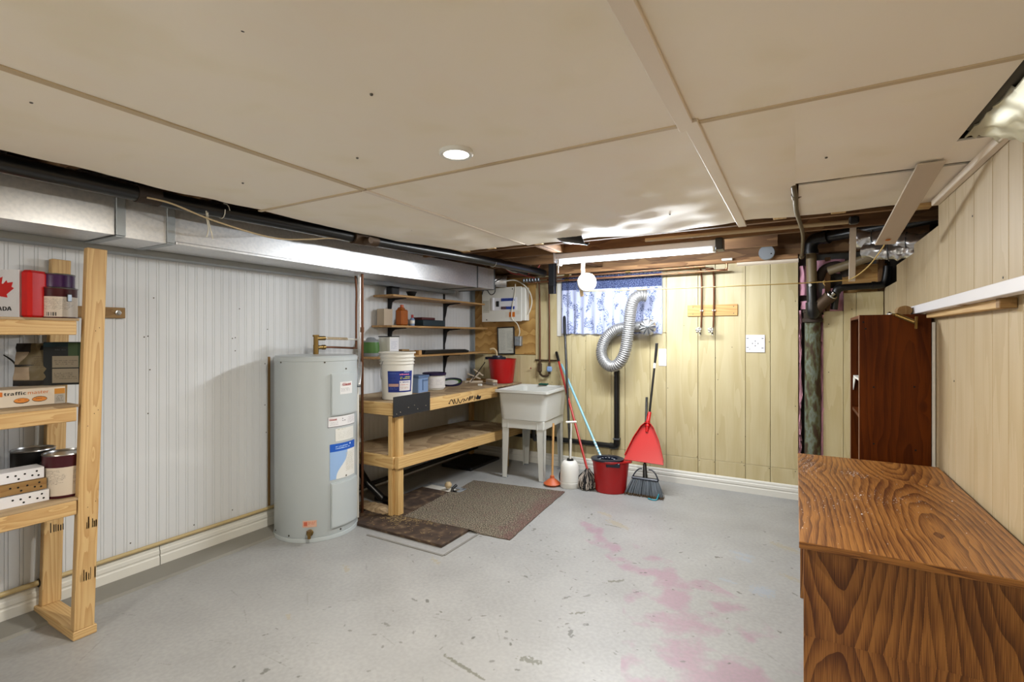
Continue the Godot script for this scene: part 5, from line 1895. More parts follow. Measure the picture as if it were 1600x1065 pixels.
# ---------------------------------------------------------------- laundry tub
func laundry_tub() -> void:
	var t := thing("laundry_tub", "white plastic laundry tub on four tapering legs by the workbench", "laundry tub", V(-2.335, 0, -4.53), deg_to_rad(5.0))
	var w := 0.56
	var d := 0.68
	var s := S()
	# rim as four bars and a basin made of ring loops
	var rings := [[w, d, 0.872, 0.02], [w, d, 0.85, 0.02], [w - 0.05, d - 0.05, 0.848, 0.05], [w - 0.065, d - 0.06, 0.72, 0.055], [w - 0.085, d - 0.08, 0.585, 0.06], [w - 0.13, d - 0.13, 0.572, 0.05], [w - 0.13, d - 0.13, 0.580, 0.05], [w - 0.10, d - 0.10, 0.60, 0.06], [w - 0.085, d - 0.085, 0.86, 0.05], [w - 0.065, d - 0.065, 0.874, 0.05], [w, d, 0.872, 0.02]]
	var loops := []
	for c in rings:
		var lp := []
		for p in rounded(c[0], c[1], c[3], 5):
			lp.append(V(p.x, c[2], p.y))
		loops.append(lp)
	var groups := [10, 11, 12, 12, 13, 14, 15, 15, 16, 16]
	for i in loops.size() - 1:
		var m: int = loops[i].size()
		for k in m:
			var q := [loops[i][k], loops[i][(k + 1) % m], loops[i + 1][(k + 1) % m], loops[i + 1][k]]
			var mid: Vector3 = (q[0] + q[1] + q[2] + q[3]) * 0.25
			var o := V(mid.x, 0, mid.z) if i < 5 else V(-mid.x, 0.0, -mid.z)
			if i == 1 or i == 4:
				o = Vector3.DOWN + o * 0.2
			elif i >= 8 or i == 5:
				o = Vector3.UP
			face(s, q, [Vector2(q[0].x, q[0].y), Vector2(q[1].x, q[1].y), Vector2(q[2].x, q[2].y), Vector2(q[3].x, q[3].y)], o, groups[i])
	for i in [5, 6]:
		face(s, loops[i], loops[i].map(func(p): return Vector2(p.x, p.z)), Vector3.DOWN if i == 5 else Vector3.UP)
	put("basin", s, M.tub_plastic, t)
	# skirt that carries the legs
	s = S()
	var sw := w - 0.12
	var sd := d - 0.115
	for c in [[0, sd * 0.5, sw, 0.012], [0, -sd * 0.5, sw, 0.012], [sw * 0.5, 0, 0.012, sd], [-sw * 0.5, 0, 0.012, sd]]:
		box(s, V(c[0], 0.54, c[1]), V(c[2], 0.085, c[3]), 0.004)
	put("skirt", s, M.tub_plastic, t)
	s = S()
	for c in [[0, sd * 0.5 + 0.004, 1.0, 0.0]]:
		for x in [-0.155, 0.155]:
			box(s, V(x, 0.535, sd * 0.5 + 0.006), V(0.006, 0.085, 0.008), 0.002)
	put("ribs", s, M.tub_plastic, t)
	for sx in [-1.0, 1.0]:
		for sz in [-1.0, 1.0]:
			s = S()
			# an angle-shaped tapering leg: two leaves
			var x1: float = sx * sw * 0.5
			var z1: float = sz * sd * 0.5
			for leaf in 2:
				var q0 := []
				var q1 := []
				for e in [[0.0, 0.545, 0.0], [0.075, 0.545, 0.0], [0.048, 0.0, 0.0], [0.0, 0.0, 0.0]]:
					for th in 2:
						var inx: float = e[0] if leaf == 0 else 0.006 * th
						var inz: float = 0.006 * th if leaf == 0 else e[0]
						var p := V(x1 - sx * inx, e[1], z1 - sz * inz)
						if th == 0:
							q0.append(p)
						else:
							q1.append(p)
				var on := V(0, 0, sz) if leaf == 0 else V(sx, 0, 0)
				var uvz := [Vector2.ZERO, Vector2.ZERO, Vector2.ZERO, Vector2.ZERO]
				face(s, q0, uvz, on)
				face(s, q1, uvz, -on)
				for k in 4:
					var kk := (k + 1) % 4
					var mid: Vector3 = (q0[k] + q0[kk]) * 0.5 - (q0[0] + q0[2]) * 0.5
					face(s, [q0[k], q0[kk], q1[kk], q1[k]], uvz, mid)
			put("leg", s, M.tub_plastic, t)
			s = S()
			box(s, V(x1 - sx * 0.022, 0.004, z1 - sz * 0.022), V(0.052, 0.008, 0.052), 0.002)
			put("foot_cap", s, M.plate_grey, t)
	s = S()
	lathe(s, [Vector2(0, 0.582), Vector2(0.03, 0.582), Vector2(0.034, 0.586), Vector2(0.02, 0.586), Vector2(0, 0.584)], 20)
	put("drain", s, M.chrome, t)
	s = S()
	tube(s, smooth_path([V(0, 0.575, 0), V(0, 0.42, 0), V(0.0, 0.34, -0.03), V(0.0, 0.33, -0.10), V(0.0, 0.335, -0.18)], 5), 0.02, 12)
	put("drain_trap", s, M.black_pipe, t)
	# scouring pad on the back rim
	s = S()
	box(s, V(0, 0.007, 0), V(0.10, 0.014, 0.065), 0.005)
	var o := single("scouring_pad", s, M.green_pad, "dark green scouring pad on the laundry tub's rear rim", "scouring pad")
	o.position = V(-2.37, 0.8745, -4.836)
	o.rotation.y = 0.2


# ---------------------------------------------------------------- window, hose, drain
func window_things() -> void:
	var t := placed("curtain", "short blue and white sheer curtain gathered over the basement window", "curtain", V(-1.65, 1.43, -4.87))
	var s := S()
	sheet(s, 120, 10, func(u: float, v: float) -> Vector3:
		var x := lerpf(-2.172, -1.12, u)
		var full := 0.004 + 0.011 * v
		var z := WALL_B + 0.028 + full * sin(u * 74.0 + 2.2 * sin(u * 9.0)) + 0.006 * sin(u * 31.0 + 1.0) * v
		return V(x, lerpf(1.975, 1.425 + 0.004 * sin(u * 74.0), v), z), V(0, 0, -0.0012), Vector2(1.0, 1.0))
	put("cloth", s, M.curtain, t)
	s = S()
	sheet(s, 140, 4, func(u: float, v: float) -> Vector3:
		var x := lerpf(-2.165, -1.125, u)
		return V(x, lerpf(2.022, 1.975, v) + 0.004 * sin(u * 160.0) * (1.0 - v), WALL_B + 0.028 + sin(PI * (v * 0.8 + 0.1)) * 0.012 + 0.004 * sin(u * 190.0 + 3.0 * sin(u * 13.0))), V(0, 0, -0.0012), Vector2(1.0, 0.10))
	put("gathered_heading", s, M.curtain, t)
	s = S()
	tube(s, [V(-2.19, 1.998, WALL_B + 0.024), V(-1.11, 1.998, WALL_B + 0.024)], 0.006, 10)
	put("rod", s, M.white_plastic, t)
	# aluminium hose
	t = placed("dryer_hose", "silver flexible dryer hose looped in front of the curtain", "hose", V(-1.45, 1.4, -4.7))
	var path := smooth_path([V(-1.235, 1.782, -4.72), V(-1.285, 1.785, -4.69), V(-1.335, 1.745, -4.67), V(-1.362, 1.66, -4.67), V(-1.385, 1.50, -4.68), V(-1.405, 1.36, -4.69), V(-1.44, 1.22, -4.70), V(-1.505, 1.125, -4.71), V(-1.595, 1.105, -4.735), V(-1.67, 1.165, -4.76), V(-1.695, 1.265, -4.785), V(-1.655, 1.38, -4.80), V(-1.57, 1.455, -4.80), V(-1.47, 1.485, -4.80), V(-1.36, 1.495, -4.80)], 14)
	# ribs: alternate the radius along the path
	var pts := []
	var rad := []
	# even steps of 3.4 mm, a rib every six
	var need := 0.0
	var count := 0
	for i in path.size() - 1:
		var a: Vector3 = path[i]
		var b: Vector3 = path[i + 1]
		var l := a.distance_to(b)
		while need < l:
			pts.append(a.lerp(b, need / l))
			rad.append([0.0570, 0.0562, 0.0535, 0.0495, 0.0535, 0.0562][count % 6])
			count += 1
			need += 0.0034
		need -= l
	s = S()
	tube(s, pts, rad, 22, false)
	put("hose", s, M.hose_foil, t)
	# crimped closed end with its fold star
	s = S()
	var star := Transform3D(Basis(V(1, 0, 0), V(0, 0, 1), V(0, -1, 0)).rotated(V(0, 1, 0), 0.25), V(-1.222, 1.487, -4.735))
	var nn := 9
	for k in nn:
		var a0 := TAU * (k + 0.08) / nn
		var a1 := TAU * (k + 0.82) / nn
		var am := (a0 + a1) * 0.5
		var hub := V(0, 0.012, 0)
		var p0 := V(cos(a0) * 0.082, 0.004, sin(a0) * 0.082)
		var p1 := V(cos(a1) * 0.082, 0.004, sin(a1) * 0.082)
		var pm := V(cos(am) * 0.058, 0.030, sin(am) * 0.058)
		var b0 := V(cos(a0) * 0.07, -0.05, sin(a0) * 0.07)
		var b1 := V(cos(a1) * 0.07, -0.05, sin(a1) * 0.07)
		var z4 := [Vector2.ZERO, Vector2.ZERO, Vector2.ZERO]
		face(s, [star * hub, star * p0, star * pm], z4, star.basis * Vector3.UP)
		face(s, [star * hub, star * pm, star * p1], z4, star.basis * Vector3.UP)
		face(s, [star * p0, star * p1, star * pm], z4, star.basis * Vector3.UP)
		face(s, [star * p0, star * p1, star * b1, star * b0], z4 + [Vector2.ZERO], star.basis * V(cos(am), 0, sin(am)))
	put("crimped_end", s, M.aluminium, t)
	s = S()
	lathe(s, [Vector2(0, 0.024), Vector2(0.010, 0.022), Vector2(0.014, 0.01), Vector2(0.066, -0.004), Vector2(0.066, -0.05), Vector2(0, -0.06)], 20, star)
	put("crimp_core", s, M.grey_metal, t)
	s = S()
	tube(s, smooth_path([V(-1.36, 1.495, -4.80), V(-1.29, 1.492, -4.80), V(-1.24, 1.488, -4.785), V(-1.222, 1.487, -4.76)], 4), 0.052, 18)
	put("elbow", s, M.hose_foil, t)
	# clothes line
	t = placed("clothes_line", "thin yellow clothes line stretched across the back of the room", "rope", V(-0.6, 1.77, -4.1))
	s = S()
	tube(s, smooth_path([V(-1.575, 1.782, -3.945), V(-1.1, 1.772, -3.95), V(-0.5, 1.768, -3.97), V(0.05, 1.768, -3.985), V(0.31, 1.775, -3.985)], 4), 0.0035, 8)
	tube(s, smooth_path([V(0.31, 1.775, -3.985), V(0.345, 1.79, -3.85), V(0.38, 1.82, -3.6), V(0.405, 1.87, -3.33), V(0.412, 1.90, -3.22)], 5), 0.0035, 8)
	put("line", s, M.rope, t)
	s = S()
	lathe(s, [Vector2(0, 0.012), Vector2(0.012, 0.0), Vector2(0, -0.012)], 10, Transform3D(Basis(), V(0.17, 1.770, -3.985)))
	tube(s, [V(0.17, 1.775, -3.985), V(0.165, 1.758, -3.98), V(0.175, 1.744, -3.985)], 0.003, 6)
	put("knot", s, M.rope, t)
	s = S()
	tube(s, smooth_path([V(-1.27, 1.842, -4.70), V(-1.285, 1.81, -4.69), V(-1.272, 1.772, -4.69)], 3), 0.003, 6)
	tube(s, smooth_path([V(-1.27, 1.842, -4.70), V(-1.29, 1.868, -4.80), V(-1.30, 1.9, -4.865)], 3), 0.002, 6)
	put("hose_tie", s, M.grey_metal, t)
	# white disc at the lamp
	t = placed("white_disc", "white round plastic disc hanging below the tube lamp's window end", "disc", V(-1.53, 1.85, -3.95))
	s = S()
	lathe(s, [Vector2(0, 0.016), Vector2(0.074, 0.014), Vector2(0.080, 0.008), Vector2(0.080, -0.012), Vector2(0.07, -0.016), Vector2(0, -0.016)], 40, Transform3D(Basis(V(1, 0, 0), V(0, 0, 1), V(0, -1, 0)).rotated(Vector3.UP, 0.45), V(-1.53, 1.853, -3.95)))
	put("disc", s, M.white_plastic, t)
	s = S()
	slab(s, V(-1.59, 1.90, -3.985), V(-1.56, 2.03, -3.975), 0.002)
	put("hanger", s, M.white_plastic, t)
	s = S()
	beam(s, V(-1.578, 1.80, -3.935), V(-1.565, 1.735, -3.93), 0.03, 0.004, V(0, 0, 1))
	beam(s, V(-1.56, 1.83, -3.96), V(-1.575, 1.76, -3.94), 0.022, 0.004, V(0, 0, 1))
	put("strap", s, M.cord, t)
	# waste pipe on the back wall
	t = placed("waste_pipe", "black plastic waste pipe dropping from the hose and running to the tub", "pipe", V(-1.565, 0.6, -4.83))
	s = S()
	tube(s, [V(-1.565, 1.07, -4.868), V(-1.565, 0.32, -4.868)], 0.028, 16)
	put("pipe", s, M.black_pipe, t)
	s = S()
	tube(s, smooth_path([V(-1.62, 0.29, -4.868), V(-2.2, 0.295, -4.868), V(-3.0, 0.30, -4.868)], 3), 0.026, 16)
	put("pipe", s, M.black_pipe, t)
	s = S()
	tube(s, smooth_path([V(-1.565, 0.355, -4.868), V(-1.565, 0.31, -4.868), V(-1.585, 0.29, -4.868), V(-1.635, 0.289, -4.868)], 5), 0.033, 16)
	put("elbow", s, M.black_pipe, t)
	s = S()
	slab(s, V(-1.597, 0.36, -4.9), V(-1.533, 0.374, -4.836), 0.001)
	put("strap", s, M.grey_metal, t)


# ---------------------------------------------------------------- cleaning things in the corner
func cleaning_things() -> void:
	# plunger
	var t := placed("plunger", "orange rubber plunger with a wooden stick beside the laundry tub", "plunger", V(-1.985, 0, -4.235))
	var s := S()
	lathe(s, [Vector2(0.060, 0.0), Vector2(0.066, 0.004), Vector2(0.082, 0.02), Vector2(0.052, 0.045), Vector2(0.030, 0.062), Vector2(0.021, 0.068), Vector2(0.020, 0.09), Vector2(0.014, 0.092), Vector2(0.0, 0.092), Vector2(0.0, 0.06), Vector2(0.05, 0.03), Vector2(0.060, 0.0)], 28, Transform3D(Basis(), V(-1.985, 0, -4.235)))
	put("rubber_cup", s, M.orange_rubber, t)
	s = S()
	tube(s, [V(-1.985, 0.08, -4.236), V(-2.03, 0.56, -4.36)], 0.0105, 12)
	put("stick", s, M.light_wood, t)
	# canister with a white-handled brush
	t = placed("brush_canister", "white canister holding a white toilet brush with T handle", "canister", V(-1.825, 0, -4.275))
	s = S()
	lathe(s, [Vector2(0, 0), Vector2(0.082, 0), Vector2(0.087, 0.008), Vector2(0.089, 0.05), Vector2(0.0865, 0.052), Vector2(0.0865, 0.058), Vector2(0.089, 0.06), Vector2(0.088, 0.12), Vector2(0.083, 0.19), Vector2(0.070, 0.228), Vector2(0.052, 0.245), Vector2(0.042, 0.248), Vector2(0.040, 0.24), Vector2(0.034, 0.1), Vector2(0, 0.09)], 40, Transform3D(Basis(), V(-1.825, 0, -4.275)))
	put("canister", s, M.white_plastic, t)
	s = S()
	tube(s, [V(-1.822, 0.14, -4.275), V(-1.815, 0.44, -4.278)], 0.010, 12)
	tube(s, [V(-1.815, 0.43, -4.278), V(-1.811, 0.595, -4.28)], 0.007, 12)
	tube(s, [V(-1.856, 0.600, -4.262), V(-1.766, 0.604, -4.298)], 0.010, 12)
	put("brush_handle", s, M.white_plastic, t)
	s = S()
	tube(s, [V(-1.822, 0.235, -4.275), V(-1.8205, 0.262, -4.2755)], 0.03, 14)
	put("brush_collar", s, M.black_plastic, t)
	# dark coil beside them
	s = S()
	for k in 3:
		var ring := []
		for j in 15:
			var a := TAU * j / 14.0
			ring.append(V(-1.945 + 0.022 * cos(a) + 0.004 * k, 0.062 + 0.05 * sin(a), -4.36 + 0.012 * k + 0.006 * cos(a)))
		tube(s, ring, 0.006, 6)
	single("cable_coil", s, M.navy_plastic, "small dark cable coil on the floor behind the plunger", "coil")
	# black pole, red mop, blue pole
	t = placed("black_pole", "long black pole leaning against the wall behind the white canister", "pole", V(-1.88, 0, -4.42))
	s = S()
	tube(s, [V(-1.875, 0.0, -4.43), V(-2.135, 1.585, -4.86)], 0.0125, 12)
	put("pole", s, M.black_plastic, t)
	s = S()
	tube(s, [V(-2.105, 1.40, -4.81), V(-2.137, 1.60, -4.864), V(-2.139, 1.615, -4.868)], [0.015, 0.016, 0.010], 12)
	put("grip", s, M.black_paint, t)
	t = placed("strand_mop", "red-handled mop with black and white strands beside the red bucket", "mop", V(-1.665, 0, -4.31))
	s = S()
	tube(s, [V(-1.675, 0.16, -4.34), V(-2.19, 1.14, -4.83)], 0.0115, 12)
	put("handle", s, M.red_pole, t)
	s = S()
	tube(s, [V(-2.185, 1.13, -4.826), V(-2.232, 1.225, -4.868), V(-2.236, 1.232, -4.871)], [0.014, 0.016, 0.01], 12)
	put("grip", s, M.black_plastic, t)
	var r2 := RandomNumberGenerator.new()
	r2.seed = 21
	var dark := S()
	var light := S()
	for k in 170:
		var a := r2.randf() * TAU
		var r := r2.randf_range(0.02, 0.085)
		var top := V(-1.672 + 0.014 * cos(a), 0.165 + r2.randf_range(-0.03, 0.01), -4.335 + 0.014 * sin(a))
		var low := V(-1.655 + cos(a) * r, r2.randf_range(0.006, 0.03), -4.30 + sin(a) * r)
		var mid := (top + low) * 0.5 + V(cos(a), 0.3, sin(a)) * r2.randf_range(0.02, 0.035)
		var wob := V(r2.randf_range(-0.012, 0.012), 0, r2.randf_range(-0.012, 0.012))
		var chain := smooth_path([top, mid + wob, low.lerp(mid, 0.35) - wob, low], 4)
		tube(dark if k % 9 < 5 else light, chain, r2.randf_range(0.004, 0.006), 5)
	put("dark_strands", dark, M.mop_dark, t, "black strands").set_meta("kind", "stuff")
	put("pale_strands", light, M.mop_light, t, "pale strands").set_meta("kind", "stuff")
	# red oval bucket with wringer
	t = thing("mop_bucket", "red oval mop bucket with a navy wringer standing on the floor", "bucket", V(-1.450, 0, -4.335), deg_to_rad(18.0))
	s = S()
	lathe(s, [Vector2(0, 0), Vector2(0.118, 0), Vector2(0.124, 0.006), Vector2(0.150, 0.268), Vector2(0.157, 0.272), Vector2(0.157, 0.28), Vector2(0.148, 0.28), Vector2(0.120, 0.01), Vector2(0, 0.008)], 48, Transform3D(), 1.08, 0.8)
	put("bucket", s, M.red_plastic, t)
	s = S()
	prism(s, [Vector2(0.09, -0.05), Vector2(0.175, -0.035), Vector2(0.19, 0.0), Vector2(0.175, 0.035), Vector2(0.09, 0.05)], 0.268, 0.282, Transform3D(Basis(V(1, 0, 0), V(0, 0, 1), V(0, 1, 0)), Vector3.ZERO))
	put("pouring_lip", s, M.red_plastic, t)
	s = S()
	lathe(s, [Vector2(0.148, 0.282), Vector2(0.158, 0.286), Vector2(0.160, 0.298), Vector2(0.145, 0.302), Vector2(0.10, 0.300), Vector2(0.092, 0.27), Vector2(0.085, 0.19), Vector2(0, 0.185)], 40, Transform3D(Basis(), V(-0.03, 0, 0)), 0.92, 0.8)
	box(s, V(0.02, 0.262, 0.112), V(0.12, 0.04, 0.02), 0.006)
	put("wringer", s, M.navy_plastic, t, "navy wringer basket")
	s = S()
	for k in 14:
		var a := TAU * k / 14
		box(s, V(-0.03 + cos(a) * 0.068, 0.26, sin(a) * 0.06), V(0.02, 0.06, 0.012), 0.003, Transform3D())
	put("wringer_ribs", s, M.navy_plastic, t).set_meta("kind", "stuff")
	s = S()
	var arc := []
	for k in 13:
		var a := PI * k / 12.0
		arc.append(V(0.165 * cos(a), 0.275 + 0.012 * sin(a), 0.128 * sin(a)))
	tube(s, arc, 0.005, 8)
	put("bail", s, M.red_plastic, t)
	t = placed("blue_pole", "light blue mop pole standing in the red oval bucket", "pole", V(-1.53, 0.25, -4.37))
	s = S()
	tube(s, [V(-1.505, 0.21, -4.345), V(-2.17, 1.10, -4.86)], 0.0115, 12)
	put("pole", s, M.blue_pole, t)
	s = S()
	for k in 6:
		var q := V(-1.505, 0.21, -4.345).lerp(V(-2.17, 1.10, -4.86), 0.10 + 0.025 * k)
		var dd := (V(-2.17, 1.10, -4.86) - V(-1.505, 0.21, -4.345)).normalized()
		tube(s, [q, q + dd * 0.008], 0.0122, 10)
	put("white_rings", s, M.white_plastic, t)
	# broom
	t = placed("broom", "grey-bristled broom standing under the red dustpan", "broom", V(-1.145, 0, -4.36))
	s = S()
	tube(s, [V(-1.148, 0.14, -4.37), V(-1.165, 0.26, -4.42)], [0.022, 0.016], 12)
	tube(s, [V(-1.163, 0.24, -4.415), V(-1.262, 0.80, -4.86)], 0.0115, 12)
	put("handle", s, M.black_plastic, t)
	s = S()
	box(s, V(-1.148, 0.145, -4.372), V(0.235, 0.022, 0.05), 0.008, Transform3D())
	tube(s, smooth_path([V(-1.262, 0.148, -4.372), V(-1.235, 0.195, -4.385), V(-1.205, 0.222, -4.395), V(-1.182, 0.225, -4.40)], 4), 0.006, 8)
	tube(s, smooth_path([V(-1.034, 0.148, -4.372), V(-1.062, 0.195, -4.385), V(-1.095, 0.222, -4.395), V(-1.125, 0.222, -4.40)], 4), 0.006, 8)
	put("head", s, M.navy_plastic, t)
	s = S()
	var tips := S()
	for k in 330:
		var u := r2.randf_range(-1.0, 1.0)
		var v := r2.randf_range(-1.0, 1.0)
		var top := V(-1.148 + u * 0.112, 0.14, -4.372 + v * 0.02)
		var low := V(-1.148 + u * 0.165 + r2.randfn() * 0.004, 0.022, -4.345 + v * 0.04)
		tube(s, [top, top.lerp(low, 0.5) + V(0, 0, 0.006), low], [0.0036, 0.0036, 0.003], 4, false)
		tube(tips, [low, low + V(u * 0.008, -0.02, 0.004)], [0.003, 0.002], 4, false)
	put("bristles", s, M.bristle_grey, t).set_meta("kind", "stuff")
	put("bristle_tips", tips, M.bristle_tan, t, "tan worn bristle tips").set_meta("kind", "stuff")
	# dustpan clipped upright over the broom's handle
	t = thing("dustpan", "red long-handled dustpan hooked upright on the broom's handle", "dustpan", V(-1.172, 0.60, -4.555))
	t.rotation = V(-0.45, 0.10, -0.05)
	s = S()
	var outline := [Vector2(-0.165, -0.355), Vector2(0.175, -0.355), Vector2(0.172, -0.32), Vector2(0.115, -0.15), Vector2(0.055, -0.035), Vector2(0.022, 0.0), Vector2(-0.022, 0.0), Vector2(-0.055, -0.035), Vector2(-0.11, -0.15), Vector2(-0.165, -0.32)]
	prism(s, outline, -0.004, 0.0)
	# raised walls round the pan and its lip
	var walls := [outline[2], outline[3], outline[4], outline[5], outline[6], outline[7], outline[8], outline[9]]
	for i in walls.size() - 1:
		var a := V(walls[i].x, walls[i].y, 0.016)
		var b := V(walls[i + 1].x, walls[i + 1].y, 0.016)
		beam(s, a, b, 0.006, 0.036, V(0, 0, 1), 0.002)
	prism(s, [Vector2(-0.165, -0.355), Vector2(0.175, -0.355), Vector2(0.168, -0.318), Vector2(-0.160, -0.318)], 0.0, 0.012)
	put("pan", s, M.bright_red, t)
	s = S()
	tube(s, [V(0, -0.03, 0.008), V(0.0, 0.03, 0.006), V(0.004, 0.11, 0.0)], [0.022, 0.018, 0.016], 14)
	tube(s, [V(0, -0.08, 0.004), V(0.0, 0.02, 0.014)], [0.012, 0.02], 10)
	put("socket", s, M.bright_red, t)
	s = S()
	tube(s, [V(0.003, 0.09, 0.0), V(0.018, 0.52, 0.13)], 0.010, 12)
	put("handle", s, M.black_plastic, t)
	s = S()
	tube(s, [V(0.0175, 0.50, 0.124), V(0.019, 0.545, 0.138)], 0.012, 12)
	put("collar", s, M.white_plastic, t)
	s = S()
	tube(s, smooth_path([V(0.019, 0.545, 0.138), V(0.022, 0.62, 0.161), V(0.024, 0.71, 0.19), V(0.0245, 0.725, 0.195)], 4), [0.011, 0.011, 0.0115, 0.012, 0.013, 0.013, 0.013, 0.013, 0.013, 0.013, 0.013, 0.012, 0.006], 12)
	put("grip", s, M.black_plastic, t)
	s = S()
	tube(s, smooth_path([V(-1.10, 0.006, -4.285), V(-1.06, 0.006, -4.265), V(-1.03, 0.006, -4.28), V(-1.02, 0.03, -4.30), V(-1.015, 0.05, -4.31)], 4), 0.0055, 8)
	single("teal_clip", s, M.teal, "small turquoise plastic clip lying against the broom's bristles", "clip")


# ---------------------------------------------------------------- fittings on the back wall
func tap_head(s: SurfaceTool, at: Vector3) -> void:
	# a little hose tap: body, spout and a wheel of five lobes facing the room
	tube(s, [at + V(0, 0.035, 0), at + V(0, -0.01, 0)], 0.011, 12)
	tube(s, smooth_path([at + V(0, 0, 0.0), at + V(0, -0.008, 0.02), at + V(0, -0.035, 0.028)], 3), 0.010, 12)
	tube(s, [at + V(-0.004, 0.004, 0.0), at + V(-0.012, 0.008, 0.05)], 0.007, 10)
	for k in 5:
		var a := TAU * k / 5 + 0.3
		lathe(s, [Vector2(0, 0.007), Vector2(0.010, 0.004), Vector2(0.011, 0.0), Vector2(0.008, -0.005), Vector2(0, -0.006)], 10, Transform3D(Basis(V(1, 0, 0), V(0, 0, 1), V(0, -1, 0)), at + V(-0.012 + cos(a) * 0.017, 0.008 + sin(a) * 0.017, 0.052)))
	lathe(s, [Vector2(0, 0.008), Vector2(0.014, 0.004), Vector2(0.014, -0.006), Vector2(0, -0.006)], 12, Transform3D(Basis(V(1, 0, 0), V(0, 0, 1), V(0, -1, 0)), at + V(-0.012, 0.008, 0.052)))


func wall_fittings() -> void:
	# board with the two taps
	var s := S()
	slab(s, V(-0.885, 1.587, WALL_B), V(-0.453, 1.69, WALL_B + 0.016), 0.002, 0)
	var b := single("tap_board", s, M.ply_edge, "small pale board screwed to the panelling behind two tap pipes", "board")
	s = S()
	for p in [[-0.835, 1.67], [-0.835, 1.607], [-0.485, 1.67], [-0.485, 1.607]]:
		lathe(s, [Vector2(0, 0.002), Vector2(0.004, 0.0015), Vector2(0.005, -0.001)], 8, Transform3D(Basis(V(1, 0, 0), V(0, 0, 1), V(0, -1, 0)), V(p[0], p[1], WALL_B + 0.0165)))
	put("screws", s, M.screw, b).set_meta("kind", "stuff")
	var names := ["copper pipe with chrome tap near the board's window end", "copper pipe with chrome tap next to it, nearer the square plate"]
	for k in 2:
		var x: float = [-0.755, -0.65][k]
		var t := placed("tap_pipe", names[k], "tap", V(x, 1.44, -4.86), "tap pipes on the board")
		s = S()
		tube(s, smooth_path([V(x - 0.06, 2.03 - 0.02 * k, -4.78), V(x - 0.015, 2.03 - 0.02 * k, -4.785), V(x, 2.01, -4.80), V(x, 1.99, -4.83), V(x, 1.94, -4.865), V(x, 1.7, -4.868), V(x - 0.004, 1.50, -4.868), V(x - 0.006, 1.47, -4.866)], 5), 0.0085, 12)
		put("pipe", s, M.copper, t)
		s = S()
		tap_head(s, V(x - 0.008, 1.445, -4.862))
		put("tap", s, M.chrome, t, "chrome tap")
		s = S()
		box(s, V(x, 1.637, -4.867), V(0.030, 0.014, 0.012), 0.003)
		put("pipe_clip", s, M.white_trim, t)
	# two water pipes along the top of the wall
	for k in 2:
		var y: float = [2.03, 1.985][k]
		var t2 := placed("copper_pipe", "upper copper pipe running along the wall above the curtain" if k == 0 else "lower copper pipe running along the wall above the curtain", "pipe", V(-1.5, y, -4.78), "copper pipes above the curtain")
		s = S()
		if k == 0:
			tube(s, [V(-2.55, 2.02, -4.80), V(-0.71, y + 0.005, -4.78)], 0.0105, 12)
		else:
			tube(s, smooth_path([V(-2.55, 1.985, -4.80), V(-1.5, y, -4.78), V(-0.60, y + 0.005, -4.775), V(-0.55, y + 0.006, -4.775), V(-0.532, y + 0.02, -4.775), V(-0.53, y + 0.06, -4.775)], 4), 0.0105, 12)
		put("pipe", s, M.bright_copper, t2)
		for x in [-2.1, -1.45, -0.80]:
			s = S()
			tube(s, [V(x, y + 0.002, -4.785), V(x + 0.05, y + 0.002, -4.785)], 0.0135, 12)
			put("coupling", s, M.brass, t2)
	for k in 2:
		var x: float = [-2.43, -2.315][k]
		var t3 := placed("copper_drop", "vertical copper pipe above the tub, nearer the breaker panel" if k == 0 else "vertical copper pipe above the tub, under the black post", "pipe", V(x, 1.1, -4.86), "copper drops above the tub")
		s = S()
		tube(s, smooth_path([V(x, 2.03, -4.815), V(x, 1.95, -4.85), V(x, 1.6, -4.868), V(x, 1.13 - 0.03 * k, -4.868)], 4), 0.0085, 12)
		put("pipe", s, M.copper, t3)
		s = S()
		if k == 0:
			tube(s, [V(x, 1.14, -4.868), V(x, 1.0, -4.868)], 0.013, 12)
			box(s, V(x + 0.01, 1.06, -4.84), V(0.05, 0.10, 0.03), 0.008)
			tube(s, smooth_path([V(x, 0.99, -4.868), V(x + 0.05, 0.965, -4.85), V(x + 0.11, 0.98, -4.86)], 4), 0.012, 10)
		else:
			tube(s, [V(x, 1.11, -4.868), V(x, 0.99, -4.868)], 0.013, 12)
		put("valve", s, M.old_brass, t3)
		if k == 1:
			s = S()
			box(s, V(x + 0.01, 1.045, -4.845), V(0.06, 0.06, 0.035), 0.012)
			put("valve_tag", s, M.blue_tote, t3, "pale blue valve cap")
		else:
			s = S()
			lathe(s, [Vector2(0, 0.01), Vector2(0.012, 0.0), Vector2(0, -0.01)], 10, Transform3D(Basis(), V(x - 0.115, 1.045, -4.87)))
			put("valve_knob", s, M.red_plastic, t3, "small red knob")
	s = S()
	slab(s, V(-2.50, 1.128, WALL_B + 0.009), V(-2.235, 1.143, WALL_B + 0.02), 0.002)
	single("pipe_rail", s, M.old_brass, "thin brown rail across the bottom of the pipe backing board", "rail")
	s = S()
	for k in 3:
		tube(s, smooth_path([V(-2.22 + 0.03 * k, 1.02, -4.87), V(-2.20 + 0.025 * k, 0.96, -4.86), V(-2.19 + 0.02 * k, 0.89, -4.87)], 3), 0.004, 6)
	single("plastic_tie", s, M.cord, "loose pale plastic ties on the wall above the tub's rim", "tie")
	# black post beside the window
	s = S()
	slab(s, V(-2.228, 1.92, -4.72), V(-2.162, 2.30, -4.66), 0.003)
	var post := single("black_post", s, M.black_paint, "short black painted post hanging from the joists beside the window", "post")
	s = S()
	slab(s, V(-2.226, 1.84, -4.72), V(-2.164, 1.92, -4.66), 0.003)
	put("post_foot", s, M.black_plastic, post)
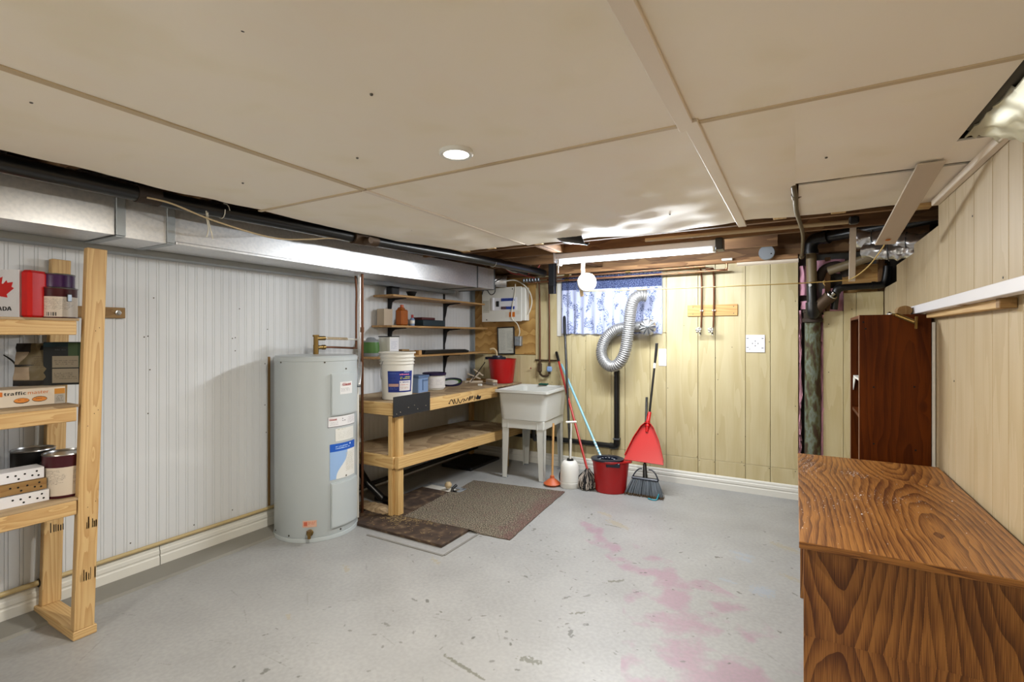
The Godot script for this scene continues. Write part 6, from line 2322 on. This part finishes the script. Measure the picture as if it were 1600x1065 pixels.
	# outlet plate and square blank plate
	var t := placed("outlet_plate", "white wall outlet plate beside the dustpan's handle", "outlet", V(-1.12, 1.2, -4.9))
	s = S()
	prism(s, rounded(0.072, 0.165, 0.006), 0.0, 0.006, Transform3D(Basis(), V(-1.118, 1.195, WALL_B)))
	put("plate", s, M.white_paint, t)
	for y in [1.155, 1.235]:
		s = S()
		prism(s, rounded(0.034, 0.03, 0.008), 0.006, 0.009, Transform3D(Basis(), V(-1.118, y, WALL_B)))
		put("socket", s, M.white_trim, t)
	t = placed("square_plate", "square white perforated plate on the panelled wall near the stack", "plate", V(-0.31, 1.335, -4.9))
	s = S()
	prism(s, rounded(0.152, 0.155, 0.004), 0.0, 0.008, Transform3D(Basis(), V(-0.31, 1.335, WALL_B)))
	put("plate", s, M.white_paint, t)
	s = S()
	for p in [[-0.062, 0.045, 0.016, 0.005], [0.058, 0.045, 0.016, 0.005], [-0.062, -0.035, 0.016, 0.005], [0.058, -0.04, 0.016, 0.005], [0, 0.022, 0.006, 0.010], [0, -0.02, 0.006, 0.010], [-0.022, 0, 0.006, 0.010], [0.022, 0, 0.006, 0.010], [0, 0.002, 0.008, 0.003], [-0.045, -0.05, 0.008, 0.004]]:
		box(s, V(-0.31 + p[0], 1.335 + p[1], WALL_B + 0.008), V(p[2], p[3], 0.0012))
	put("slots", s, M.hole, t).set_meta("kind", "stuff")
	# round box cover on the plate
	t = placed("round_box_cover", "blue-grey round cover of a junction box on the plate above the panelling", "junction box", V(-0.25, 2.1, -4.82))
	s = S()
	lathe(s, [Vector2(0, 0.006), Vector2(0.060, 0.004), Vector2(0.064, -0.02), Vector2(0.06, -0.05), Vector2(0, -0.05)], 32, Transform3D(Basis(V(1, 0, 0), V(0, 0, 1), V(0, -1, 0)), V(-0.215, 2.118, -4.78)))
	put("cover", s, M.plate_grey, t)
	s = S()
	lathe(s, [Vector2(0, 0.009), Vector2(0.006, 0.006)], 8, Transform3D(Basis(V(1, 0, 0), V(0, 0, 1), V(0, -1, 0)), V(-0.18, 2.105, -4.78)))
	put("screw", s, M.hole, t)
	s = S()
	box(s, V(-0.53, 2.085, -4.81), V(0.09, 0.02, 0.05), 0.004)
	single("white_clip", s, M.white_plastic, "small white plastic clip on the plate by the lamp's black end", "clip")


# ---------------------------------------------------------------- breaker panel corner
func panel_corner() -> void:
	var t := thing("breaker_panel", "beige electrical breaker panel mounted on the plywood sheet", "breaker panel", V(-2.857, 1.757, WALL_B))
	var s := S()
	box(s, V(0, 0, 0.045), V(0.56, 0.37, 0.09), 0.006)
	put("cabinet", s, M.white_trim, t)
	s = S()
	box(s, V(-0.025, 0.0, 0.097), V(0.52, 0.385, 0.010), 0.003)
	put("cover", s, M.white_trim, t)
	s = S()
	box(s, V(0.03, 0.005, 0.1035), V(0.30, 0.14, 0.004), 0.001)
	put("breaker_frame", s, M.white_paint, t)
	for row in 2:
		for k in 8:
			s = S()
			box(s, V(-0.012 + 0.022 * k, 0.052 - 0.092 * row, 0.108), V(0.018, 0.032, 0.012), 0.002)
			box(s, V(-0.012 + 0.022 * k, 0.052 - 0.092 * row, 0.115), V(0.008, 0.012, 0.008), 0.001)
			put("breaker", s, M.blue_ink if row == 0 or k > 2 else M.maroon, t, "dark blue breaker" if row == 0 or k > 2 else "dark red breaker")
	s = S()
	box(s, V(-0.068, 0.008, 0.108), V(0.038, 0.062, 0.014), 0.003)
	put("main_switch", s, M.black_plastic, t)
	s = S()
	box(s, V(-0.13, 0.008, 0.110), V(0.026, 0.145, 0.022), 0.004)
	put("door_handle", s, M.white_paint, t)
	mat("panel_print", Color(1, 1, 1), 0.6, 0.0, print_card(64, 96, Color(0.74, 0.73, 0.68), [[0.1, 0.05, 0.8, 0.85, Color(0.55, 0.55, 0.52), "type", 0.05]], 61))
	s = S()
	face(s, [V(-0.275, -0.09, 0.1025), V(-0.185, -0.09, 0.1025), V(-0.185, 0.05, 0.1025), V(-0.275, 0.05, 0.1025)], [Vector2(0, 1), Vector2(1, 1), Vector2(1, 0), Vector2(0, 0)], V(0, 0, 1))
	put("circuit_list", s, M.panel_print, t)
	s = S()
	box(s, V(0.115, -0.115, 0.1028), V(0.075, 0.055, 0.001))
	put("sticker", s, M.orange_ink, t, "orange sticker")
	s = S()
	box(s, V(0.05, -0.115, 0.1026), V(0.04, 0.065, 0.001))
	box(s, V(0.19, -0.095, 0.1026), V(0.05, 0.04, 0.001))
	put("sticker", s, M.paper, t)
	s = S()
	for p in [[-0.22, -0.17], [0.12, 0.17], [-0.22, 0.17]]:
		lathe(s, [Vector2(0, 0.004), Vector2(0.006, 0.003), Vector2(0.007, 0.0)], 10, Transform3D(Basis(V(1, 0, 0), V(0, 0, 1), V(0, -1, 0)), V(p[0], p[1], 0.102)))
	put("screws", s, M.old_iron, t)
	# framed chart
	t = thing("framed_chart", "black framed paper chart hung below the breaker panel", "frame", V(-2.872, 1.35, WALL_B + 0.004))
	t.rotation.z = 0.03
	s = S()
	for c in [[0, 0.151, 0.225, 0.012], [0, -0.151, 0.225, 0.012], [0.107, 0, 0.012, 0.315], [-0.107, 0, 0.012, 0.315]]:
		box(s, V(c[0], c[1], 0.008), V(c[2], c[3], 0.016), 0.002)
	put("frame", s, M.black_plastic, t)
	mat("chart_print", Color(1, 1, 1), 0.5, 0.0, print_card(128, 192, Color(0.74, 0.74, 0.70), [[0.12, 0.05, 0.35, 0.85, Color(0.60, 0.61, 0.60), "type", 0.03], [0.55, 0.12, 0.38, 0.7, Color(0.58, 0.59, 0.58), "type", 0.03], [0.6, 0.88, 0.3, 0.06, Color(0.25, 0.25, 0.25), "type", 0.04]], 62))
	s = S()
	face(s, [V(-0.102, -0.146, 0.006), V(0.102, -0.146, 0.006), V(0.102, 0.146, 0.006), V(-0.102, 0.146, 0.006)], [Vector2(0, 1), Vector2(1, 1), Vector2(1, 0), Vector2(0, 0)], V(0, 0, 1))
	put("chart", s, M.chart_print, t)
	# grey outlet box with its cable
	t = placed("outlet_box", "small grey metal outlet box beside the framed chart", "outlet box", V(-2.70, 1.345, WALL_B))
	s = S()
	slab(s, V(-2.742, 1.29, WALL_B), V(-2.662, 1.40, WALL_B + 0.05), 0.005)
	put("box", s, M.zinc_dull, t)
	for y in [1.32, 1.37]:
		s = S()
		prism(s, rounded(0.034, 0.03, 0.008), 0.0, 0.004, Transform3D(Basis(), V(-2.702, y, WALL_B + 0.05)))
		put("socket", s, M.plate_grey, t)
	s = S()
	tube(s, smooth_path([V(-2.70, 1.40, -4.875), V(-2.685, 1.46, -4.87), V(-2.695, 1.54, -4.83), V(-2.735, 1.60, -4.785), V(-2.73, 1.72, -4.783), V(-2.70, 1.88, -4.79), V(-2.70, 1.98, -4.80)], 5), 0.0055, 8)
	put("cable", s, M.white_cord, t)
	# loops of cable above the panel
	s = S()
	tube(s, smooth_path([V(-2.97, 2.05, -4.64), V(-3.0, 1.96, -4.68), V(-3.0, 1.91, -4.70), V(-2.96, 1.865, -4.70), V(-2.91, 1.885, -4.70), V(-2.885, 1.96, -4.68), V(-2.88, 2.06, -4.66)], 5), 0.005, 8)
	tube(s, smooth_path([V(-2.80, 2.03, -4.66), V(-2.95, 1.97, -4.66), V(-3.07, 1.92, -4.72), V(-3.12, 1.88, -4.77)], 5), 0.005, 8)
	single("black_cable", s, M.wire_black, "black cable looping down in front of the breaker panel", "cable")
	s = S()
	tube(s, smooth_path([V(-2.80, 2.01, -4.74), V(-2.70, 2.02, -4.78), V(-2.60, 1.97, -4.80), V(-2.53, 1.88, -4.82), V(-2.51, 1.78, -4.83), V(-2.54, 1.68, -4.84), V(-2.585, 1.62, -4.85)], 5), 0.0075, 8)
	single("white_cable", s, M.white_cord, "thick white cable curving round the breaker panel's outer edge", "cable")
	s = S()
	tube(s, smooth_path([V(-2.70, 2.14, -4.55), V(-2.62, 2.07, -4.58), V(-2.48, 2.05, -4.60), V(-2.36, 2.08, -4.62), V(-2.32, 2.16, -4.66)], 5), 0.006, 8)
	tube(s, smooth_path([V(-2.62, 2.12, -4.62), V(-2.55, 2.06, -4.66), V(-2.44, 2.03, -4.70), V(-2.4, 2.0, -4.74)], 5), 0.006, 8)
	single("pink_cable", s, M.pink_wire, "faded red cables looped under the joists above the breaker panel", "cable")
	s = S()
	tube(s, smooth_path([V(-2.72, 2.16, -4.5), V(-2.60, 2.08, -4.55), V(-2.48, 2.08, -4.58), V(-2.40, 2.14, -4.6)], 5), 0.0055, 8)
	single("white_loop", s, M.white_cord, "pale cable looped among the faded red cables under the joists", "cable")
	s = S()
	for k in 6:
		var x := -2.55 + 0.035 * k
		tube(s, [V(x, 2.015, -4.72), V(x + 0.02, 1.985, -4.70)], 0.012, 8)
		box(s, V(x + 0.01, 2.0, -4.70), V(0.02, 0.03, 0.03), 0.004)
	single("pipe_manifold", s, M.grey_metal, "cluster of grey pipe fittings above the copper drops", "pipe fitting")


# ---------------------------------------------------------------- drain stack and ducts in the far corner
func stack_corner() -> void:
	var t := placed("drain_stack", "old blotchy green cast-iron drain stack in the open wall bay", "drain pipe", V(0.125, 0, -4.86))
	var s := S()
	tube(s, [V(0.125, 0.0, -4.90), V(0.125, 0.7, -4.90), V(0.125, 1.53, -4.90)], 0.058, 24)
	put("pipe", s, M.rust_pipe, t)
	s = S()
	lathe(s, [Vector2(0.06, 0), Vector2(0.074, 0.004), Vector2(0.076, 0.03), Vector2(0.066, 0.04), Vector2(0.066, 0.08), Vector2(0.073, 0.085), Vector2(0.07, 0.11), Vector2(0.05, 0.115), Vector2(0.0, 0.115), Vector2(0.0, 0.0), Vector2(0.06, 0.0)], 28, Transform3D(Basis(), V(0.125, 1.515, -4.89)))
	put("hub", s, M.old_iron, t)
	s = S()
	tube(s, smooth_path([V(0.12, 1.60, -4.86), V(0.17, 1.65, -4.83), V(0.235, 1.715, -4.79)], 4), [0.05, 0.05, 0.05, 0.05, 0.05, 0.048, 0.046, 0.044, 0.044], 20)
	tube(s, [V(0.225, 1.705, -4.797), V(0.25, 1.73, -4.78)], 0.05, 20)
	put("branch", s, M.old_brass, t)
	s = S()
	tube(s, [V(0.249, 1.729, -4.781), V(0.258, 1.738, -4.775)], 0.044, 20)
	tube(s, [V(0.257, 1.737, -4.776), V(0.272, 1.752, -4.766)], 0.018, 4)
	put("cleanout_cap", s, M.chrome, t, "shiny cleanout cap")
	# black plastic drain above it
	t = placed("black_drain", "thick black plastic drain with elbow running under the far joists", "drain pipe", V(0.12, 1.62, -4.82))
	s = S()
	tube(s, [V(0.122, 1.60, -4.82), V(0.118, 1.85, -4.82)], 0.040, 20)
	put("pipe", s, M.black_pipe, t)
	s = S()
	tube(s, smooth_path([V(0.185, 2.205, -4.79), V(0.45, 2.208, -4.62), V(0.98, 2.215, -4.28)], 3), 0.043, 20)
	put("pipe", s, M.black_pipe, t)
	s = S()
	tube(s, [V(0.118, 1.84, -4.82), V(0.112, 2.13, -4.82)], 0.0385, 20)
	put("pipe", s, M.tan_pipe, t, "dusty tan length of pipe")
	s = S()
	tube(s, smooth_path([V(0.112, 2.10, -4.82), V(0.112, 2.15, -4.82), V(0.125, 2.19, -4.813), V(0.16, 2.203, -4.795), V(0.22, 2.206, -4.76)], 5), 0.050, 20)
	tube(s, [V(0.112, 2.085, -4.82), V(0.112, 2.115, -4.82)], 0.055, 20)
	tube(s, [V(0.20, 2.205, -4.775), V(0.235, 2.206, -4.752)], 0.055, 20)
	tube(s, smooth_path([V(0.122, 1.68, -4.82), V(0.122, 1.60, -4.82), V(0.124, 1.585, -4.83)], 3), 0.05, 20)
	put("fittings", s, M.black_pipe, t)
	s = S()
	lathe(s, [Vector2(0, 0.008), Vector2(0.012, 0.004), Vector2(0.012, 0.0)], 10, Transform3D(Basis(V(1, 0, 0), V(0, 0, 1), V(0, -1, 0)), V(0.105, 1.82, -4.778)))
	put("sticker", s, M.white_plastic, t)
	# lower black branch
	t = placed("black_branch", "thin black plastic waste branch just above the panelled notch", "drain pipe", V(0.45, 1.8, -4.84))
	s = S()
	tube(s, smooth_path([V(0.275, 1.62, -4.86), V(0.285, 1.72, -4.85), V(0.295, 1.775, -4.845), V(0.335, 1.795, -4.84), V(0.40, 1.798, -4.84), V(0.56, 1.803, -4.84)], 5), 0.026, 16)
	tube(s, smooth_path([V(0.54, 1.803, -4.84), V(0.59, 1.806, -4.84), V(0.615, 1.84, -4.84), V(0.63, 1.95, -4.84)], 4), 0.029, 16)
	put("pipe", s, M.black_pipe, t)
	s = S()
	tube(s, [V(0.525, 1.803, -4.84), V(0.55, 1.803, -4.84)], 0.031, 16)
	put("coupling", s, M.black_plastic, t)
	s = S()
	tube(s, smooth_path([V(0.288, 1.755, -4.846), V(0.298, 1.785, -4.844), V(0.325, 1.797, -4.842)], 4), 0.032, 16)
	put("coupling", s, M.black_plastic, t)
	# dark old drain body behind
	t = placed("old_trap", "dark old iron trap with tan branch pipe behind the black drain", "pipe", V(0.28, 1.9, -4.9))
	s = S()
	tube(s, smooth_path([V(0.17, 1.86, -4.89), V(0.20, 1.95, -4.89), V(0.28, 1.985, -4.89), V(0.34, 1.96, -4.90), V(0.37, 1.90, -4.92)], 5), 0.035, 14)
	put("trap", s, M.old_iron, t)
	s = S()
	tube(s, [V(0.24, 1.94, -4.86), V(0.40, 1.985, -4.80), V(0.52, 2.02, -4.72)], 0.036, 16)
	put("branch", s, M.tan_pipe, t)
	# flexible silver ducts from the chase
	t = placed("foil_duct", "crumpled silver duct coming out of the wall chase", "duct", V(0.6, 2.0, -4.2))
	var n := noise(600, 8.0, 2)
	s = S()
	var pts := []
	var rad := []
	for k in 22:
		var u := k / 21.0
		pts.append(V(0.372 + 0.36 * u, 2.10 - 0.11 * u, -4.32 + 0.24 * u))
		rad.append(0.060 + 0.006 * n.get_noise_1d(k * 0.7) + (0.004 if k % 4 == 0 else 0.0))
	tube(s, pts, rad, 22, true, 1.0, 0.35)
	put("upper_length", s, M.aluminium, t)
	s = S()
	pts = []
	rad = []
	for k in 20:
		var u := k / 19.0
		pts.append(V(0.415 + 0.30 * u, 2.00 - 0.055 * u, -4.24 + 0.14 * u))
		rad.append(0.052 + 0.007 * n.get_noise_1d(k * 0.9 + 40.0) + (0.004 if k % 4 == 0 else 0.0))
	tube(s, pts, rad, 22, true, 1.0, 0.4)
	put("lower_length", s, M.aluminium, t)
	for k in 3:
		s = S()
		var ring := []
		var at: Vector3 = [V(0.47, 2.07, -4.255), V(0.55, 1.975, -4.178), V(0.64, 2.02, -4.14)][k]
		for j in 17:
			var a := TAU * j / 16.0
			ring.append(at + V(0.62 * cos(a) * 0.03, sin(a) * 0.066, -0.9 * cos(a) * 0.064))
		tube(s, ring, 0.003, 6)
		put("wire_band", s, M.grey_metal, t)
	# hanging board strip
	s = S()
	beam(s, V(0.333, 2.14, -3.99), V(0.326, 1.765, -3.99), 0.037, 0.012, V(0, 0, 1))
	single("tie_batten", s, M.batten, "pale narrow slat hanging vertically where the clothes line is tied", "slat")
	# gas pipe under the ceiling
	t = placed("gas_pipe", "thin brown pipe coming out at the ceiling notch to the wall", "pipe", V(0.02, 2.07, -3.7))
	s = S()
	tube(s, smooth_path([V(-0.006, 2.115, -2.56), V(-0.006, 2.075, -2.60), V(0.0, 2.066, -2.75), V(0.006, 2.064, -3.07), V(0.04, 2.066, -3.7), V(0.046, 2.068, -4.3), V(0.046, 2.06, -4.80)], 6), 0.0115, 12)
	put("pipe", s, M.gas_pipe, t)
	s = S()
	tube(s, [V(0.046, 2.062, -4.70), V(0.046, 2.060, -4.80)], 0.019, 12)
	tube(s, [V(-0.004, 2.069, -2.7), V(-0.003, 2.068, -2.76)], 0.014, 12)
	tube(s, [V(0.0, 2.07, -2.80), V(0.03, 2.085, -2.80)], 0.004, 6)
	put("fitting", s, M.gas_pipe, t)
	s = S()
	tube(s, [V(-0.95, 2.10, -3.62), V(0.28, 2.10, -3.66)], 0.013, 12)
	single("conduit_run", s, M.cord, "pale straight pipe running under the joists near the gas pipe", "pipe")
	s = S()
	box(s, V(0.55, 2.075, -3.28), V(0.11, 0.03, 0.07), 0.003)
	single("wood_block", s, M.pine_pale, "pale wood block wedged under the joist above the chase", "block")
	s = S()
	box(s, V(0.30, 2.085, -3.55), V(0.05, 0.045, 0.05), 0.008)
	single("black_bracket", s, M.black_plastic, "small black block fixed under the far joist above the elbow", "bracket")


# ---------------------------------------------------------------- things along the panelled wall
func right_wall_things() -> void:
	# loose ceiling strip hanging at one end
	var t := placed("loose_strip", "loose white ceiling strip hanging down at one end with rust spot", "strip", V(0.43, 2.0, -2.9))
	var s := S()
	beam(s, V(0.455, 2.068, -2.46), V(0.408, 1.885, -3.24), 0.088, 0.008)
	put("strip", s, M.hanging_strip, t)
	s = S()
	var d := (V(0.408, 1.885, -3.24) - V(0.455, 2.068, -2.46)).normalized()
	lathe(s, [Vector2(0, 0.0006), Vector2(0.012, 0.0)], 12, Transform3D(Basis(V(1, 0, 0), -d.cross(V(1, 0, 0)).normalized(), d), V(0.412, 1.898, -3.165) - V(0, 0.0052, 0)))
	put("rust_spot", s, M.orange_ink, t)
	# white board on the wall with its cleat and leg
	t = placed("white_rail", "long white painted rail along the panelled wall above the bookcase", "rail", V(0.57, 1.53, -2.4))
	s = S()
	beam(s, V(0.565, 1.552, -0.9), V(0.555, 1.536, -3.48), 0.04, 0.042)
	put("rail", s, M.white_paint, t)
	s = S()
	slab(s, V(0.548, 1.520, -2.56), V(0.60, 1.534, -2.51), 0.002)
	put("joint_block", s, M.cleat_wood, t)
	s = S()
	slab(s, V(0.575, 1.492, -3.22), V(0.612, 1.522, -2.20), 0.002)
	var c := single("rail_cleat", s, M.pine_pale, "pale wooden cleat under the white rail on the panelled wall", "cleat")
	s = S()
	slab(s, V(0.57, 1.490, -2.20), V(0.613, 1.524, -2.165), 0.002)
	put("dark_end", s, M.cleat_wood, c)
	t = placed("folding_leg", "brown ferrule with a brass folding leg at the rail's far end", "bracket", V(0.48, 1.5, -3.2))
	s = S()
	tube(s, [V(0.50, 1.535, -3.38), V(0.50, 1.535, -3.29)], 0.032, 16, true, 0.8)
	put("ferrule", s, M.cleat_wood, t)
	s = S()
	tube(s, [V(0.455, 1.512, -3.23), V(0.525, 1.470, -3.19)], 0.011, 10)
	tube(s, [V(0.43, 1.514, -3.25), V(0.455, 1.512, -3.23)], 0.006, 8)
	beam(s, V(0.53, 1.500, -3.185), V(0.527, 1.437, -3.18), 0.012, 0.008, V(0, 0, 1))
	put("leg", s, M.brass, t)
	s = S()
	lathe(s, [Vector2(0, 0.014), Vector2(0.013, 0.006), Vector2(0.013, -0.006), Vector2(0, -0.014)], 12, Transform3D(Basis(), V(0.43, 1.515, -3.25)))
	put("catch", s, M.chrome, t)
	# foil-faced wool drooping out of the ceiling hole
	t = placed("foil_flap", "crinkled foil insulation flap drooping from the ceiling hole", "insulation", V(0.55, 2.0, -1.9))
	var n := noise(610, 4.0, 3)
	s = S()
	sheet(s, 26, 12, func(u: float, v: float) -> Vector3:
		var z := lerpf(-2.24, -1.2, u)
		var droop := 0.125 * smoothstep(0.0, 0.35, u) + 0.02
		var x := lerpf(0.502 + 0.015 * sin(u * 5.0), 0.607, v)
		return V(x, 2.075 - droop * pow(v, 0.8) + 0.022 * n.get_noise_2d(u * 2.0, v) + 0.012 * sin(v * 5.0 + u * 8.0), z), V(0.0, 0.006, 0), Vector2(1, 0.3))
	put("foil", s, M.foil, t)
	s = S()
	sheet(s, 20, 6, func(u: float, v: float) -> Vector3:
		return V(lerpf(0.487, 0.58, v), 2.115 - 0.03 * sin(PI * v) + 0.012 * n.get_noise_2d(u * 3.0 + 5.0, v), lerpf(-2.22, -1.2, u)), V(0.0, 0.02, 0), Vector2(1, 0.3))
	put("paper_backing", s, M.foil_dark, t, "dull brown backing")


# ---------------------------------------------------------------- floor
func floor_things() -> void:
	# dark dirty board over the sump
	var s := S()
	slab(s, V(-2.96, 0.0, -3.02), V(-2.03, 0.020, -2.615), 0.002, 0)
	var b := single("dirty_board", s, M.dirty_board, "dark dirty wooden board lying on the floor under the bench leg", "board")
	s = S()
	slab(s, V(-2.98, 0.0, -3.55), V(-2.62, 0.018, -3.03), 0.002, 2)
	single("sump_board", s, M.dirty_board, "dark board under the workbench beside the sump frame", "board")
	var r2 := RandomNumberGenerator.new()
	r2.seed = 31
	s = S()
	for k in 240:
		var p := V(-2.62 + r2.randfn() * 0.06, 0.0215, -2.80 + r2.randfn() * 0.03)
		if k % 3 == 1:
			p = V(r2.randf_range(-2.9, -2.1), 0.0215, r2.randf_range(-2.98, -2.64))
		elif k % 3 == 2:
			p = V(r2.randf_range(-2.75, -2.35), 0.0215, -2.86 + r2.randfn() * 0.02)
		var l := r2.randf_range(0.004, 0.03)
		var a := r2.randf() * TAU
		tube(s, [p, p + V(cos(a) * l, r2.randf_range(0.0, 0.006), sin(a) * l)], r2.randf_range(0.0008, 0.0022), 4)
	put("wood_shavings", s, M.debris, b).set_meta("kind", "stuff")
	# doormat
	s = S()
	var A := V(-2.601, 0, -2.885)
	var B := V(-2.704, 0, -3.985)
	var C := V(-1.800, 0, -4.10)
	var D := V(-1.699, 0, -2.945)
	var n := noise(620, 3.0, 2)
	sheet(s, 40, 40, func(u: float, v: float) -> Vector3:
		var p := A.lerp(D, u).lerp(B.lerp(C, u), v)
		p.x += n.get_noise_2d(u * 2.0, v * 2.0) * 0.006
		p.z += n.get_noise_2d(v * 2.0, u * 2.0 + 7.0) * 0.006
		var over := (1.0 - smoothstep(-2.03, -1.93, p.x)) * (1.0 - smoothstep(0.10, 0.22, v))
		var sump := (1.0 - smoothstep(-2.62, -2.52, p.x)) * (1.0 - smoothstep(0.55, 0.68, v))
		p.y = 0.0075 + 0.0165 * maxf(over, sump) + 0.0012 * n.get_noise_2d(u * 6.0, v * 6.0)
		return p, V(0, -0.0065, 0), Vector2(1, 1))
	single("door_mat", s, M.rug, "rough grey-brown mat lying on the concrete in front of the bench", "mat")
	# sump: frame, ball float and valve
	var t := placed("sump_pit", "pale rectangular sump frame set in the floor under the workbench", "sump frame", V(-2.8, 0, -3.55))
	s = S()
	for c in [[-3.02, -2.60, -3.72, -3.68], [-3.02, -2.98, -3.72, -3.05], [-2.64, -2.60, -3.72, -3.60]]:
		slab(s, V(c[0], 0.0, c[2]), V(c[1], 0.012, c[3]), 0.003)
	put("rim", s, M.plate_grey, t)
	s = S()
	slab(s, V(-2.98, 0.0, -3.68), V(-2.64, 0.004, -3.56), 0.001)
	put("cover", s, M.bucket_plastic, t)
	s = S()
	lathe(s, [Vector2(0, 0.032), Vector2(0.02, 0.027), Vector2(0.032, 0.008), Vector2(0.032, -0.008), Vector2(0.02, -0.027), Vector2(0, -0.032)], 20)
	var o := single("float_ball", s, M.cord, "pale float ball beside the sump frame", "ball")
	o.position = V(-2.735, 0.050, -3.62)
	s = S()
	tube(s, smooth_path([V(0, 0.012, 0.03), V(0.0, 0.04, 0.01), V(0.01, 0.06, -0.03)], 4), 0.012, 10)
	tube(s, [V(-0.02, 0.012, 0.0), V(0.04, 0.012, 0.02)], 0.012, 10)
	o = single("black_valve", s, M.black_plastic, "small black valve on the floor next to the float ball", "valve")
	o.position = V(-2.66, 0.0, -3.60)
	s = S()
	tube(s, [V(-3.25, 0.40, -2.95), V(-3.12, 0.16, -3.02), V(-2.98, 0.045, -3.05)], 0.030, 14)
	tube(s, [V(-3.05, 0.048, -3.05), V(-2.82, 0.045, -3.06)], 0.028, 14)
	single("sump_pipe", s, M.black_plastic, "black pipe slanting down to the sump under the workbench", "pipe")
	s = S()
	sheet(s, 10, 8, func(u: float, v: float) -> Vector3:
		return V(lerpf(-3.14, -2.76, u), 0.024 + 0.03 * sin(PI * u) * sin(PI * v) + 0.012 * n.get_noise_2d(u * 3.0, v * 3.0), lerpf(-3.0, -2.84, v)), V(0, -0.004, 0))
	single("grey_rag", s, M.bench_ply, "dusty rag lying behind the bench's front leg", "rag")
	# dark crate shapes in the depth under the bench
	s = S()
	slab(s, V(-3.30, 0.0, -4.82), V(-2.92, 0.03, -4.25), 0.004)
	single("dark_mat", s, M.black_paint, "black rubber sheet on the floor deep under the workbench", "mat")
	s = S()
	tube(s, [V(-3.25, 0.10, -2.95), V(-3.25, 0.10, -4.85)], 0.02, 12)
	single("wall_hose", s, M.dark_pipe, "dark hose along the wall under the workbench", "hose")
	# the pipe lying along the baseboard of the beadboard wall
	t = placed("baseboard_pipe", "cream painted pipe lying along the top of the baseboard", "pipe", V(-3.33, 0.15, -1.0))
	s = S()
	tube(s, [V(-3.330, 0.150, -2.74), V(-3.330, 0.152, -1.05)], 0.0115, 12)
	tube(s, [V(-3.330, 0.152, -1.05), V(-3.330, 0.140, 1.5)], 0.0135, 12)
	put("pipe", s, M.trim_pipe, t)
	s = S()
	tube(s, [V(-3.330, 0.150, -1.06), V(-3.330, 0.150, -0.99)], 0.021, 10)
	box(s, V(-3.335, 0.165, -1.03), V(0.02, 0.06, 0.03), 0.004)
	put("joint", s, M.black_plastic, t, "black pipe joint")
